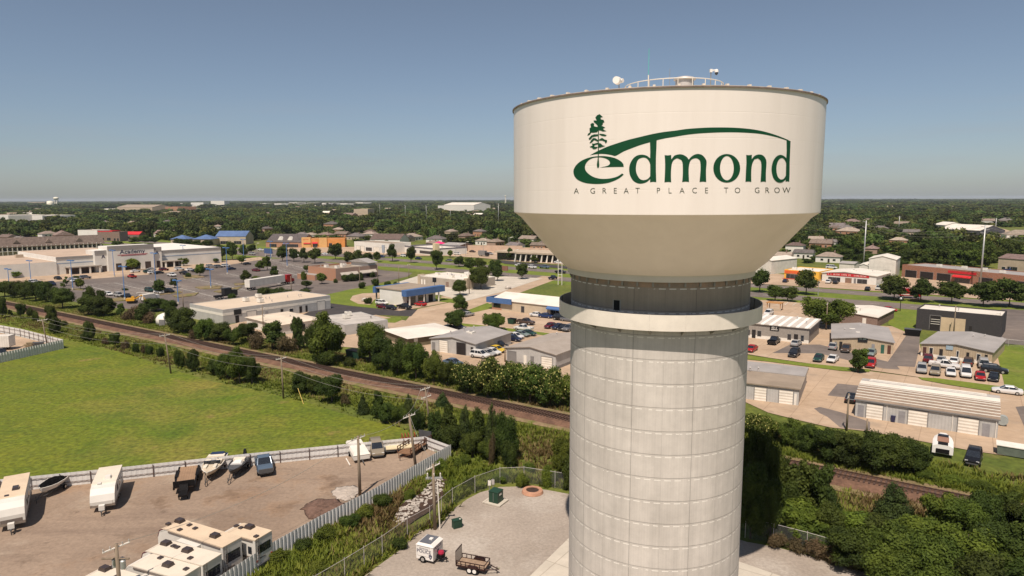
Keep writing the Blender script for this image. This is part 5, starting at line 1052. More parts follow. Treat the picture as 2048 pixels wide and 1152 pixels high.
row('in the front row of the crowded lot above the street', 'cars crowding the tan gabled office', [(1843, 745, 'suv', 'silver', 'V'), (1870, 749, 'suv', 'tan', 'V'), (1901, 751, 'sedan', 'white', 'V'), (1931, 753, 'van', 'white', 'V'), (1960, 759, 'sedan', 'red', 'V'), (1987, 761, 'sedan', 'black', 'V')])
row('driving on the street above the striped storage building', None, [(2014, 788, 'sedan', 'white', 'U')])
row('beside the far end of the tan gabled office', None, [(1997, 696, 'suv', 'black', 'v'), (1998, 690, 'suv', 'white', 'v')])
row('parked by the tan office with the thin tree', 'cars before the office with the thin tree', [(1668, 699, 'suv', 'silver', 'v'), (1692, 704, 'suv', 'brown', 'V'), (1742, 711, 'sedan', 'palegreen', 'V'), (1741, 734, 'suv', 'red', 'V')])
row('parked below the low grey office along the street', 'cars along the street verge', [(1665, 724, 'sedan', 'white', 'V'), (1637, 722, 'sedan', 'green', 'V'), (1588, 713, 'suv', 'black', 'V')])
row('at the front of the low grey brick office', 'cars before the low grey office', [(1592, 692, 'sedan', 'silver', 'v'), (1548, 688, 'pickup', 'black', 'v'), (1503, 703, 'sedan', 'red', 'V'), (1537, 631, 'suv', 'white', 'V')])
row('parked at the left end of the striped storage building', None, [(1702, 803, 'sedan', 'black', 'v')])
row('parked on grass by the hedge, right edge', None, [(1946, 925, 'suv', 'black', 'V')])
row('parked between the two grey workshops', 'cars between the workshops', [(960, 716, 'suv', 'white', 'u'), (973, 712, 'sedan', 'silver', 'u'), (984, 709, 'sedan', 'white', 'u'), (993, 704, 'sedan', 'yellow', 'u'), (998, 697, 'suv', 'black', 'u')])
row('beside the gabled workshop near the street', 'cars between the workshops', [(1026, 682, 'sedan', 'navy', 'u'), (1031, 677, 'sedan', 'white', 'u'), (1042, 673, 'sedan', 'palegreen', 'u'), (1056, 671, 'sedan', 'green', 'u')])
row('on the street between workshops and blue-fascia shop', None, [(1047, 662, 'pickup', 'white', 'U'), (1051, 649, 'pickup', 'brown', 'u')])
row('in front of the beige shop with blue awning', 'cars before the blue awning shop', [(1074, 634, 'sedan', 'white', 'u'), (1092, 636, 'sedan', 'blue', 'u'), (1121, 641, 'suv', 'black', 'u'), (1136, 643, 'sedan', 'grey', 'u')])
row('in the lower row of the blue awning shop lot', 'cars before the blue awning shop', [(1101, 656, 'sedan', 'darkred', 'V'), (1116, 658, 'sedan', 'navy', 'V'), (1127, 660, 'sedan', 'black', 'V'), (1138, 662, 'suv', 'grey', 'V')])
row('by the trees at the street bend', None, [(936, 633, 'sedan', 'silver', 'v'), (898, 661, 'sedan', 'black', 'u'), (917, 659, 'sedan', 'grey', 'u')])
row('behind the hedge left of the yellow-flowered trees', None, [(906, 731, 'sedan', 'bluegrey', 'u')])
row('in front of the white building with blue fascia', 'cars before the blue fascia building', [(764, 610, 'suv', 'white', 'u'), (765, 617, 'sedan', 'darkred', 'u'), (782, 619, 'sedan', 'black', 'u'), (809, 618, 'pickup', 'black', 'u'), (841, 612, 'sedan', 'red', 'U')])
row('driving on the main road left of the tower', 'vehicles on the main road', [(808, 514, 'suv', 'white', 'u'), (837, 519, 'sedan', 'navy', 'u'), (898, 523, 'sedan', 'grey', 'U'), (1038, 533, 'sedan', 'white', 'u'), (1065, 537, 'suv', 'white', 'u'), (1089, 537, 'pickup', 'bluegrey', 'u'), (1121, 547, 'pickup', 'black', 'u'), (1106, 559, 'pickup', 'navy', 'v'), (522, 502, 'suv', 'white', 'u'), (540, 507, 'suv', 'grey', 'u'), (650, 510, 'sedan', 'white', 'u'), (763, 515, 'sedan', 'blue', 'u')], True)
row('parked in the market lot by the tan wall', 'cars in the market lot', [(915, 510, 'suv', 'white', 'u'), (917, 502, 'pickup', 'white', 'u'), (945, 505, 'sedan', 'brown', 'u'), (980, 510, 'suv', 'silver', 'u'), (1116, 527, 'sedan', 'white', 'u')], True)
row('parked before the shops beyond the main road, right', 'cars before the far shops', [(1571, 565, 'sedan', 'navy', 'v'), (1657, 567, 'suv', 'white', 'v'), (1671, 568, 'sedan', 'black', 'v'), (1735, 581, 'sedan', 'black', 'v'), (1757, 580, 'pickup', 'white', 'v'), (1568, 533, 'pickup', 'white', 'u'), (1663, 538, 'van', 'white', 'u'), (2021, 543, 'pickup', 'blue', 'u')], True)
row('behind the brown brick building', None, [(1778, 623, 'sedan', 'red', 'u')])
row('in the big store lot, near the entrance', 'cars in the big store lot', [(271, 545, 'sedan', 'white', 'v'), (264, 556, 'pickup', 'red', 'U'), (297, 546, 'suv', 'green', 'v'), (303, 541, 'sedan', 'silver', 'v'), (306, 548, 'suv', 'white', 'v'), (318, 548, 'sedan', 'black', 'v'), (328, 542, 'suv', 'darkred', 'v'), (344, 553, 'pickup', 'white', 'u'), (359, 541, 'suv', 'white', 'v'), (368, 549, 'pickup', 'black', 'u'), (381, 542, 'sedan', 'white', 'v'), (392, 544, 'sedan', 'black', 'v'), (412, 542, 'suv', 'black', 'v'), (421, 535, 'suv', 'silver', 'v'), (437, 536, 'suv', 'grey', 'v'), (452, 534, 'suv', 'white', 'v'), (463, 540, 'sedan', 'navy', 'v'), (494, 530, 'sedan', 'black', 'v'), (512, 543, 'sedan', 'darkred', 'u')], True)
row('at the left side of the big store lot', 'cars in the big store lot', [(116, 559, 'sedan', 'black', 'u'), (146, 561, 'sedan', 'silver', 'v'), (153, 564, 'sedan', 'white', 'v'), (171, 558, 'suv', 'grey', 'v'), (104, 571, 'suv', 'navy', 'u'), (70, 567, 'suv', 'white', 'v'), (80, 569, 'sedan', 'silver', 'v'), (217, 591, 'sedan', 'white', 'u'), (238, 594, 'suv', 'silver', 'u'), (254, 597, 'pickup', 'black', 'u'), (299, 584, 'suv', 'green', 'u'), (318, 588, 'suv', 'white', 'u'), (339, 586, 'suv', 'black', 'u')], True)
row('parked near the blue-roofed shops by the road', None, [(486, 521, 'sedan', 'white', 'u'), (505, 510, 'suv', 'silver', 'u'), (600, 513, 'pickup', 'white', 'u')], True)
# --- helper for things defined by three roof corners seen in the photograph
def box3(N, C_, Fr, z):
    n = G(*N, z); c = G(*C_, z); f = G(*Fr, z); e = (c - n); L = e.length; e = e / L; D = abs((f - c).dot(Vector((-e.y, e.x)))); return n, math.atan2(e.y, e.x), L, D
rvw = mat('caravan_shell', (.62, .585, .52), .45, 0, .08, .4); rvroof = mat('caravan_roof_tan', (.60, .47, .33), .7, 0, .1, .5); rvroof2 = mat('caravan_roof_cream', (.64, .56, .45), .7, 0, .08, .5)
rvstripe = mat('caravan_stripe', (.16, .13, .11), .5, 0, .1, 1); maroon = mat('maroon_trim', (.10, .02, .03), .5, 0, .1, 1); hatch = mat('vent_smoke', (.05, .035, .03), .3, 0, .1, 1, spec=.6)
def wheels_at(t, L, xs, ys, r=.37, wd=.24):
    for x in xs:
        for y in ys:
            o = MB().tube((x, y - wd / 2, r), (x, y + wd / 2, r), r, seg=18).build('wheel', tyre, t, auto=True)
            MB().tube((x, y - wd / 2 - .01, r), (x, y + wd / 2 + .01, r), r * .55, seg=12).build('rim', rim, o, auto=True)
def caravan(label, N, C_, Fr, z, roof, win_end=True, vents_=(), fifth=True, slide=True, rev=False):
    n, a, L, D = box3(N, C_, Fr, z); D = max(2.2, min(D * .88, 2.7))
    t = thing('travel_trailer', label, 'caravan', (n.x, n.y, .06), a)
    z = z - .06
    # body: front (x=0) nose rounded, rear flat
    if fifth: prof = [(0.0, 1.75), (1.9, 1.65), (2.2, .75), (L, .75), (L, z - .14), (.9, z - .10), (.28, z - .4), (.02, z - 1.1)]
    else: prof = [(.0, .85), (.25, .62), (L, .62), (L, z - .14), (.55, z - .14), (.2, z - .45), (.0, z - 1.2)]
    bd = MB().prism(prof, 0, D).build('body', rvw, t, auto=False)
    MB().prism([(.85, z - .13), (L + .03, z - .13), (L + .03, z - .02), (1.1, z - .02), (.6, z - .16)], -.02, D + .02).build('roof', roof, t)
    MB().prism([(.0, z - 1.05), (.28, z - .37), (.9, z - .07), (.95, z - .15), (.33, z - .45), (.06, z - 1.1)], -.015, D + .015).build('front_cap', maroon if fifth else rvw, t)
    for s, y in ((-1, 0), (1, D)):
        y0, y1 = (y - .03, y + .01) if s < 0 else (y - .01, y + .03)
        k = MB()
        for x0, x1 in ((.30, .40), (.55, .66), (.8, .9)): k.box(x0 * L, y0, z * .52, x1 * L, y1, z * .74)
        for x0, x1 in ((.30, .40), (.55, .66), (.8, .9)): MB().box(x0 * L, y0, z * .52, x1 * L, y1, z * .74).build('window', GL, t)
        MB().prism([(.25 * L, z * .32), (L - .02, z * .40), (L - .02, z * .44), (.4 * L, z * .42), (.12 * L, z * .60), (.1 * L, z * .58)], y0 + .005, y1 - .005).build('side_stripe', rvstripe, t)
        MB().box(.02 + L * .18, y0 - .05, z - .30, L - .3, y1 + .05, z - .16).build('awning_roll', rvstripe, t)
    if slide: MB().box(L * .38, -.55, .95, L * .68, -.001, z - .45).build('slide_out', rvw, t)
    if win_end:
        MB().box(L - .01, D * .14, z * .50, L + .03, D * .88, z * .76).build('rear_window', GL, t)
        ld = MB()
        for y in (D * .05, D * .05 + .32): ld.tube((L + .06, y, .9), (L + .06, y, z), .02)
        for i in range(8): ld.tube((L + .06, D * .05, 1 + i * .33), (L + .06, D * .05 + .32, 1 + i * .33), .015)
        ld.build('ladder', rvstripe, t)
        for y in (.18, D - .18): MB().box(L - .01, y - .1, .9, L + .03, y + .1, 1.1).build('tail_light', lampr, t)
        MB().box(L - .01, D * .2, z * .34, L + .02, D * .55, z * .37).build('lettering_line', rvstripe, t)
    MB().box(L - .05, .1, .42, L + .15, D - .1, .6).build('bumper', chrome, t)
    wheels_at(t, L, (L * .60, L * .60 + .85), (.2, D - .2))
    if fifth:
        for y in (.5, D - .5): MB().box(1.95, y - .05, 0, 2.05, y + .05, 1.66).build('landing_leg', chrome, t)
    else: MB().prism([(-1.3, .5), (.3, .5), (.3, .62), (-1.3, .62)], D / 2 - .08, D / 2 + .08).box(-1.0, D / 2 - .3, .62, -.5, D / 2 + .3, 1.05).build('tow_bar', chrome, t); MB().tube((-1.1, D / 2, 0), (-1.1, D / 2, .62), .05).build('jack', chrome, t)
    for vx, vy, big in vents_:
        x = vx * L; y = vy * D
        if big: MB().loft([[(x - .45, y - .35, z), (x + .45, y - .35, z), (x + .45, y + .35, z), (x - .45, y + .35, z)], [(x - .35, y - .28, z + .3), (x + .38, y - .28, z + .3), (x + .38, y + .28, z + .3), (x - .35, y + .28, z + .3)]]).build('air_conditioner', hatch, t)
        else: MB().box(x - .2, y - .2, z - .03, x + .2, y + .2, z + .12).build('roof_hatch', hatch, t)
    return t
caravan('tall fifth-wheel caravan with tan roof and dark rear window, tallest of the parked row', (314, 1052), (445, 1094), (479, 1073), 3.75, rvroof, vents_=((.13, .75, 1), (.07, .35, 0), (.3, .7, 0), (.3, .2, 0), (.42, .6, 0), (.75, .5, 1)))
caravan('tan-roofed caravan at the right end of the row, its side in the white fence corner', (438, 1060), (509.7, 1080), (537.4, 1063), 3.35, rvroof, fifth=False, slide=False, vents_=((.35, .55, 0), (.5, .75, 1), (.92, .25, 0), (.2, .6, 0)))
caravan('white fifth-wheel caravan second from the fence, cream roof with two dark air conditioners', (280, 1097), (405, 1130), (436, 1111.5), 3.55, rvroof2, vents_=((.2, .7, 1), (.33, .68, 0), (.4, .65, 0), (.58, .6, 1), (.75, .2, 0)))
caravan('cream-roofed caravan with maroon edge beside the utility pole', (247, 1126), (359, 1157), (390, 1136), 3.45, rvroof2, fifth=False, vents_=((.35, .85, 0), (.6, .55, 1), (.9, .6, 0)))
caravan('cream-roofed caravan lowest in the picture, left of the utility pole', (154, 1149), (246, 1180), (292, 1155), 3.4, rvroof2, vents_=((.25, .7, 1), (.6, .5, 0), (.3, .9, 0)))
def trailer_front(label, FL, FR, RR, z, roof, fifth):   # caravans by the far fence: front end faces the camera
    fl = G(*FL, z); fr = G(*FR, z); rr = G(*RR, z); e = (rr - fr); L = e.length; e /= L; D = 2.5
    o = (fl + fr) / 2; n = Vector((-e.y, e.x)); o = o - n * D / 2
    t = thing('travel_trailer', label, 'caravan', (o.x, o.y, .06), math.atan2(e.y, e.x)); z -= .06
    prof = [(.0, 1.0), (.3, .55), (L, .6), (L, z - .1), (1.8, z - .06), (.9, z - .25), (.3, z - .8), (.0, z - 1.5)]
    MB().prism(prof, 0, D).build('body', rvw, t)
    MB().prism([(1.75, z - .07), (L + .02, z - .11), (L + .02, z), (1.85, z + .03)], -.02, D + .02).build('roof', roof, t)
    for y0, y1 in ((-.02, .01), (D - .01, D + .02)):
        for x0, x1 in ((.3, .42), (.55, .68), (.82, .92)): MB().box(x0 * L, y0, 1.5, x1 * L, y1, 2.2).build('window', GL, t)
        MB().box(.1, y0 - .003, .62, L - .1, y1 + .003, .95).build('side_stripe', rvstripe, t)
    MB().box(-.03, .25, .95, .18, D - .25, 1.35).build('front_panel', rvw if not fifth else rvstripe, t)
    MB().prism([(-1.2, .45), (.3, .45), (.3, .58), (-1.2, .58)], D / 2 - .07, D / 2 + .07).build('tow_bar', chrome, t)
    MB().box(-.85, D / 2 - .3, .58, -.35, D / 2 + .3, 1.15).build('gas_box', rvw, t); MB().tube((-1.05, D / 2, 0), (-1.05, D / 2, .5), .05).build('jack', chrome, t)
    wheels_at(t, L, (L * .52, L * .52 + .85), (.2, D - .2))
    x = L * .45; y = D * .4
    MB().loft([[(x - .5, y - .35, z), (x + .5, y - .35, z), (x + .5, y + .35, z), (x - .5, y + .35, z)], [(x - .4, y - .28, z + .3), (x + .38, y - .28, z + .3), (x + .38, y + .28, z + .3), (x - .4, y + .28, z + .3)]]).build('air_conditioner', hatch if fifth else rvw, t)
    MB().box(L * .25 - .2, D * .6, z - .03, L * .25 + .2, D * .6 + .4, z + .1).build('roof_hatch', hatch if fifth else rvw, t)
    return t
trailer_front('long caravan with tan roof and dark hatches at the left edge of the yard', (-6, 1003), (44, 1008), (57, 951), 3.3, rvroof, True)
trailer_front('older white caravan alone against the white fence', (184, 975), (221, 981), (238.7, 935), 2.9, rvroof2, False)
# --- boats
def boat(label, bow, stern, wdt, hullm, kind):
    b = G(*bow); s = G(*stern); e = (b - s); L = e.length; e /= L
    t = thing('boat_on_trailer', label, 'boat', (s.x, s.y, .05), math.atan2(e.y, e.x)); w = wdt / 2
    st = [(0, .95, .62), (L * .3, 1, .55), (L * .6, .93, .55), (L * .8, .68, .62), (L * .93, .34, .78), (L, .04, .98)]
    zt = lambda x: 1.18 + .22 * (x / L) ** 2
    def ring(x, f, zb, sh=0): return [(x, 0, zb), (x, -w * f * .75, zb + .22), (x, -w * f, zt(x) - sh), (x, w * f, zt(x) - sh), (x, w * f * .75, zb + .22)]
    hull = MB(); hull.loft([ring(*q) for q in st]).build('hull', hullm, t, auto=True)
    rimm_ = MB()
    for s_ in (-1, 1):
        rimm_.path([(x, s_ * w * f, zt(x) + .03) for x, f, _ in st], .05, 5)
    rimm_.build('gunwale', trim_w if kind != 'bass' else chrome, t)
    if kind == 'cover':
        c = MB(); c.loft([[(x, -w * f * .97, zt(x) + .03), (x, -w * f * .4, zt(x) + .22 * f + .03), (x, w * f * .4, zt(x) + .22 * f + .03), (x, w * f * .97, zt(x) + .03)] for x, f, _ in st]).build('cover', mat('black_canvas', (.006, .006, .006), .95, 0, .2, 2, spec=.02), t, auto=True)
    else:
        beige = mat('boat_interior', (.55, .46, .34), .7, 0, .1, 1); beige2 = mat('boat_seat', (.68, .60, .48), .6, 0, .1, 1)
        inn = MB().loft([[(x, -w * f * .85, zt(x) + .02), (x, w * f * .85, zt(x) + .02), (x, w * f * .8, zt(x) + .05), (x, -w * f * .8, zt(x) + .05)] for x, f, _ in st[:-1]]).build('deck', beige if kind == 'open' else chrome, t)
        if kind == 'open':
            for x0, y0, x1, y1 in ((.1, -.8, .22, .8), (.38, .25, .50, .8), (.38, -.8, .50, -.25), (.62, -.6, .8, -.3), (.62, .3, .8, .6)):
                MB().box(x0 * L, y0 * w, 1.24, x1 * L, y1 * w, 1.55).build('seat', beige2, t)
            MB().box(.52 * L, -w * .8, 1.25, .56 * L, w * .8, 1.75).build('windscreen', GL, t)
            MB().box(-.35, -w * .9, .75, .25, w * .9, 1.25).build('stern_platform', mat('navy_canvas', (.015, .03, .08), .8, 0, .1, 1), t)
            MB().loft([[(x, -w * .85, 1.2), (x, w * .85, 1.2), (x, w * .6, 1.62), (x, -w * .6, 1.62)] for x in (.05, .9)]).build('engine_cover', mat('navy_canvas', (.015, .03, .08), .8, 0, .1, 1), t)
        else:
            MB().loft([[(x, -w * f, 1.22), (x, w * f, 1.22), (x, w * f * .7, 1.5), (x, -w * f * .7, 1.5)] for x, f in ((.38 * L, .5), (.62 * L, .8))]).build('seat_cover', whp, t)
            MB().box(.3 * L, -w * .7, 1.24, .42 * L, w * .7, 1.6).build('seat', beige2, t)
            MB().box(-.45, -.22, .75, -.05, .22, 1.35).loft([[(-.5, -.2, 1.35), (-.0, -.2, 1.35), (-.0, .2, 1.35), (-.5, .2, 1.35)], [(-.42, -.13, 1.95), (-.1, -.13, 1.95), (-.1, .13, 1.95), (-.42, .13, 1.95)]]).build('outboard_motor', mat('motor_black', (.015, .015, .016), .35, 0, .1, 1), t)
    tr = MB()
    for s_ in (-1, 1): tr.tube((.1, s_ * w * .6, .42), (L * .8, s_ * w * .45, .45), .05).tube((L * .8, s_ * w * .45, .45), (L + .9, 0, .45), .05)
    tr.tube((L + .9, 0, .45), (L + 1.4, 0, .45), .06).tube((L * .3, -w, .4), (L * .3, w, .4), .05).tube((L + 1.1, 0, 0), (L + 1.1, 0, .9), .04)
    tr.build('trailer_frame', chrome, t); wheels_at(t, L, (L * .3,), (-w * .95, w * .95), .3, .2)
    return t
boat('small white boat under a black cover, beside the left caravan', (84, 1000), (124, 970), 2.2, whp, 'cover')
boat('cream open motor boat with beige seats and dark blue stern cover', (415, 967), (438, 926), 2.6, mat('cream_hull', (.62, .52, .38), .4, 0, .1, 1), 'open')
boat('dark fishing boat with outboard motor, white seat cover', (462, 963), (490, 927), 2.1, mat('dark_hull', (.03, .03, .032), .3, 0, .1, 1), 'bass')
def prl(a, b): p = G(*a); q = G(*b); d = q - p; return p, math.atan2(d.y, d.x), d.length
def put(kind, col, front, rear, label, name=None, s=1):
    f = G(*front); r = G(*rear); d = f - r; c = (f + r) / 2; return vehicle(kind, col, (c.x, c.y, .06), math.atan2(d.y, d.x), label, None, name=name, scale=s)
pk = put('pickup', 'bluegrey', (533, 957), (524, 922), 'blue grey lifted pickup truck parked nose out by the white fence', s=1.05)
pk.location.z = .12
MB().box(2.7, -.85, .5, 2.9, .85, 1.0).build('grille_guard', chrome, pk)
put('suv', 'tan', (757, 918), (750, 895), 'dull tan old SUV parked by the far fence beside the pop-up camper')
# pop-up camper
p, a, L = prl((724, 926), (708, 898)); t = thing('popup_camper', 'low white folding camper trailer near the far end of the yard', 'camper', (p.x, p.y, .05), a)
MB().box(0, -1.1, .45, L, 1.1, 1.1).build('body', rvw, t); MB().loft([[(-.05, -1.15, 1.1), (L + .05, -1.15, 1.1), (L + .05, 1.15, 1.1), (-.05, 1.15, 1.1)], [(.15, -1.0, 1.4), (L - .15, -1.0, 1.4), (L - .15, 1.0, 1.4), (.15, 1.0, 1.4)]]).build('roof', trim_w, t)
MB().prism([(-1.3, .4), (.1, .4), (.1, .52), (-1.3, .52)], -.06, .06).build('tow_bar', chrome, t); wheels_at(t, L, (L * .55,), (-1.12, 1.12), .32); MB().box(.2, -1.13, .5, L - .2, -1.101, .62).build('side_stripe', mat('red_stripe', (.4, .05, .04), .5, 0, .1, 1), t)
tag(MB().tube((0, 0, .1), (2.6, 0, .1), .09).build('fallen_panel', trim_w, loc=(*G(700, 932), .04), rz=2.0), 'white pipe lying on the gravel beside the folding camper', 'pipe')
# black gooseneck flatbed
p, a, L = prl((369, 988), (380, 942)); t = thing('flatbed_trailer', 'black gooseneck flatbed trailer with brown plank deck by the fence', 'trailer', (p.x, p.y, .05), a); blk = mat('black_steel', (.010, .009, .009), .6, 0, .2, 2, spec=.12); deck = striped('plank_deck', (.30, .19, .115), (.2, .13, .08), .3, .12, 1, .8)
MB().box(0, -1.05, .78, L, 1.05, .86).build('deck', deck, t)
for s_ in (-1, 1): MB().box(0, s_ * 1.15 - .1, .6, L, s_ * 1.15 + .1, .92).build('side_rail', blk, t); MB().box(L * .45, s_ * 1.2 - .2, .45, L * .75, s_ * 1.2 + .2, .98).build('mudguard', blk, t)
MB().box(L, -1.2, .6, L + .3, 1.2, 1.25).build('tail_ramp', blk, t); MB().prism([(-2.2, .5), (0, .5), (0, 1.3), (-.3, 1.3), (-.6, .7), (-2.2, .7)], -.5, .5).build('gooseneck', blk, t)
MB().prism([(-.1, .9), (-.0, .9), (-.0, 1.7), (-.1, 1.7)], -1.2, 1.2).build('headboard', blk, t); wheels_at(t, L, (L * .52, L * .68), (-1.1, 1.1), .38)
for s_ in (-.45, .45): MB().tube((-1.6, s_, 0), (-1.6, s_, .6), .07).build('jack', blk, t)
# rusty stake trailer
rs = mat('rusty_steel', (.15, .07, .04), .85, .2, .4, 3)
p, a, L = prl((808, 917), (851, 889)); t = thing('utility_trailer', 'long rusty stake-sided trailer near the fence corner', 'trailer', (p.x, p.y, .05), a)
MB().box(0, -1.05, .6, L, 1.05, .72).build('deck', mat('rusty_deck', (.2, .11, .06), .9, 0, .3, 2), t)
for s_ in (-1, 1):
    m_ = MB()
    for z in (1.1, 1.5): m_.box(0, s_ * 1.05 - .03, z, L, s_ * 1.05 + .03, z + .1)
    for i in range(9): m_.box(i * (L - .08) / 8, s_ * 1.05 - .05, .65, i * (L - .08) / 8 + .08, s_ * 1.05 + .05, 1.6)
    m_.build('side_rack', rs, t)
MB().tube((-1.3, 0, .5), (.1, -.9, .6), .05).tube((-1.3, 0, .5), (.1, .9, .6), .05).build('tow_bar', rs, t); MB().box(L - .1, -1.05, .7, L, 1.05, 2.1).build('ramp_gate', chrome, t); wheels_at(t, L, (L * .62, L * .75), (-1.15, 1.15), .36)
# pile with cream board
p = G(797, 903); t = thing('broken_trailer', 'old dark trailer chassis with a cream panel lying on it', 'trailer', (p.x, p.y, .05), .25)
MB().box(-3.4, -1, .4, -.6, 1.6, .7).build('chassis', chrome, t); MB().box(-1.8, -1.1, .72, 2.2, 1.1, .84).build('cream_panel', mat('cream_board', (.62, .52, .33), .6, 0, .08, 1), t); wheels_at(t, 3, (-2.2,), (-1.0, 1.6), .34)
p = G(818, 894); t = thing('pallet_stack', 'orange brown stack of steel frames behind the rusty trailer', 'frames', (p.x, p.y, .05), .3)
for i in range(5): MB().box(-1 + i * .45, -.5, 0, -.9 + i * .45, .5, 2.0).build('upright', mat('orange_rust', (.3, .08, .03), .8, 0, .2, 2), t)
MB().box(-1.1, -.55, .3, 1.0, .55, .4).box(-1.1, -.55, 1.2, 1.0, .55, 1.3).build('shelf', mat('orange_rust', (.3, .08, .03), .8, 0, .2, 2), t)
# --- police trailer on the gravel pad
NR = G(866.5, 1131); LF = G(833, 1123); RG = G(893, 1113.5); e = (NR - LF); Lw = e.length; e /= Lw; Dw = min(2.6, abs((RG - NR).dot(Vector((-e.y, e.x)))))
t = thing('police_trailer', 'small white box trailer lettered for the police, grey roof panel, on the gravel pad', 'trailer', (LF.x, LF.y, .05), math.atan2(e.y, e.x))
hz = zat(NR, 1096) - .05; pw = mat('trailer_white', (.72, .68, .62), .4, 0, .04, .5)
MB().prism([(0, .35), (.0, .35), (Lw, .35), (Lw, hz), (0, hz)][1:], 0, Dw).build('body', pw, t)
MB().loft([[(-.05, -.05, hz), (Lw + .05, -.05, hz), (Lw + .05, Dw + .05, hz), (-.05, Dw + .05, hz)], [(.18, .1, hz + .22), (Lw - .25, .1, hz + .22), (Lw - .25, Dw - .1, hz + .22), (.18, Dw - .1, hz + .22)]]).build('roof', pw, t)
MB().box(.25, .15, hz + .221, Lw - .35, Dw - .15, hz + .25).build('roof_panel', mat('roof_panel_grey', (.11, .115, .13), .6, 0, .15, 1), t); MB().box(Lw * .5, Dw * .45, hz + .25, Lw * .5 + .35, Dw * .45 + .35, hz + .36).build('roof_hatch', pw, t)
navy = mat('navy_letters', (.03, .03, .07), .5, 0, .1, 1)
m_ = MB(); text_mesh(m_, 'EDMOND', .24, face_M(Lw * .46, -.012, hz * .82), k=0); text_mesh(m_, 'POLICE', .48, face_M(Lw * .46, -.012, hz * .66), font_w=1.6, xs=1.05)
text_mesh(m_, 'POLICE', .40, side_M(Lw + .012, Dw * .5, hz * .84), font_w=1.6, xs=1.05); m_.build('police_lettering', navy, t)
for T in (face_M(Lw * .84, -.012, .72), side_M(Lw + .012, Dw * .5, hz * .55)):
    k = MB(); k.add([(-.18, .22, 0), (0, .27, 0), (.18, .22, 0), (.17, -.02, 0), (0, -.26, 0), (-.17, -.02, 0)], [(0, 1, 2, 3, 4, 5)], 0, T); o_ = k.build('police_badge', navy, t, recalc=False)
    k = MB(); k.add([(-.08, .1, .004), (.08, .1, .004), (.07, -.02, .004), (0, -.12, .004), (-.07, -.02, .004)], [(0, 1, 2, 3, 4)], 0, T); k.build('badge_centre', mat('badge_silver', (.5, .5, .52), .4, .3, .1, 1), o_, recalc=False)
fr = MB(); 
for a_ in ((.12, hz * .38, Lw * .8, hz * .385), (.12, hz * .93, Lw * .8, hz * .935), (.12, hz * .385, .13, hz * .93), (Lw * .8 - .01, hz * .385, Lw * .8, hz * .93)): fr.box(a_[0], -.01, a_[1], a_[2], .0, a_[3] + .01)
fr.build('hatch_outline', rvstripe, t); wheels_at(t, Lw, (Lw * .38,), (.08, Dw - .08), .34)
MB().tube((Lw, .5, .4), (Lw + 1.1, Dw / 2, .4), .05).tube((Lw, Dw - .5, .4), (Lw + 1.1, Dw / 2, .4), .05).box(Lw + .05, Dw * .3, .4, Lw + .6, Dw * .7, .75).build('tow_bar', blk, t)
MB().lathe([(.28, .76), (.32, .9), (.26, 1.06), (.05, 1.1)], 16, Lw + .35, Dw / 2).build('red_generator', mat('red_tank', (.35, .02, .05), .4, 0, .1, 1), t); MB().tube((Lw + .95, Dw / 2, 0), (Lw + .95, Dw / 2, .6), .04).build('jack', blk, t)
# --- tandem utility trailer
a1 = G(912, 1141); b1 = G(969, 1152); c1 = G(984, 1137); e = b1 - a1; L = e.length; e /= L; D = min(2.2, abs((c1 - b1).dot(Vector((-e.y, e.x)))))
t = thing('utility_trailer', 'black tandem-axle utility trailer with plank floor and upright ramp gate on the gravel pad', 'trailer', (a1.x, a1.y, .05), math.atan2(e.y, e.x)); brk_ = mat('dark_brown_steel', (.04, .018, .015), .5, .2, .2, 2)
MB().box(0, 0, .50, L, D, .56).build('floor', mat('plank_floor', (.30, .21, .14), .85, 0, .25, 2), t)
for y in (0, D):
    m_ = MB().box(0, y - .04, .42, L, y + .04, .58).box(0, y - .03, .95, L, y + .03, 1.02)
    for i in range(7): m_.box(i * (L - .06) / 6, y - .03, .55, i * (L - .06) / 6 + .06, y + .03, .98)
    m_.build('side_rail', brk_, t); MB().prism([(L * .40, .58), (L * .45, .80), (L * .75, .80), (L * .8, .58)], y - (.3 if y == 0 else 0), y + (0 if y == 0 else .3)).build('mudguard', brk_, t)
MB().box(L - .04, 0, .42, L + .04, D, .58).box(L - .03, 0, .95, L + .03, D, 1.02).build('front_rail', brk_, t)
m_ = MB().box(-.05, 0, .5, .02, D, .58).box(-.05, 0, 1.9, .02, D, 1.97)
for i in range(7): m_.box(-.05, i * (D - .05) / 6, .5, .0, i * (D - .05) / 6 + .05, 1.95)
m_.build('ramp_gate', brk_, t); MB().tube((L, .2, .45), (L + 1.2, D / 2, .45), .05).tube((L, D - .2, .45), (L + 1.2, D / 2, .45), .05).tube((L + 1.0, D / 2, 0), (L + 1.0, D / 2, .7), .04).build('tow_bar', brk_, t)
for x in (L * .5, L * .68):
    for y in (-.16, D + .16):
        o = MB().tube((x, y - .1, .34), (x, y + .1, .34), .34, seg=18).build('wheel', tyre, t, auto=True); MB().tube((x, y - .115, .34), (x, y + .115, .34), .2, seg=12).build('rim', whp, o, auto=True)
# white trailer roof at the lower edge
p = G(826, 1150, 2.0); t = thing('cargo_trailer', 'white box trailer just showing its roof at the lower picture edge', 'trailer', (p.x, p.y - .6, .05), R(-12)); MB().box(0, -3.2, .4, 2.4, 0, 1.9).build('body', pw, t); MB().box(-.04, -3.25, 1.9, 2.44, .04, 2.0).build('roof', trim_w, t); wheels_at(t, 2, (1.2,), (-3.2, -.1), .3)
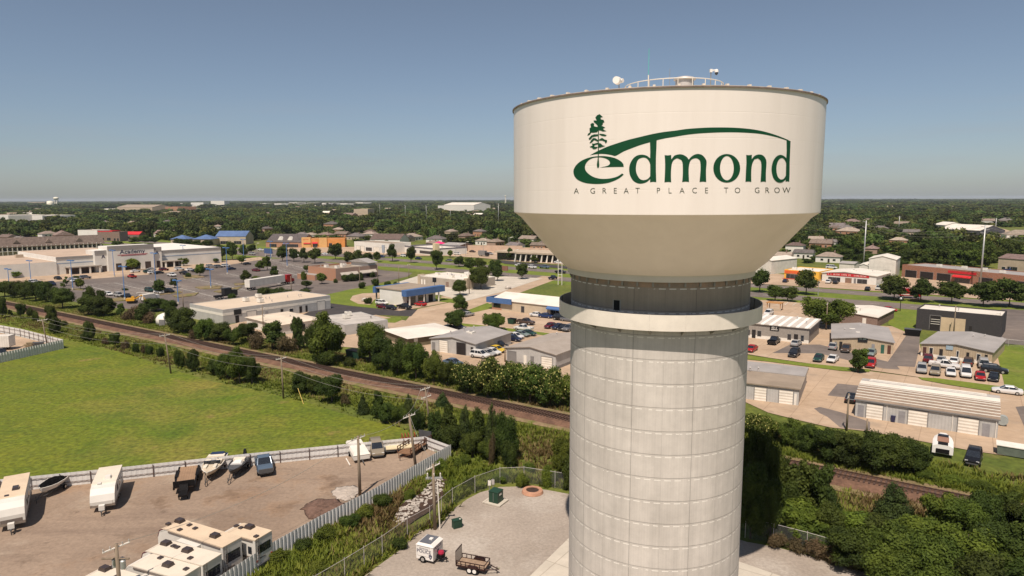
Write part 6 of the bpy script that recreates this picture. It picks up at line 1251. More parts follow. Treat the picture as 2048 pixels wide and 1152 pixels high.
# --- electrical cabinets
grn = mat('utility_green', (.018, .05, .03), .5, 0, .15, 1)
p = G(992, 1005); t = thing('transformer_cabinet', 'larger dark green transformer cabinet on a pale concrete pad', 'transformer', (p.x, p.y, .05), R(-30)); MB().box(-1.3, -1.0, 0, 1.1, 1.1, .14).build('concrete_pad', g_conc2, t); MB().box(-.62, -.62, .14, .62, .62, 1.45).build('cabinet', grn, t); MB().box(-.66, -.66, 1.45, .66, .66, 1.52).build('lid', grn, t); MB().box(-.02, -.64, .3, .02, -.621, 1.4).build('door_seam', trim_g, t); MB().box(.621, -.25, 1.0, .63, .25, 1.25).build('label_plate', trim_w, t)
p = G(914, 1055); t = thing('transformer_cabinet', 'smaller dark green cabinet standing on the gravel by the utility pole', 'cabinet', (p.x, p.y, .05), R(28)); MB().box(-.5, -.3, 0, .5, .3, .85).build('cabinet', grn, t); MB().box(-.53, -.33, .85, .53, .33, .92).build('lid', grn, t); MB().box(.25, -.2, .92, .4, .0, .93).build('label_plate', trim_w, t)
for (px, py, lb) in ((979, 986, 'left of two grey meter posts behind the large green transformer'), (986, 984, 'right of two grey meter posts behind the large green transformer')):
    p = G(px, py); t = thing('meter_post', lb, 'meter post', (p.x, p.y, .05)); MB().tube((0, 0, 0), (0, 0, 1.7), .05).build('post', trim_g, t); MB().box(-.18, -.1, .95, .18, .05, 1.55).build('meter_box', trim_w if px < 982 else stv, t)
p = G(1065, 985); t = thing('manhole_ring', 'round reddish concrete manhole ring near the fence', 'manhole', (p.x, p.y, .05)); MB().lathe([(1.35, 0), (1.25, .3), (.8, .34), (.78, .1)], 28, cap=False).build('ring', mat('clay_concrete', (.45, .24, .15), .9, 0, .2, 2), t, auto=True); MB().lathe([(.79, .05), (.79, .26), (.01, .27)], 28).build('cover', rust, t, auto=True)
# --- articulated lorry in the lot
p, a, L = prl((495, 582), (566, 570)); L = max(L, 14); t = thing('articulated_lorry', 'long white box semi-trailer with a bright red tractor unit in the big lot', 'lorry', (p.x, p.y, .3), a)
MB().box(0, -1.3, 1.1, L, 1.3, 4.1).build('trailer_box', siding_w, t); MB().box(L + 1.2, -1.2, .7, L + 4.2, 1.2, 3.9).prism([(L + 4.2, .8), (L + 6.0, .8), (L + 6.0, 1.9), (L + 4.2, 2.3)], -1.0, 1.0).build('red_cab', paintm('red', PC['red']), t); MB().prism([(L + 4.21, 2.4), (L + 4.5, 2.35), (L + 4.21, 3.3)], -1.05, 1.05).build('windscreen', GL, t)
MB().box(L - .5, -.5, .6, L + 6, .5, .9).build('chassis', blk, t); wheels_at(t, L, (1.5, 2.8, L + .6, L + 1.9, L + 5.2), (-1.15, 1.15), .52, .3)
# --- black lorry with crane at the edge of the lot
p, a, L = prl((430, 600), (478, 594)); t = thing('flatbed_lorry', 'black flatbed lorry with tall black load by the long warehouse', 'lorry', (p.x, p.y, .3), a); MB().box(0, -1.1, .8, 6, 1.1, 1.2).build('bed', blk, t); MB().box(3.2, -1.1, 1.2, 6, 1.1, 3.6).build('load', dk_f, t); MB().box(6.3, -1.1, .7, 8.3, 1.1, 2.7).build('cab', dk_f, t); wheels_at(t, 6, (1, 2.2, 7.3), (-1, 1), .5)
# --- yellow excavator
p = G(265, 607); t = thing('yellow_excavator', 'yellow construction machine at the edge of the lot by the trackside trees', 'excavator', (p.x, p.y, .3), .2); t.scale = (.75,) * 3; ym = paintm('orange', (.75, .38, .03)); MB().box(-2, -1.2, 0, 2, -.6, .9).build('crawler_track', blk, t); MB().box(-2, .6, 0, 2, 1.2, .9).build('crawler_track', blk, t); MB().box(-2.4, -1.2, .95, 1.2, 1.2, 2.2).box(0, -1.1, 2.2, 1.1, 0, 3.1).build('body', ym, t); MB().tube((1.2, .4, 1.6), (4, .4, 3.4), .3, .25).tube((4, .4, 3.4), (5.6, .4, 1.2), .25, .15).build('boom', ym, t); MB().box(5.2, 0, .3, 6.1, .9, 1.2).build('bucket', ym, t)
# --- white lorry bed in lot
p, a, L = prl((283, 606), (320, 600)); t = thing('box_lorry', 'white lorry with crane arm at the lower edge of the lot', 'lorry', (p.x, p.y, .3), a); t.scale = (.8,) * 3; MB().box(0, -1.2, .9, 6.5, 1.2, 3.2).build('box', trim_w, t); MB().box(6.8, -1.1, .6, 8.6, 1.1, 2.5).build('cab', whp, t); MB().tube((6.5, 0, 3.3), (-2, 0, 4.3), .2).build('crane_arm', trim_w, t); wheels_at(t, 6, (1.2, 7.6), (-1, 1), .48)
# --- lorry in market lot
p = G(966, 513); t = thing('box_lorry', 'grey box lorry parked beside the dark glass of the bank', 'lorry', (p.x, p.y, .1), UANG); MB().box(-3, -1.2, .9, 2.2, 1.2, 3.6).build('box', trim_g, t); MB().box(2.4, -1.1, .6, 4.2, 1.1, 2.4).build('cab', dk_f, t); wheels_at(t, 6, (-1.8, 3.2), (-1, 1), .45)
# --- red lorry between the road trees
p = G(1815, 596); t = thing('red_lorry', 'red lorry glimpsed between the roadside trees', 'lorry', (p.x, p.y, .1), UANG + .3); MB().box(-3, -1.2, .9, 2.0, 1.2, 3.4).build('box', paintm('red', PC['red']), t); MB().box(2.2, -1.1, .6, 4.0, 1.1, 2.6).build('cab', paintm('red', PC['red']), t); MB().box(-3, -1.22, 1.2, 2, -1.201, 1.5).build('white_stripe', trim_w, t); wheels_at(t, 6, (-1.8, 3.0), (-1, 1), .45)
# --- tent-like white storage tank and dark container
p = G(335, 648); t = thing('domed_tent', 'round white dome cover showing between trackside trees', 'tent', (p.x, p.y, 0)); MB().lathe([(3.0, 0), (3.0, 1.8), (2.4, 2.7), (1.3, 3.2), (.1, 3.4)], 24).build('canopy', trim_w, t, smooth=True); MB().box(-.8, -3.15, 0, .8, -2.9, 1.8).build('door', trim_g, t)
p = G(712, 717); t = thing('rubbish_skip', 'dark green skip in shade under the trees behind the track', 'skip', (p.x, p.y, .1), UANG); MB().prism([(-1.9, .1), (1.9, .1), (2.2, 1.8), (-2.2, 1.8)], -1.1, 1.1).build('body', grn, t); MB().box(-2.3, -1.2, 1.8, 2.3, 1.2, 1.9).build('lid', blk, t)
p = G(1825, 672); t = thing('rubbish_skip', 'black rubbish skip beside the charcoal brick building', 'skip', (p.x, p.y, .1), UANG); MB().prism([(-1.6, .1), (1.6, .1), (1.9, 1.7), (-1.9, 1.7)], -1.0, 1.0).build('body', blk, t); MB().box(-1.95, -1.1, 1.7, 1.95, 1.1, 1.8).build('lid', chrome, t)
p = G(1024, 648); t = thing('rubbish_skip', 'small green skip between the round tree and brown pickup', 'skip', (p.x, p.y, .1), UANG); MB().prism([(-.9, .1), (.9, .1), (1.1, 1.5), (-1.1, 1.5)], -.8, .8).build('body', grn, t); MB().box(-1.1, -.85, 1.5, 1.1, .85, 1.58).build('lid', blk, t)
p = G(2036, 912); t = thing('rubbish_skip', 'long grey green container at the right edge on the grass', 'container', (p.x, p.y, .1), UANG); MB().prism([(-2.4, .05), (4, .05), (4.2, 1.3), (-2.5, 1.3)], -1.1, 1.1).build('body', mat('grey_green_skip', (.12, .14, .11), .6, 0, .2, 1), t); MB().prism([(-2.6, 1.3), (4.3, 1.3), (4.3, 1.4), (-2.6, 1.4)], -1.2, 1.2).build('rim', trim_w, t)
for px, c_, lb in ((1786, navy, 'dark blue wheeled bin against the striped storage building'), (1794, trim_g, 'grey wheeled bin against the striped storage building')):
    p = G(px, 845); t = thing('wheeled_bin', lb, 'bin', (p.x, p.y, .1), UANG); MB().loft([[(-.25, -.3, .08), (.25, -.3, .08), (.25, .3, .08), (-.25, .3, .08)], [(-.32, -.36, 1.0), (.32, -.36, 1.0), (.32, .36, 1.0), (-.32, .36, 1.0)]]).build('body', c_, t); MB().box(-.34, -.38, 1.0, .34, .38, 1.08).build('lid', c_, t); MB().tube((-.3, .33, .1), (.3, .33, .1), .1, seg=10).build('wheel', tyre, t)
p = G(2004, 852); tag(MB().tube((-.5, 0, .9), (.5, 0, .9), .75, seg=20).build('gas_tank', mat('grey_tank', (.3, .32, .3), .5, 0, .1, 1), loc=(p.x, p.y, .1), rz=VANG), 'grey round tank by the right end of the storage building', 'tank')
# --- white boat on the grass at the right
p, a, L = prl((1884, 916), (1885, 890)); t = thing('white_boat', 'white open boat with dark engine well parked on the grass near the hedge', 'boat', (p.x, p.y, .1), a); w_ = 1.25
MB().loft([[(x, -w_ * f, .5), (x, -w_ * f, 1.5), (x, -w_ * f * .55, 1.75), (x, w_ * f * .55, 1.75), (x, w_ * f, 1.5), (x, w_ * f, .5)] for x, f in ((0, 1), (L * .5, 1), (L * .8, .85), (L, .5))]).build('hull', whp, t, auto=True)
MB().box(.05, -.6, 1.76, 1.4, .6, 1.80).build('engine_well', blk, t); MB().box(1.5, -.7, 1.76, L * .62, .7, 1.82).build('deck', mat('reddish_deck', (.28, .15, .1), .8, 0, .1, 1), t); MB().box(L * .65, -.65, 1.76, L * .75, .65, 2.0).build('windscreen', GL, t); MB().box(-.12, -.8, .6, -.0, .8, 1.2).build('transom', blk, t); wheels_at(t, L, (L * .4,), (-1.2, 1.2), .34)
# ---------------------------------------------------------------- fences
fw = mat('fence_white', (.66, .64, .60), .5, 0, .08, .6); fblue = mat('fence_pale_blue', (.42, .50, .55), .5, 0, .15, .8)
def corr_fence(label, pts, h, period=.62, dep=.1, posts_side=1, post_every=2.6):
    P = pxs(pts) if not isinstance(pts[0], Vector) else pts; o = P[0]
    t = thing('metal_fence', label, 'fence', (o.x, o.y, .02)); mb = MB(); s0 = 0
    for a, b in zip(P[:-1], P[1:]):
        L = (b - a).length; e = (b - a) / L; n = Vector((-e.y, e.x)); k = max(1, round(L / period)); vs = []; q = L / k
        prof = []
        for i in range(k):
            for f, d in ((0, 0), (.42, 0), (.55, 1), (.87, 1)): prof.append((i * q + f * q, d * dep))
        prof.append((L, 0))
        for x, d in prof:
            p = a + e * x - n * d - o; vs += [(p.x, p.y, 0), (p.x, p.y, h)]
        mb.add(vs, [(2 * i, 2 * i + 2, 2 * i + 3, 2 * i + 1) for i in range(len(prof) - 1)], 0)
        np_ = max(1, int(L / post_every)); rs_ = mat('rusty_post', (.12, .07, .055), .8, .2, .3, 2)
        for i in range(np_ + 1):
            p = a + e * (L * i / np_) + n * posts_side * .12 - o; MB().tube((0, 0, 0), (0, 0, h - .05), .05).build('post', rs_, t, loc=(p.x, p.y, 0))
        m_ = MB()
        a_ = a + n * posts_side * .10 - o; b_ = b + n * posts_side * .10 - o
        for z in (h * .3, h * .78): MB().tube((a_.x, a_.y, z), (b_.x, b_.y, z), .035).build('rail', rs_, t)
    pan = mb.build('corrugated_panels', fw, t, recalc=False)
    sol = pan.modifiers.new('thickness', 'SOLIDIFY'); sol.thickness = .01
    return t
corr_fence('long white corrugated metal fence between the green field and the gravel yard', [G(*q, 1.75) for q in ((-160, 976), (0, 959), (120, 947), (240, 935), (370, 921), (500, 907), (675, 890), (850, 873), (902, 892))], 1.75, posts_side=-1, post_every=3.0, dep=.02)
corr_fence('pale corrugated metal fence along the weedy creek bank, running to the bottom edge', [G(*q, 1.95) for q in ((902, 889.5), (747, 979), (640, 1033), (540, 1089), (447, 1149), (330, 1226))], 2.0, period=.5, dep=.055, posts_side=-1)
corr_fence('white corrugated fence of the small yard at the left picture edge', [(-200, 770), (0, 726), (128, 697), (42, 674), (-60, 655)], 2.2, posts_side=1)
lay('small_yard', [(-200, 770), (0, 724), (126, 696), (42, 675), (-60, 655), (-260, 640)], g_conc)
p, a, L = prl((26, 700), (-40, 702)); t = thing('cargo_trailer', 'white box semi-trailer inside the small fenced yard at left', 'trailer', (p.x, p.y, .1), a); MB().box(0, -1.3, .9, 12, 1.3, 3.6).build('body', siding_w, t); MB().box(-.02, -1.2, 1.0, -.0, 1.2, 3.4).build('rear_doors', trim_w, t); wheels_at(t, L, (1.6, 2.8), (-1.1, 1.1), .48)
row('inside the small fenced yard at the left edge', None, [(3, 714, 'suv', 'black', 'u'), (-14, 712, 'pickup', 'grey', 'u')])
for px, lb in ((58, 'left pile of timber and junk in the small left yard'), (75, 'right pile of dark pallets in the small left yard')):
    p = G(px, 695); t = thing('junk_pile', lb, 'junk pile', (p.x, p.y, .1), .3)
    rnd = random.Random(px)
    for i in range(6): MB().box(-1.2 + rnd.random(), -.6, i * .22, .6 + rnd.random(), .6, i * .22 + .14).build('plank' if px < 60 else 'pallet', mat('old_timber', (.3, .23, .14), .9, 0, .3, 2) if px < 60 else chrome, t)
# chain link
m = bpy.data.materials.new('chain_link'); m.use_nodes = True; n_t = m.node_tree; b_ = n_t.nodes['Principled BSDF']; b_.inputs['Base Color'].default_value = (.22, .23, .21, 1); b_.inputs['Roughness'].default_value = .5
tr = n_t.nodes.new('ShaderNodeBsdfTransparent'); mx = n_t.nodes.new('ShaderNodeMixShader'); mx.inputs[0].default_value = .16; n_t.links.new(tr.outputs[0], mx.inputs[1]); n_t.links.new(b_.outputs[0], mx.inputs[2]); n_t.links.new(mx.outputs[0], n_t.nodes['Material Output'].inputs[0]); chain = m
def chain_fence(label, pts, h=2.1, every=3.0):
    P = pxs(pts); o = P[0]; t = thing('chain_link_fence', label, 'fence', (o.x, o.y, .03)); mb = MB(); tp_ = MB()
    for a, b in zip(P[:-1], P[1:]):
        L = (b - a).length; e = (b - a) / L; k = max(1, round(L / every)); aa = a - o; bb = b - o
        mb.add([(aa.x, aa.y, 0), (bb.x, bb.y, 0), (bb.x, bb.y, h), (aa.x, aa.y, h)], [(0, 1, 2, 3)]); MB().tube((aa.x, aa.y, h), (bb.x, bb.y, h), .022, seg=5).build('top_rail', stv, t)
        for i in range(k):
            p = aa + e * (L * i / k); MB().tube((0, 0, 0), (0, 0, h + .15), .035, seg=6).build('post', stv, t, loc=(p.x, p.y, 0))
    mb.build('wire_mesh', chain, t, recalc=False)
chain_fence('chain-link fence with grey posts round the gravel pad, left of the tower', [(560, 1240), (690, 1160), (765, 1112), (815, 1075), (860, 1050), (905, 1012), (950, 986), (1000, 968), (1048, 966), (1110, 976), (1160, 985)])
chain_fence('overgrown chain-link fence behind the gravel pad, right of the tower', [(1490, 1076), (1546, 1086), (1613, 1104), (1680, 1124), (1760, 1148), (1850, 1180)])
chain_fence('chain-link fence by the lawn at the right edge', [(1985, 690), (2048, 697), (2120, 706)], 1.8)
# ---------------------------------------------------------------- poles and lights
wood = mat('pole_wood', (.26, .20, .14), .9, 0, 0, 1, col2=(.17, .13, .09), stretch=(3, 3, .4)); gal = mat('galvanised', (.42, .42, .40), .45, .5, .1, 1); lblue = mat('light_pole_blue', (.10, .22, .45), .5, 0, .1, 1); wire = mat('wire', (.30, .28, .24), .6, .0, .1, 1)
def pole(label, base, top, r=.15, cross=None, extra=None, m=wood, lean=True, cat='utility pole', name='utility_pole', xl=2.4):
    b = G(*base); zt = zat(b, top[1]); k = (b.length) / F
    q = at_depth(top[0], top[1], b.y) if lean else Vector((b.x, b.y, zt))
    t = thing(name, label, cat, (b.x, b.y, 0)); v = Vector((q.x - b.x, 0, zt)); MB().tube((0, 0, 0), v, r, r * .72, 10).build('shaft', m, t, smooth=True)
    if cross is not None:
        for dz in cross:
            c = v * ((zt - dz) / zt); a = UANG + math.pi / 2 if extra != 'u' else UANG; d = Vector((math.cos(a), math.sin(a), 0)) * xl / 2
            cx_ = MB().tube(c - d, c + d, .07, seg=6).build('crossarm', trim_w if m is wood else m, t)
            for f in (-.95, -.45, .45, .95): MB().tube(c + d * f, c + d * f + Vector((0, 0, .28)), .05, seg=6).build('insulator', stv, cx_)
    return t, v, zt
POLES = [('weathered utility pole at the far left edge of the field', (95, 692), (84, 638)), ('utility pole alone in the green field beside bushes', (342, 747), (329, 668)), ('utility pole at the field edge with a yellow guy wire', (567, 797), (562, 714)), ('utility pole standing among the dark cedars by the track', (861, 862), (850, 774)),
         ('leaning utility pole with white crossarm behind the fence corner', (833, 946), (818, 828)), ('utility pole with white crossarm beside the pale gravel pile', (720, 992), (716, 872)), ('tall utility pole with transformers in front of the parked caravans', (246, 1250), (232, 1088)), ('brown utility pole with white crossarm at the gravel pad edge', (870, 1059), (866, 928))]
PT = []
for i, (lb, b, tpt) in enumerate(POLES):
    t, v, zt = pole(lb, b, tpt, .17 if i < 4 else .2, cross=(.3,) if i not in (3,) else (.3, 1.6), xl=2.2); PT.append((t, v, zt))
def drum(t, at, r=.28, h=.75): return MB().lathe([(.02, 0), (r, .02), (r, h), (r * .6, h + .08), (.02, h + .1)], 14).build('transformer_drum', gal, t, loc=at, smooth=False)
t, v, zt = PT[6]
for k in range(3): a = k * 1.3; drum(t, v * ((zt - 2.2) / zt) + Vector((.45 * math.cos(a), .45 * math.sin(a), 0)), .22, .7)
MB().tube(v * ((zt - 1.3) / zt) - Vector((1.3, 0, 0)), v * ((zt - 1.3) / zt) + Vector((1.0, 0, 0)), .08).build('crossarm', wood, t)
t, v, zt = PT[7]; MB().tube((.55, 0, 0), (.35, 0, zt - 2), .07).build('conduit', trim_w, t); MB().box(-.9, -.1, zt - 1.7, .9, .1, zt - 1.5).build('switch_bracket', gal, t)
for k in (-.7, 0, .7): MB().tube((k, 0, zt - 1.5), (k, -.1, zt - 1.0), .08).build('insulator', trim_w, t)
MB().tube((0, .3, 0), (0, .3, .5), .2).build('base_collar', mat('orange_rust', (.3, .08, .03), .8, 0, .2, 2), t) if False else None
def cable(label, P, Q, sag, r=.02, cat='cable'):
    P = Vector(P); Q = Vector(Q); n = 14; pts = [P.lerp(Q, i / n) - Vector((0, 0, 4 * sag * (i / n) * (1 - i / n))) - P for i in range(n + 1)]
    return tag(MB().path(pts, r, 4).build('power_line', wire, loc=P), label, cat)
def tp_(i, off=0, dz=.3):
    t, v, zt = PT[i]; a = UANG + math.pi / 2; return Vector(t.location) + v * ((zt - dz) / zt) + Vector((math.cos(a), math.sin(a), 0)) * off + Vector((0, 0, .3 if dz < .5 else 0))
SEG = [(0, 1), (1, 2), (2, 3)]
nm_ = ['the left field pole and the lone field pole', 'the lone field pole and the guy-wire pole', 'the guy-wire pole and the cedar pole']
for (i, j), w_ in zip(SEG, nm_):
    for o_, s_ in ((-1, 'inner'), (1, 'outer'), (0, 'lower')):
        cable('%s cable sagging between %s' % (s_, w_), tp_(i, o_, .3 if o_ else 2), tp_(j, o_, .3 if o_ else 2), 1.3)
q = tp_(0); cable('cable leaving the left field pole towards the left edge', q, (q.x - 60, q.y + 42, q.z), 1.4)
for o_ in (-1, 1): cable('%s cable from the cedar pole to the leaning fence-corner pole' % ('left' if o_ < 0 else 'right'), tp_(3, o_), tp_(4, o_), .8)
cable('cable from the crossarm pole by gravel down to the caravans pole', tp_(5), tp_(6), 1.5)
cable('cable between the gravel-pile pole and the leaning pole', tp_(5), tp_(4), .6); cable('cable between the leaning pole and the gravel pad pole', tp_(4), tp_(7), .6)
g1 = G(607, 808); tag(MB().tube((0, 0, 0), (-1.2, 1.0, 2.6), .05).build('guy_wire_marker', mat('yellow_guard', (.7, .5, .15), .6, 0, .1, 1), loc=(g1.x, g1.y, 0)), 'yellow guy-wire guard leaning beside the field-edge pole', 'guy wire')
# street-side poles
SP = [('wooden pole between the lot and the long warehouse', (367, 618), (364, 579), None), ('pole with transformers in front of the low cream roofed building', (527, 664), (528, 612), (.6,)), ('pole right of the red lorry cab', (583, 587), (582, 552), None), ('pole left of the brick restaurant drive', (720, 577), (719, 532), None), ('thin pole between brick restaurant and white-roofed restaurant', (798, 568), (797, 530), None),
      ('pole with transformers beside the main road, centre left', (818, 556), (817.5, 527), (.6,)), ('pole behind the brick restaurant cupola', (756, 566), (755, 523), None), ('stout pole behind the round dark tree, near side street', (938.5, 588), (937, 540), None), ('pole with wooden brackets between the two workshops', (1010, 724), (1008, 690), (.5,)), ('tall pole beside the hedge before the storage building', (1693, 862), (1696, 787), (.5,)), ('shorter pole beside the hedge before the storage building', (1733, 867), (1735, 838), None),
      ('pole in front of the charcoal brick building', (1907, 670), (1908, 611), (1.2,)), ('pole with white flags inside the big oak', (1652, 660), (1654, 604), (.6,))]
for lb, b, tpt, cr in SP: pole(lb, b, tpt, .16, cross=cr, lean=False, xl=1.8)
# transmission poles
TP = [('tall galvanised transmission pole right behind the red-signed shop', (1726, 545), (1731, 441), .34), ('tall galvanised transmission pole before the brick garage', (1960, 575), (1970, 450), .34), ('distant transmission pole on the hillside, right', (1990, 470), (1990, 436), .35), ('distant transmission pole above hillside houses', (1797, 466), (1797, 432), .35),
      ('far grey transmission pole, first left of centre', (760, 438), (760, 409), .22), ('far grey transmission pole, second left of centre', (811, 445), (811, 410), .22), ('far grey transmission pole, third left of centre', (853, 452), (853, 411), .22), ('far grey transmission pole, fourth left of centre', (901, 450), (901, 417), .22), ('far grey transmission pole nearest the big tank', (997, 458), (997, 407), .28)]
TT = []
for lb, b, tpt, r_ in TP:
    t, v, zt = pole(lb, b, tpt, r_, m=gal, cat='transmission pole', name='transmission_pole', lean=False)
    for k in range(3): MB().tube(v * (1 - .03 - .05 * k), v * (1 - .03 - .05 * k) + Vector((1.8 if k % 2 else -1.8, 0, .3)), .1).build('arm', gal, t)
    TT.append((t, v))
for k, nm2 in ((.97, 'top'), (.92, 'middle'), (.87, 'lower')):
    P = Vector(TT[0][0].location) + TT[0][1] * k; Q = Vector(TT[1][0].location) + TT[1][1] * k; d = Q - P
    cable('%s high-voltage line between the two tall poles' % nm2, P, Q, 3, .035); cable('%s high-voltage line leaving left behind the tank' % nm2, P - d, P, 3, .035); cable('%s high-voltage line leaving to the right edge' % nm2, Q, Q + d, 3, .035)
# lot lights
LL = [((62, 562), 523), ((146, 580), 523), ((229, 554), 502), ((250, 600), 535), ((312, 570), 508), ((357, 609), 563), ((422, 577), 540), ((455, 549), 497), ((368, 530), 492), ((488, 522), 480), ((574.6, 535), 488), ((542, 520), 484), ((20, 585), 540)]
for i, (b, ty) in enumerate(sorted(LL)):
    p = G(*b); z = zat(p, ty); t = thing('parking_light', 'blue parking lot light pole%s' % order(i, len(LL)), 'light pole', (p.x, p.y, .2), UANG, 'blue light poles in the big store lot')
    MB().tube((0, 0, .6), (0, 0, z), .17, .11, 8).build('shaft', lblue, t); MB().tube((0, 0, 0), (0, 0, .75), .35, seg=10).build('base', g_conc2, t)
    for s_ in (-1, 1): MB().tube((0, 0, z), (s_ * 1.3, 0, z + .1), .07).build('arm', lblue, t); MB().box(s_ * 1.6 - .55, -.5, z, s_ * 1.6 + .55, .5, z + .35).build('lamp_head', lblue, t)
SLT = [((670 / 6.02 + 820, 512), 484), ((886 / 6.02 + 820, 512), 480), ((1030, 526), 500), ((1636, 592), 560), ((912, 518), 488), ((1203 / 6.02 + 820, 512), 475), ((877, 520), 495), ((387 / 6.02 + 450, 517), 487), ((1017, 512), 476)]
for i, (b, ty) in enumerate(sorted(SLT)):
    p = G(*b); z = zat(p, ty); t = thing('street_light', 'pale street light beyond the shops by the main road%s' % order(i, len(SLT)), 'street light', (p.x, p.y, 0), UANG, 'street lights along the main road')
    MB().tube((0, 0, 0), (0, 0, z), .12, .08, 8).build('shaft', gal, t); MB().tube((0, 0, z), (1.6, 0, z + .3), .06).build('arm', gal, t); MB().box(1.3, -.4, z + .2, 2.5, .4, z + .4).build('lamp_head', trim_w, t)
p = G(1800, 623); z = zat(p, 600); t = thing('street_light', 'black ornamental street lamp beside the charcoal building lawn', 'street light', (p.x, p.y, 0)); MB().tube((0, 0, 0), (0, 0, z), .12, .09, 8).build('shaft', blk, t); MB().lathe([(.1, z), (.4, z + .2), (.42, z + .5), (.1, z + .9)], 12).build('lamp_head', gal, t)
# signs
def sign(label, base, ty, w_, h_, m, name='shop_sign', legs=1, txt=None, tm_=None, rz=UANG):
    p = G(*base); z = zat(p, ty); t = thing(name, label, 'sign', (p.x, p.y, 0), rz)
    for k in ([0] if legs == 1 else [-w_ * .4, w_ * .4]): MB().tube((k, 0, 0), (k, 0, z - h_), .14, seg=8).build('post', trim_g if legs == 1 else trim_w, t)
    MB().box(-w_ / 2, -.2, z - h_, w_ / 2, .2, z).build('sign_face', m, t)
    if txt: m_ = MB(); text_mesh(m_, txt, h_ * .55, face_M(0, -.215, z - h_ / 2)); m_.build('sign_lettering', tm_ or trim_w, t)
sign('dark square sign on a thin pole beside the blue fascia building', (869.5, 598), 555, 1.5, 1.7, dk_f)
sign('dark blue road sign with pale letters at the left of the road trees', (537, 512), 497, 8, 3.2, mat('blue_sign', (.06, .10, .22), .5, 0, .1, 1), legs=2)
sign('white pylon sign in front of the white car workshop', (767, 512), 490, 2.4, 5, mat('grey_sign_face', (.35, .37, .4), .5, 0, .1, 1))
sign('brown billboard on a black post behind the roadside trees', (1010, 553), 532, 3.2, 2.2, mat('brown_sign', (.2, .1, .07), .7, 0, .1, 1))
p = G(1120, 570); z = zat(p, 512); t = thing('pylon_sign_frame', 'tall white ladder-like sign frame left of the tower column', 'sign', (p.x, p.y, 0), UANG)
for s_ in (-1, 1): MB().tube((s_ * .9, 0, 0), (s_ * .9, 0, z), .14, seg=8).build('post', trim_w, t)
for f in (.35, .55, .75, .92): MB().box(-.8, -.06, z * f, .8, .06, z * f + .2).build('rung', trim_w, t)
sign('small white sign panel before the long low office lot', (1948, 612), 606, 1, 1, trim_w) if False else None
p = G(700, 524)
p = G(1772, 596)
# feather flag
p = G(1116, 705); 
p = G(1547, 622); t = thing('picnic_shelter', 'small orange roofed shelter beside the back parking lot', 'shelter', (p.x, p.y, 0), UANG)
for x in (-2, 2):
    for y in (0, 3): MB().box(x - .1, y - .1, 0, x + .1, y + .1, 2.5).build('post', mat('orange_wood', (.4, .2, .07), .8, 0, .1, 1), t)
MB().box(-2.4, -.4, 2.5, 2.4, 3.4, 2.65).build('roof', mat('orange_wood', (.4, .2, .07), .8, 0, .1, 1), t); MB().box(-2.3, -.3, 0, 2.3, -.1, 1.0).build('low_wall', stucco_t, t)
for (px, py, lb) in ((730, 603, 'pale rounded boulder on the lawn beside the round drive'), (1016, 578, 'pale boulder at the side street verge')):
    p = G(px, py); rnd = random.Random(px); mb = MB(); mb.loft([[(f * 1.3 * math.cos(a) * rnd.uniform(.85, 1.1), f * math.sin(a) * rnd.uniform(.85, 1.1), z) for a in [i * math.pi / 5 for i in range(10)]] for z, f in ((0, 1), (.6, 1.1), (1.1, .8), (1.35, .35))]); tag(mb.build('boulder', mat('limestone_rock', (.5, .44, .37), .9, 0, .35, 1.5), loc=(p.x, p.y, 0), smooth=True), lb, 'boulder')
# ---------------------------------------------------------------- vegetation
bark = mat('bark', (.10, .075, .055), .95, 0, .3, 4)
LM = dict(
 dark=leafmat('leaves_dark', (.068, .096, .014), (.026, .044, .007)), mid=leafmat('leaves_mid', (.092, .128, .016), (.034, .060, .008)), light=leafmat('leaves_light', (.125, .160, .018), (.055, .085, .010)),
 cedar=leafmat('leaves_cedar', (.055, .080, .016), (.020, .036, .009), tr=.15), brown=leafmat('leaves_brown', (.13, .095, .045), (.07, .055, .025)), flower=mat('cream_flowers', (.40, .37, .11), .8, 0, .35, 2), far=leafmat('leaves_far', (.084, .112, .020), (.030, .048, .010), rnd=.6, tr=.15, scale=2.2))
def ico(r, c, rs):
    bm = bmesh.new(); bmesh.ops.create_icosphere(bm, subdivisions=1, radius=1)
    v = np.array([x.co for x in bm.verts]); f = [tuple(q.index for q in p.verts) for p in bm.faces]; bm.free()
    v = v * (1 + rs.uniform(-.12, .12, (len(v), 1))); return v * np.array(r) + np.array(c), f
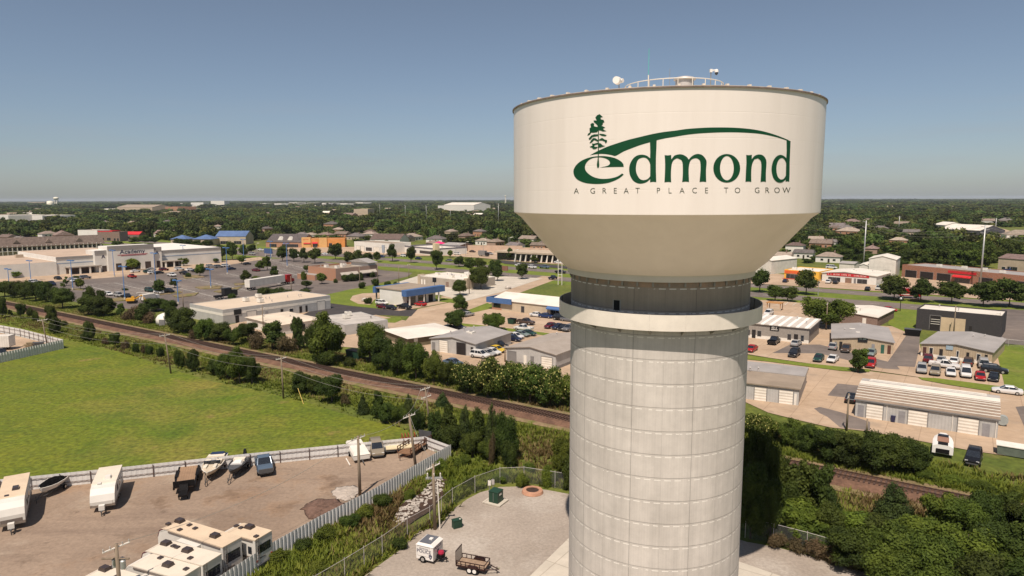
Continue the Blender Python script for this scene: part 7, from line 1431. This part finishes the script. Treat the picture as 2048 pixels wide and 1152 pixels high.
def crown_mesh(name, kind, n, ls, seed, mats, flowers=0, core=.66):
    rs = np.random.RandomState(seed); C = []; Rr = []
    if kind == 'cone':
        for k in range(9):
            z = .06 + .86 * k / 8; rad = .78 * (1 - z) ** .75 + .04; m = max(1, int(7 * (1 - z) + 1))
            for i in range(m):
                a = 2 * math.pi * (i + rs.rand() * .6) / m + k; C.append((rad * .62 * math.cos(a), rad * .62 * math.sin(a), z + rs.uniform(-.03, .03))); q = rad * .55 * rs.uniform(.8, 1.15) + .05; Rr.append((q, q, .085 + .05 * rs.rand()))
    elif kind == 'shrub':
        for i in range(13):
            a = rs.rand() * 6.28; d = rs.rand() ** .6 * .62; C.append((d * math.cos(a), d * math.sin(a), rs.uniform(.22, .62) * (1.15 - .5 * d))); q = rs.uniform(.28, .45); Rr.append((q, q, .34 * rs.uniform(.8, 1.15)))
    elif kind == 'airy':
        for i in range(17):
            a = rs.rand() * 6.28; z = rs.uniform(.12, .88); d = rs.rand() ** .5 * .72 * math.sin(math.pi * min(1, z + .12)) ** .6; C.append((d * math.cos(a), d * math.sin(a), z)); q = rs.uniform(.16, .28); Rr.append((q, q, q * .42))
    elif kind == 'tall':
        for i in range(20):
            a = rs.rand() * 6.28; z = rs.uniform(.1, .9); d = rs.rand() ** .5 * .6 * (1.1 - .6 * z); C.append((d * math.cos(a), d * math.sin(a), z)); q = rs.uniform(.24, .42) * (1.15 - .5 * z); Rr.append((q, q, q * .45))
    else:
        for i in range(20):
            a = rs.rand() * 6.28; z = rs.uniform(.18, .82); d = rs.rand() ** .5 * .66 * math.sin(math.pi * (z * .8 + .12)) ** .5; C.append((d * math.cos(a), d * math.sin(a), z)); q = rs.uniform(.26, .42); Rr.append((q, q, q * .55))
    if kind in ('round', 'tall', 'shrub'):
        for i in range(16):
            j = rs.randint(len(C)); a = rs.rand() * 6.28; e = rs.uniform(-.5, 1); q = Rr[j][0] * rs.uniform(.3, .5); C.append((C[j][0] + Rr[j][0] * 1.05 * math.cos(a) * math.cos(e), C[j][1] + Rr[j][1] * 1.05 * math.sin(a) * math.cos(e), max(.06, C[j][2] + Rr[j][2] * 1.1 * math.sin(e)))); Rr.append((q, q, q * .6))
    C = np.array(C); Rr = np.array(Rr); V = []; Fc = []; MI = []; nv = 0
    if core:
        for c, r in zip(C, Rr):
            v, f = ico(r * core, c, rs); V.append(v); Fc += [tuple(i + nv for i in q) for q in f]; MI += [0] * len(f); nv += len(v)
    wts = (Rr[:, 0] ** 1.6); wts /= wts.sum(); idx = rs.choice(len(C), n * 2, p=wts); d = rs.normal(size=(n * 2, 3)); d /= np.linalg.norm(d, axis=1)[:, None]
    P = C[idx] + d * Rr[idx] * rs.uniform(.62, 1.2, (n * 2, 1)); keep = np.ones(len(P), bool)
    for c, r in zip(C, Rr): keep &= ~((((P - c) / (r * .6)) ** 2).sum(1) < 1)
    keep &= P[:, 2] > -.02
    P = P[keep][:n]; d = d[keep][:n]; nrm = d + rs.normal(scale=.55, size=d.shape); nrm[:, 2] += .25; nrm /= np.linalg.norm(nrm, axis=1)[:, None]
    a = np.cross(nrm, rs.normal(size=nrm.shape)); a /= np.linalg.norm(a, axis=1)[:, None]; b = np.cross(nrm, a); s = ls * rs.uniform(.6, 1.5, (len(P), 1)); zs = np.array([1, 1, .62])
    q = np.stack([P + a * s * zs, P + b * s * .62 * zs, P - a * s * zs, P - b * s * .62 * zs], 1).reshape(-1, 3); V.append(q); m = len(P)
    Fc += [(nv + 4 * i, nv + 4 * i + 1, nv + 4 * i + 2, nv + 4 * i + 3) for i in range(m)]
    fl = (rs.rand(m) < flowers) & (P[:, 2] > .30) if flowers else np.zeros(m, bool); MI += [1 if x else 0 for x in fl]
    me = bpy.data.meshes.new(name); me.from_pydata([tuple(x) for x in np.concatenate(V)], [], Fc)
    for x in mats: me.materials.append(x)
    me.polygons.foreach_set('material_index', MI); me.update(); return me
CM = {}
def crowns(key, kind, n, ls, lm, cnt=3, flowers=0, core=.66):
    mats = [LM[lm]] + ([LM['flower']] if flowers else []); CM[key] = [crown_mesh('crown', kind, n, ls, hash_(key) + i, mats, flowers, core) for i in range(cnt)]
def hash_(s): return sum(ord(c) * (i + 3) for i, c in enumerate(s)) % 9973
crowns('near_dark', 'round', 11000, .040, 'dark', 3); crowns('near_mid', 'round', 11000, .040, 'mid', 3); crowns('near_light', 'round', 9000, .045, 'light', 2)
crowns('near_cedar', 'cone', 9000, .034, 'cedar', 3); crowns('near_flower', 'round', 6500, .045, 'mid', 3, flowers=.13); crowns('near_shrub', 'shrub', 7000, .048, 'light', 3); crowns('shrub_dark', 'shrub', 6000, .05, 'dark', 3)
crowns('shrub_brown', 'shrub', 2200, .05, 'brown', 2, core=.55); crowns('airy', 'airy', 2600, .06, 'mid', 2, core=.45); crowns('street', 'round', 2600, .075, 'dark', 4); crowns('street_light', 'round', 2200, .08, 'light', 2); crowns('tall_dark', 'tall', 4500, .055, 'dark', 3)
trunk_me = []
for s_ in range(3):
    rnd = random.Random(s_); m_ = MB(); m_.tube((0, 0, -.02), (.01, .01, .55), .055, .035, 8).tube((.01, .01, .55), (0, .02, .95), .035, .012, 7)
    for i in range(7):
        a = i * 2.4 + rnd.random(); z = .32 + .07 * i; l = .42 * (1 - .07 * i); m_.tube((.005, .005, z), (l * math.cos(a), l * math.sin(a), z + .22), .02, .006, 5)
    trunk_me.append(m_.mesh('trunk', bark))
NT = [0]
def tree(px, pyb, pyt, wpx, key, label, group=None, name=None, cat=None, low=None, rnd=None):
    NT[0] += 1; rn = random.Random(NT[0] * 13 + 5); b = G(px, pyb); h = max(.8, zat(b, pyt)); wd = wpx * (b.length ** 2 + H * H) ** .5 / F
    shrub = key.startswith(('near_shrub', 'shrub')); nm = name or ('bush' if shrub else 'cedar_tree' if 'cedar' in key else 'tree'); lo = low if low is not None else (0.0 if shrub else .04 if 'cedar' in key else .22 if 'street' in key else .12)
    # stand the crown so that its near foot meets the seen base
    if lo < .15: b = b * (1 + wd * .22 / b.length); h = max(.8, zat(b, pyt))
    t = thing(nm, label, cat or ('bush' if shrub else 'tree'), (b.x, b.y, 0), rn.uniform(0, 6.28), group)
    c = bpy.data.objects.new('crown', CM[key][NT[0] % len(CM[key])]); COL.objects.link(c); c.parent = t; c.location = (0, 0, h * lo); c.scale = (wd / 2 * .98, wd / 2 * .98 * rn.uniform(.9, 1.08), h * (1 - lo))
    k = bpy.data.objects.new('trunk', trunk_me[NT[0] % 3]); COL.objects.link(k); k.parent = t; k.scale = (min(wd, 7) * .55, min(wd, 7) * .55, h * .85 if not shrub else h * .6)
    return t
SZ = lambda q: ''
ADJ = {'near_dark': 'dark green broad tree', 'near_mid': 'leafy mid green tree', 'near_light': 'bright light green tree', 'near_cedar': 'dark pointed cedar', 'near_flower': 'yellow-flowering bushy tree', 'near_shrub': 'green bush', 'shrub_dark': 'dark green bush', 'shrub_brown': 'brownish scrubby bush', 'airy': 'thin airy tree', 'street': 'round dark tree', 'street_light': 'pale green young tree', 'tall_dark': 'tall dark tree'}
def grove(where, group, lst):
    lst = sorted(lst); seen = {}
    for q in lst: seen.setdefault(q[4], []).append(q)
    for q in lst:
        same = seen[q[4]]; tree(*q[:5], '%s %s%s' % (ADJ[q[4]], where, order(same.index(q), len(same)) if len(same) > 1 else ''), group)
D_, M_, L_, C_, F_, S_, K_, B_, A_, T_, Y_, H_ = 'near_dark', 'near_mid', 'near_light', 'near_cedar', 'near_flower', 'near_shrub', 'shrub_dark', 'shrub_brown', 'airy', 'street', 'street_light', 'tall_dark'
grove('between track and store lot', 'trees between the track and the big store lot', [(10, 594, 562, 30, D_), (30, 596, 562, 30, D_), (50, 599, 562, 30, D_), (72, 603, 562, 34, D_), (92, 605, 563, 30, D_), (126, 618, 575, 38, D_), (110, 606, 574, 24, D_), (181, 612, 573, 26, D_), (178, 632, 590, 40, D_), (207, 634, 592, 42, D_), (203, 604, 580, 18, T_), (241, 634, 600, 20, A_), (290, 648, 605, 36, H_), (272, 640, 610, 30, B_), (312, 624, 596, 44, D_), (340, 625, 600, 30, D_), (345, 657, 612, 34, D_), (368, 667, 615, 54, D_), (410, 684, 638, 38, M_), (442, 684, 646, 50, D_), (467, 692, 655, 36, M_), (497, 684, 645, 44, D_), (300, 648, 622, 30, B_), (255, 640, 618, 22, B_), (388, 680, 655, 24, B_)])
grove('along the track behind the sheds', 'trees along the north side of the track', [(545, 703, 640, 62, H_), (515, 700, 660, 36, B_), (575, 706, 670, 40, B_), (596, 700, 630, 36, H_), (622, 708, 650, 34, D_), (655, 732, 630, 78, M_), (740, 728, 645, 66, M_), (765, 745, 668, 50, D_), (795, 752, 680, 54, D_), (832, 762, 685, 60, M_), (868, 768, 705, 52, M_), (895, 775, 722, 44, M_), (650, 735, 700, 50, K_), (700, 735, 712, 30, K_)])
grove('left of the tower shaft, beside the track', 'yellow-flowering trees beside the track', [(935, 790, 722, 66, F_), (975, 800, 714, 74, F_), (1018, 805, 718, 76, F_), (1060, 812, 722, 76, F_), (1100, 818, 735, 66, F_), (1140, 822, 745, 64, F_), (1175, 830, 750, 60, F_)])
grove('on the field side of the track', 'bushes on the field side of the track', [(5, 636, 594, 16, D_), (42, 638, 606, 17, D_), (72, 643, 617, 12, K_), (103, 653, 610, 20, D_), (112, 668, 634, 22, D_), (180, 684, 642, 20, D_), (170, 682, 665, 18, K_), (232, 697, 665, 20, D_), (211, 690, 672, 16, B_), (250, 700, 676, 18, B_), (272, 706, 681, 13, K_), (288, 708, 685, 14, B_), (299, 710, 687, 15, K_), (321, 714, 692, 14, K_), (359, 736, 697, 22, K_), (388, 744, 698, 26, D_), (430, 752, 720, 30, D_), (455, 760, 706, 46, M_), (480, 770, 698, 50, M_), (505, 770, 712, 38, D_), (128, 652, 640, 14, K_), (60, 632, 612, 12, K_), (22, 634, 616, 10, A_)])
grove('in the thicket below the track', 'thicket below the track', [(604, 790, 744, 46, D_), (630, 792, 752, 34, D_), (664, 808, 750, 58, D_), (690, 812, 785, 24, B_), (727, 830, 788, 28, C_), (757, 838, 778, 38, H_), (775, 848, 805, 40, D_), (818, 836, 786, 32, C_), (800, 850, 812, 34, M_), (885, 815, 784, 34, C_), (835, 862, 815, 36, K_), (870, 885, 820, 44, H_), (897, 895, 803, 56, H_), (930, 900, 808, 44, C_), (958, 908, 812, 52, H_), (985, 912, 806, 44, C_), (1012, 925, 826, 48, D_), (905, 905, 850, 50, D_), (945, 918, 865, 46, D_), (1018, 938, 878, 36, K_), (975, 925, 880, 40, M_), (1125, 968, 872, 48, L_), (1100, 975, 925, 40, S_), (1060, 950, 925, 36, S_), (1150, 985, 900, 50, K_), (560, 1128, 1098, 44, S_), (605, 1104, 1076, 40, K_), (650, 1085, 1052, 46, S_), (700, 1060, 1030, 44, M_), (735, 1040, 1008, 44, S_), (765, 1018, 990, 40, M_), (800, 1100, 1076, 34, K_), (880, 945, 918, 34, S_), (925, 935, 908, 40, S_), (1005, 966, 944, 40, S_), (940, 975, 955, 30, K_), (640, 1150, 1122, 44, S_), (820, 1000, 978, 34, S_), (1045, 975, 945, 34, S_)])
grove('in the shade right behind the tower shaft', 'trees right behind the tower shaft', [(1500, 1010, 860, 60, H_), (1530, 1030, 870, 70, D_), (1500, 1085, 930, 70, D_), (1540, 1085, 960, 60, D_), (1560, 1015, 905, 50, H_)])
grove('in the lower right woods', 'woods at the lower right', [(1600, 1040, 922, 90, H_), (1640, 1055, 925, 74, H_), (1600, 1092, 1008, 96, L_), (1660, 1100, 1010, 70, D_), (1580, 1050, 960, 50, D_), (1700, 1100, 1022, 90, L_), (1745, 1110, 1030, 90, D_), (1785, 1060, 962, 84, C_), (1700, 1150, 1060, 100, D_), (1775, 1160, 1050, 110, M_), (1830, 1120, 1030, 90, L_), (1880, 1070, 985, 76, L_), (1925, 1090, 1000, 80, M_), (1965, 1075, 988, 70, D_), (2008, 1070, 978, 60, H_), (2040, 1090, 1005, 60, D_), (1860, 1180, 1075, 110, M_), (1930, 1160, 1050, 110, L_), (1990, 1150, 1050, 110, D_), (2050, 1170, 1060, 110, M_), (1780, 1200, 1100, 100, M_), (1960, 1230, 1120, 120, D_), (2080, 1230, 1120, 120, D_), (2090, 1120, 1010, 90, D_), (1870, 1240, 1140, 110, M_), (1640, 1108, 1060, 60, K_)])
grove('in the hedge on the chain-link fence', 'hedge on the chain-link fence', [(1555, 1100, 1066, 44, B_), (1590, 1108, 1072, 46, B_), (1630, 1118, 1078, 48, B_), (1670, 1130, 1086, 50, B_), (1712, 1143, 1096, 54, B_), (1755, 1156, 1106, 56, B_), (1800, 1172, 1118, 60, B_), (1850, 1190, 1132, 64, B_), (1650, 1112, 1072, 44, S_), (1735, 1140, 1092, 50, S_)])
grove('in the hedge before the storage yard', 'big hedge before the storage yard', [(1505, 875, 826, 54, F_), (1540, 888, 832, 54, F_), (1578, 898, 840, 54, M_), (1615, 910, 848, 54, D_), (1655, 932, 858, 66, D_), (1695, 940, 864, 72, D_), (1740, 946, 868, 74, D_), (1785, 950, 872, 74, D_), (1825, 954, 880, 54, D_), (1600, 905, 865, 40, K_), (1850, 962, 940, 44, S_), (1905, 972, 950, 40, S_), (1965, 985, 963, 44, S_), (2040, 1000, 975, 44, S_), (1580, 960, 930, 30, C_), (1620, 950, 935, 30, K_)])
grove('in or around the big store lot', 'young trees in the big lot', [(491, 565, 540, 26, T_), (550, 558, 531, 20, T_), (514, 564, 551, 24, S_), (535, 541, 512, 22, Y_), (520, 542, 521, 19, Y_), (483, 528, 511, 18, Y_), (400, 553, 528, 22, Y_), (320, 588, 559, 26, T_), (349, 576, 556, 18, T_), (377, 555, 544, 12, K_), (161, 579, 557, 17, Y_), (133, 572, 552, 12, A_), (62, 552, 538, 20, Y_), (32, 556, 543, 18, Y_), (268, 541, 517, 26, Y_), (368, 532, 516, 22, Y_), (408, 526, 513, 18, A_), (432, 526, 516, 12, T_), (127, 577, 563, 12, A_), (153, 558, 550, 14, K_), (250, 581, 576, 12, K_), (464, 604, 586, 18, K_)])
grove('beyond the store lot by the main road', 'roadside trees beyond the lot', [(465, 520, 482, 22, T_), (488, 516, 488, 20, T_), (503, 508, 488, 20, T_), (445, 520, 490, 22, T_), (565, 523, 493, 24, T_), (588, 523, 496, 22, T_), (608, 525, 495, 22, T_), (630, 527, 495, 29, T_), (671, 519, 488, 30, T_), (700, 531, 502, 24, T_), (717, 530, 499, 29, T_), (736, 530, 504, 24, T_), (754, 524, 504, 18, T_), (785, 523, 487, 26, T_), (822, 526, 494, 20, T_), (360, 491, 477, 24, T_), (375, 493, 478, 20, T_), (395, 496, 480, 28, T_), (415, 497, 479, 26, T_), (270, 487, 474, 26, T_), (290, 488, 470, 30, T_), (310, 488, 473, 24, T_), (160, 500, 484, 22, M_), (235, 492, 482, 20, T_), (790, 498, 485, 22, T_), (770, 492, 480, 18, T_)])
grove('around the brick and white-roofed restaurants', 'trees around the restaurants', [(613, 543, 530, 14, T_), (609, 560, 541, 16, S_), (613, 577, 560, 24, T_), (609, 594, 578, 34, T_), (530, 596, 573, 34, K_), (555, 597, 572, 36, K_), (575, 598, 576, 30, K_), (644, 568, 546, 24, Y_), (671, 566, 556, 10, K_), (690, 564, 548, 18, K_), (704, 563, 544, 18, K_), (720, 561, 543, 18, K_), (744, 555, 541, 15, K_), (751, 573, 556, 19, K_), (724, 578, 563, 16, K_), (776, 573, 560, 16, K_), (792, 575, 562, 18, K_), (736, 608, 593, 20, K_), (873, 540, 499, 29, D_), (918, 534, 512, 24, T_), (940, 545, 514, 28, T_), (962, 540, 517, 30, T_), (990, 552, 519, 32, T_), (962, 580, 532, 52, D_), (995, 562, 533, 26, T_), (920, 592, 559, 36, D_), (1044, 558, 526, 29, T_), (1020, 521, 497, 16, T_), (1069, 526, 510, 20, T_), (900, 515, 500, 13, Y_)])
grove('near the street bend left of the tower', 'trees near the street bend', [(920, 624, 590, 34, D_), (913, 662, 620, 48, D_), (990, 662, 624, 58, A_), (988, 664, 628, 50, M_)])
grove('lining the main road right of the tower', 'roadside trees right of the tower', [(1519, 585, 538, 40, T_), (1612, 589, 538, 46, T_), (1550, 602, 571, 34, T_), (1575, 603, 573, 36, T_), (1788, 600, 551, 58, T_), (1841, 604, 557, 52, T_), (1903, 607, 562, 54, T_), (1966, 613, 564, 54, T_), (2018, 614, 556, 58, T_), (2060, 618, 570, 50, T_), (1652, 658, 596, 98, M_), (1694, 552, 545, 12, Y_)])
tree(1715, 747, 684, 42, 'airy', 'thin layered tree on the grass verge before the tan office', low=.14); tree(1716, 747, 700, 34, 'near_dark', 'small dense tree on the grass verge beside the red SUV', low=.12)
tree(985, 935, 862, 18, 'shrub_brown', 'dead reddish brown cedar in front of the dark thicket', name='dead_tree', cat='dead tree')
# ---------------------------------------------------------------- woods beyond the shops
XS = [-700, 0, 140, 300, 340, 500, 600, 700, 800, 900, 1000, 1140, 1500, 1560, 1650, 1800, 1850, 1990, 2048, 2700]
YS = [476, 474, 474, 474, 482, 482, 484, 486, 483, 488, 491, 498, 516, 522, 530, 541, 545, 536, 530, 520]
rs = np.random.RandomState(3); pts = []
hs = [(G(a, b + 3), c) for a, b, c, _ in HOUSES]
HX = np.array([[p.x, p.y] for p, _ in hs])
lm_px = [(210, 380, 425, 427), (876, 950, 424, 427), (20, 90, 447, 449), (700, 740, 436, 438), (1860, 1965, 466, 474), (380, 450, 412, 414)]
r = 380.0
while r < 12000:
    s = max(8.5, r / 75); n = max(1, int(1.9 * r / s)); th = -.95 + 1.9 * rs.rand(n); rr = r + rs.uniform(-.6, .6, n) * s
    for a, q in zip(th, rr):
        x = q * math.sin(a); y = q * math.cos(a); px, py = proj(x, y, 0)
        if py > np.interp(px, XS, YS): continue
        g = math.sin(x * .0021 + 1.3) * math.cos(y * .0017 + x * .0009) + .5 * math.sin(x * .0067 + y * .0041)
        if q > 1100 and g > .95 and rs.rand() < .8: continue
        if rs.rand() < .12: continue
        dx = HX - (x, y); dd = np.hypot(dx[:, 0], dx[:, 1]); k = dd.argmin()
        if dd[k] < 11: continue
        hf = 1.0
        if dd[k] < 75:
            e_ = HX[k] / np.linalg.norm(HX[k]); f_ = dx[k] @ e_; l_ = abs(dx[k] @ np.array([-e_[1], e_[0]]))
            if f_ > 0 and l_ < 13 and rs.rand() < (.95 if f_ > 30 else .8): continue
        for kk in np.where(dd < 190)[0]:
            e_ = HX[kk] / np.linalg.norm(HX[kk]); f_ = dx[kk] @ e_; l_ = abs(dx[kk] @ np.array([-e_[1], e_[0]]))
            if f_ > 0 and l_ < 12: hf = min(hf, .35 + f_ / 400)
        if 1922 < px < 2012 and 458 < py < 492: continue
        if 1965 < px < 2085 and 455 < py < 492: continue
        if 1862 < px < 1965 and 458 < py < 483: continue
        if any(a0 - 4 < px < a1 + 4 and b1 - 1 < py < b1 + 7 and rs.rand() < .8 for a0, a1, b0, b1 in lm_px): continue
        pts.append((x, y, q, s, px, py, hf))
    r += s
pts.sort(key=lambda p: p[2]); near_p = []; rest_p = []
for p in pts:
    if len(near_p) < 122 and -10 < p[4] < 2058 and not (1060 < p[4] < 1520): near_p.append(p)
    else: rest_p.append(p)
crowns('wood_dark', 'round', 1300, .095, 'dark', 3); crowns('wood_mid', 'round', 1300, .095, 'mid', 2)
crowns('far_round', 'round', 420, .15, 'far', 3)
for i, (x, y, q, s, px, py, hf) in enumerate(near_p):
    rn = random.Random(i); left = px < 1100; k = 'wood_mid' if rn.random() < .3 else 'wood_dark'
    t = thing('tree', '%s broadleaf tree in the wood beyond the %s' % ('mid green' if k == 'wood_mid' else 'dark green', 'shops left of the tower' if left else 'shops right of the tower'), 'tree', (x, y, 0), rn.uniform(0, 6.28), 'wood beyond the shops, %s' % ('left' if left else 'right'))
    h = rn.uniform(5.5, 11.5) * hf; wd = rn.uniform(7.5, 14) * (.5 + .5 * hf)
    c = bpy.data.objects.new('crown', CM[k][i % len(CM[k])]); COL.objects.link(c); c.parent = t; c.scale = (wd / 2, wd / 2, h * .92); c.location = (0, 0, h * .08)
    o = bpy.data.objects.new('trunk', trunk_me[i % 3]); COL.objects.link(o); o.parent = t; o.scale = (4, 4, h * .7)
me = bpy.data.meshes.new('distant_wood'); n = len(rest_p); me.from_pydata([(p[0], p[1], 0) for p in rest_p], [], [])
sc_a = np.zeros((n, 3)); var = np.zeros(n, int); rot = np.zeros((n, 3))
for i, p in enumerate(rest_p):
    wd = max(rs.uniform(9, 15), p[3] * rs.uniform(1.0, 1.5)); h = rs.uniform(6, 12.5) * (1 + .25 * (p[2] > 3000)); wd *= rs.choice([.6, .85, 1, 1.15]); h *= rs.choice([.6, .8, 1, 1.15]) * p[6]; sc_a[i] = (wd / 2, wd / 2, h); var[i] = rs.randint(3); rot[i] = (0, 0, rs.rand() * 6.28)
at = me.attributes.new('tree_scale', 'FLOAT_VECTOR', 'POINT'); at.data.foreach_set('vector', sc_a.ravel()); at = me.attributes.new('tree_rot', 'FLOAT_VECTOR', 'POINT'); at.data.foreach_set('vector', rot.ravel()); at = me.attributes.new('tree_kind', 'INT', 'POINT'); at.data.foreach_set('value', var)
wo = bpy.data.objects.new('distant_wood', me); COL.objects.link(wo); tag(wo, 'dark green wooded suburb stretching to the horizon beyond the shops', 'wood', None, 'stuff')
ng = bpy.data.node_groups.new('scatter_trees', 'GeometryNodeTree'); ng.interface.new_socket('Geometry', in_out='INPUT', socket_type='NodeSocketGeometry'); ng.interface.new_socket('Geometry', in_out='OUTPUT', socket_type='NodeSocketGeometry')
gi = ng.nodes.new('NodeGroupInput'); go = ng.nodes.new('NodeGroupOutput'); jn = ng.nodes.new('GeometryNodeJoinGeometry')
def attr(nm, dt): a = ng.nodes.new('GeometryNodeInputNamedAttribute'); a.data_type = dt; a.inputs[0].default_value = nm; return a.outputs[0]
sA = attr('tree_scale', 'FLOAT_VECTOR'); rA = attr('tree_rot', 'FLOAT_VECTOR'); kA = attr('tree_kind', 'INT')
# real trees standing at the near edge of the wood supply the crowns that are repeated
for k in range(3):
    x, y, q, s, px, py, hf = rest_p[k]; t = thing('tree', 'dark broadleaf tree at the near edge of the far wood', 'tree', (x + 3, y + 3, 0), 0, 'wood beyond the shops, left')
    c = bpy.data.objects.new('crown', CM['far_round'][k]); COL.objects.link(c); c.parent = t; c.scale = (6, 6, 9)
    oi = ng.nodes.new('GeometryNodeObjectInfo'); oi.inputs['Object'].default_value = c; oi.inputs['As Instance'].default_value = True; oi.transform_space = 'ORIGINAL'
    ip = ng.nodes.new('GeometryNodeInstanceOnPoints'); cp = ng.nodes.new('FunctionNodeCompare'); cp.data_type = 'INT'; cp.operation = 'EQUAL'
    ng.links.new(kA, cp.inputs[2]); cp.inputs[3].default_value = k; ng.links.new(cp.outputs[0], ip.inputs['Selection']); ng.links.new(gi.outputs[0], ip.inputs['Points']); ng.links.new(oi.outputs['Geometry'], ip.inputs['Instance']); ng.links.new(sA, ip.inputs['Scale']); ng.links.new(rA, ip.inputs['Rotation']); ng.links.new(ip.outputs[0], jn.inputs[0])
ng.links.new(jn.outputs[0], go.inputs[0]); md = wo.modifiers.new('scatter', 'NODES'); md.node_group = ng
# ---------------------------------------------------------------- weeds and tall grass
def tufts(P, hs_, seed, name, label, mats, wts):
    rs = np.random.RandomState(seed); n = len(P); nb = 7; P = np.repeat(P, nb, 0); hh = np.repeat(hs_, nb) * rs.uniform(.55, 1.2, n * nb); a = rs.rand(n * nb) * 6.28; d = np.stack([np.cos(a), np.sin(a)], 1)
    base = P + d * (np.abs(rs.normal(size=(n * nb, 1))) * .4 * hh[:, None]); wv = np.stack([-d[:, 1], d[:, 0]], 1) * (hh * rs.uniform(.10, .28, n * nb))[:, None]; tip = base + d * (hh * rs.uniform(.1, 1.1, n * nb))[:, None]
    z0 = np.zeros((n * nb, 1)); v = np.stack([np.hstack([base - wv, z0]), np.hstack([base + wv, z0]), np.hstack([tip, hh[:, None]])], 1).reshape(-1, 3)
    me = bpy.data.meshes.new(name); me.from_pydata(v.tolist(), [], [(3 * i, 3 * i + 1, 3 * i + 2) for i in range(n * nb)])
    for m in mats: me.materials.append(m)
    # patches share a kind
    g = np.sin(P[:, 0] * .31) + np.cos(P[:, 1] * .27 + P[:, 0] * .11) + rs.normal(scale=.6, size=n * nb); qs = np.quantile(g, np.cumsum(wts)[:-1]); me.polygons.foreach_set('material_index', np.searchsorted(qs, g).astype(int)); me.update()
    o = bpy.data.objects.new(name, me); COL.objects.link(o); return tag(o, label, 'weeds', None, 'stuff')
wm_ = [leafmat('weed_green', (.15, .175, .018), (.09, .125, .012), rnd=0, scale=.6), leafmat('weed_bright', (.20, .215, .03), (.13, .155, .02), rnd=0, scale=.6), leafmat('weed_straw', (.24, .19, .075), (.17, .13, .045), rnd=0, scale=.6), leafmat('weed_rust', (.14, .09, .035), (.09, .065, .02), rnd=0, scale=.6)]
def poly_pts(pl, dens, seed):
    W = pxs(pl); rs = np.random.RandomState(seed); xs = [p.x for p in W]; ys = [p.y for p in W]; n = int(dens * (max(xs) - min(xs)) * (max(ys) - min(ys))); q = np.stack([rs.uniform(min(xs), max(xs), n), rs.uniform(min(ys), max(ys), n)], 1); return np.array([p for p in q if inside(p[0], p[1], W)])
def band_pts(o0, o1, dens, seed, x0=-1, x1=1):
    rs = np.random.RandomState(seed); out = []; s0 = 380; s1 = LT
    n = int((s1 - s0) * (o1 - o0) * dens); s = rs.uniform(s0, s1, n); o = rs.uniform(o0, o1, n); A2n = np.array([A2.x, A2.y]); un = np.array([ud.x, ud.y]); vn_ = np.array([vd.x, vd.y]); return A2n + s[:, None] * un + o[:, None] * vn_
P = band_pts(4.2, 13.5, 3.4, 1); tufts(P, np.random.RandomState(1).uniform(.25, .75, len(P)), 1, 'tall_grass', 'tall green and straw weeds along the north side of the railway', wm_, (.42, .28, .18, .12))
P = band_pts(-15, -4.8, 2.4, 2); tufts(P, np.random.RandomState(2).uniform(.25, .75, len(P)), 2, 'tall_grass', 'rough weeds along the field side of the railway', wm_, (.40, .22, .2, .18))
P = poly_pts([(440, 1195), (545, 1128), (640, 1072), (750, 1012), (905, 920), (960, 930), (1040, 950), (1140, 960), (1160, 985), (1050, 964), (990, 966), (930, 992), (905, 1010), (885, 1000), (895, 965), (870, 955), (845, 985), (800, 1005), (785, 1050), (815, 1060), (860, 1045), (900, 1012), (915, 1008), (868, 1056), (835, 1066), (720, 1155), (620, 1230)], 14.0, 3); tufts(P, np.random.RandomState(3).uniform(.22, .8, len(P)), 3, 'tall_grass', 'dense weeds on the creek bank between white fence and gravel pad', wm_, (.45, .3, .13, .12))
P = poly_pts([(870, 905), (1030, 940), (1140, 960), (1140, 868), (1030, 848), (940, 830)], 5, 4); tufts(P, np.random.RandomState(4).uniform(.22, .7, len(P)), 4, 'tall_grass', 'weedy ground around the dark cedar thicket', wm_, (.4, .35, .15, .1))
P = poly_pts([(1500, 1060), (1560, 1085), (1700, 1125), (1900, 1200), (2100, 1150), (2100, 1050), (1870, 1010), (1700, 985), (1600, 960), (1500, 930)], 4, 5); tufts(P, np.random.RandomState(5).uniform(.25, .8, len(P)), 5, 'tall_grass', 'undergrowth below the track at the lower right', wm_, (.5, .25, .12, .13))
P = poly_pts([(1500, 900), (1600, 925), (1750, 955), (1860, 975), (2048, 1010), (2150, 1030), (2150, 1000), (1950, 960), (1850, 940), (1700, 900), (1500, 860)], 5, 6); tufts(P, np.random.RandomState(6).uniform(.22, .75, len(P)), 6, 'tall_grass', 'grassy bank between the track and the big hedge', wm_, (.45, .33, .14, .08))
P = poly_pts([(0, 625), (60, 655), (200, 693), (330, 733), (420, 760), (560, 792), (700, 830), (780, 850), (880, 882), (900, 860), (860, 835), (700, 792), (560, 762), (420, 730), (200, 672), (60, 640), (0, 618)], .9, 7); tufts(P, np.random.RandomState(7).uniform(.2, .7, len(P)), 7, 'tall_grass', 'ragged grass along the upper edge of the field', wm_, (.55, .3, .1, .05))
# ---------------------------------------------------------------- haze
hz_ = MB().box(-14500, -700, -1, 14500, 16500, 55).build('haze', None); hz_.data.materials.clear(); tag(hz_, kind='stuff')
hm = bpy.data.materials.new('haze_air'); hm.use_nodes = True; hm.node_tree.nodes.clear(); ho = hm.node_tree.nodes.new('ShaderNodeOutputMaterial'); pv = hm.node_tree.nodes.new('ShaderNodeVolumePrincipled'); pv.inputs['Color'].default_value = (.80, .88, 1.0, 1); pv.inputs['Density'].default_value = 0.000035; pv.inputs['Anisotropy'].default_value = .0
hm.node_tree.links.new(pv.outputs[0], ho.inputs['Volume']); hz_.data.materials.append(hm)
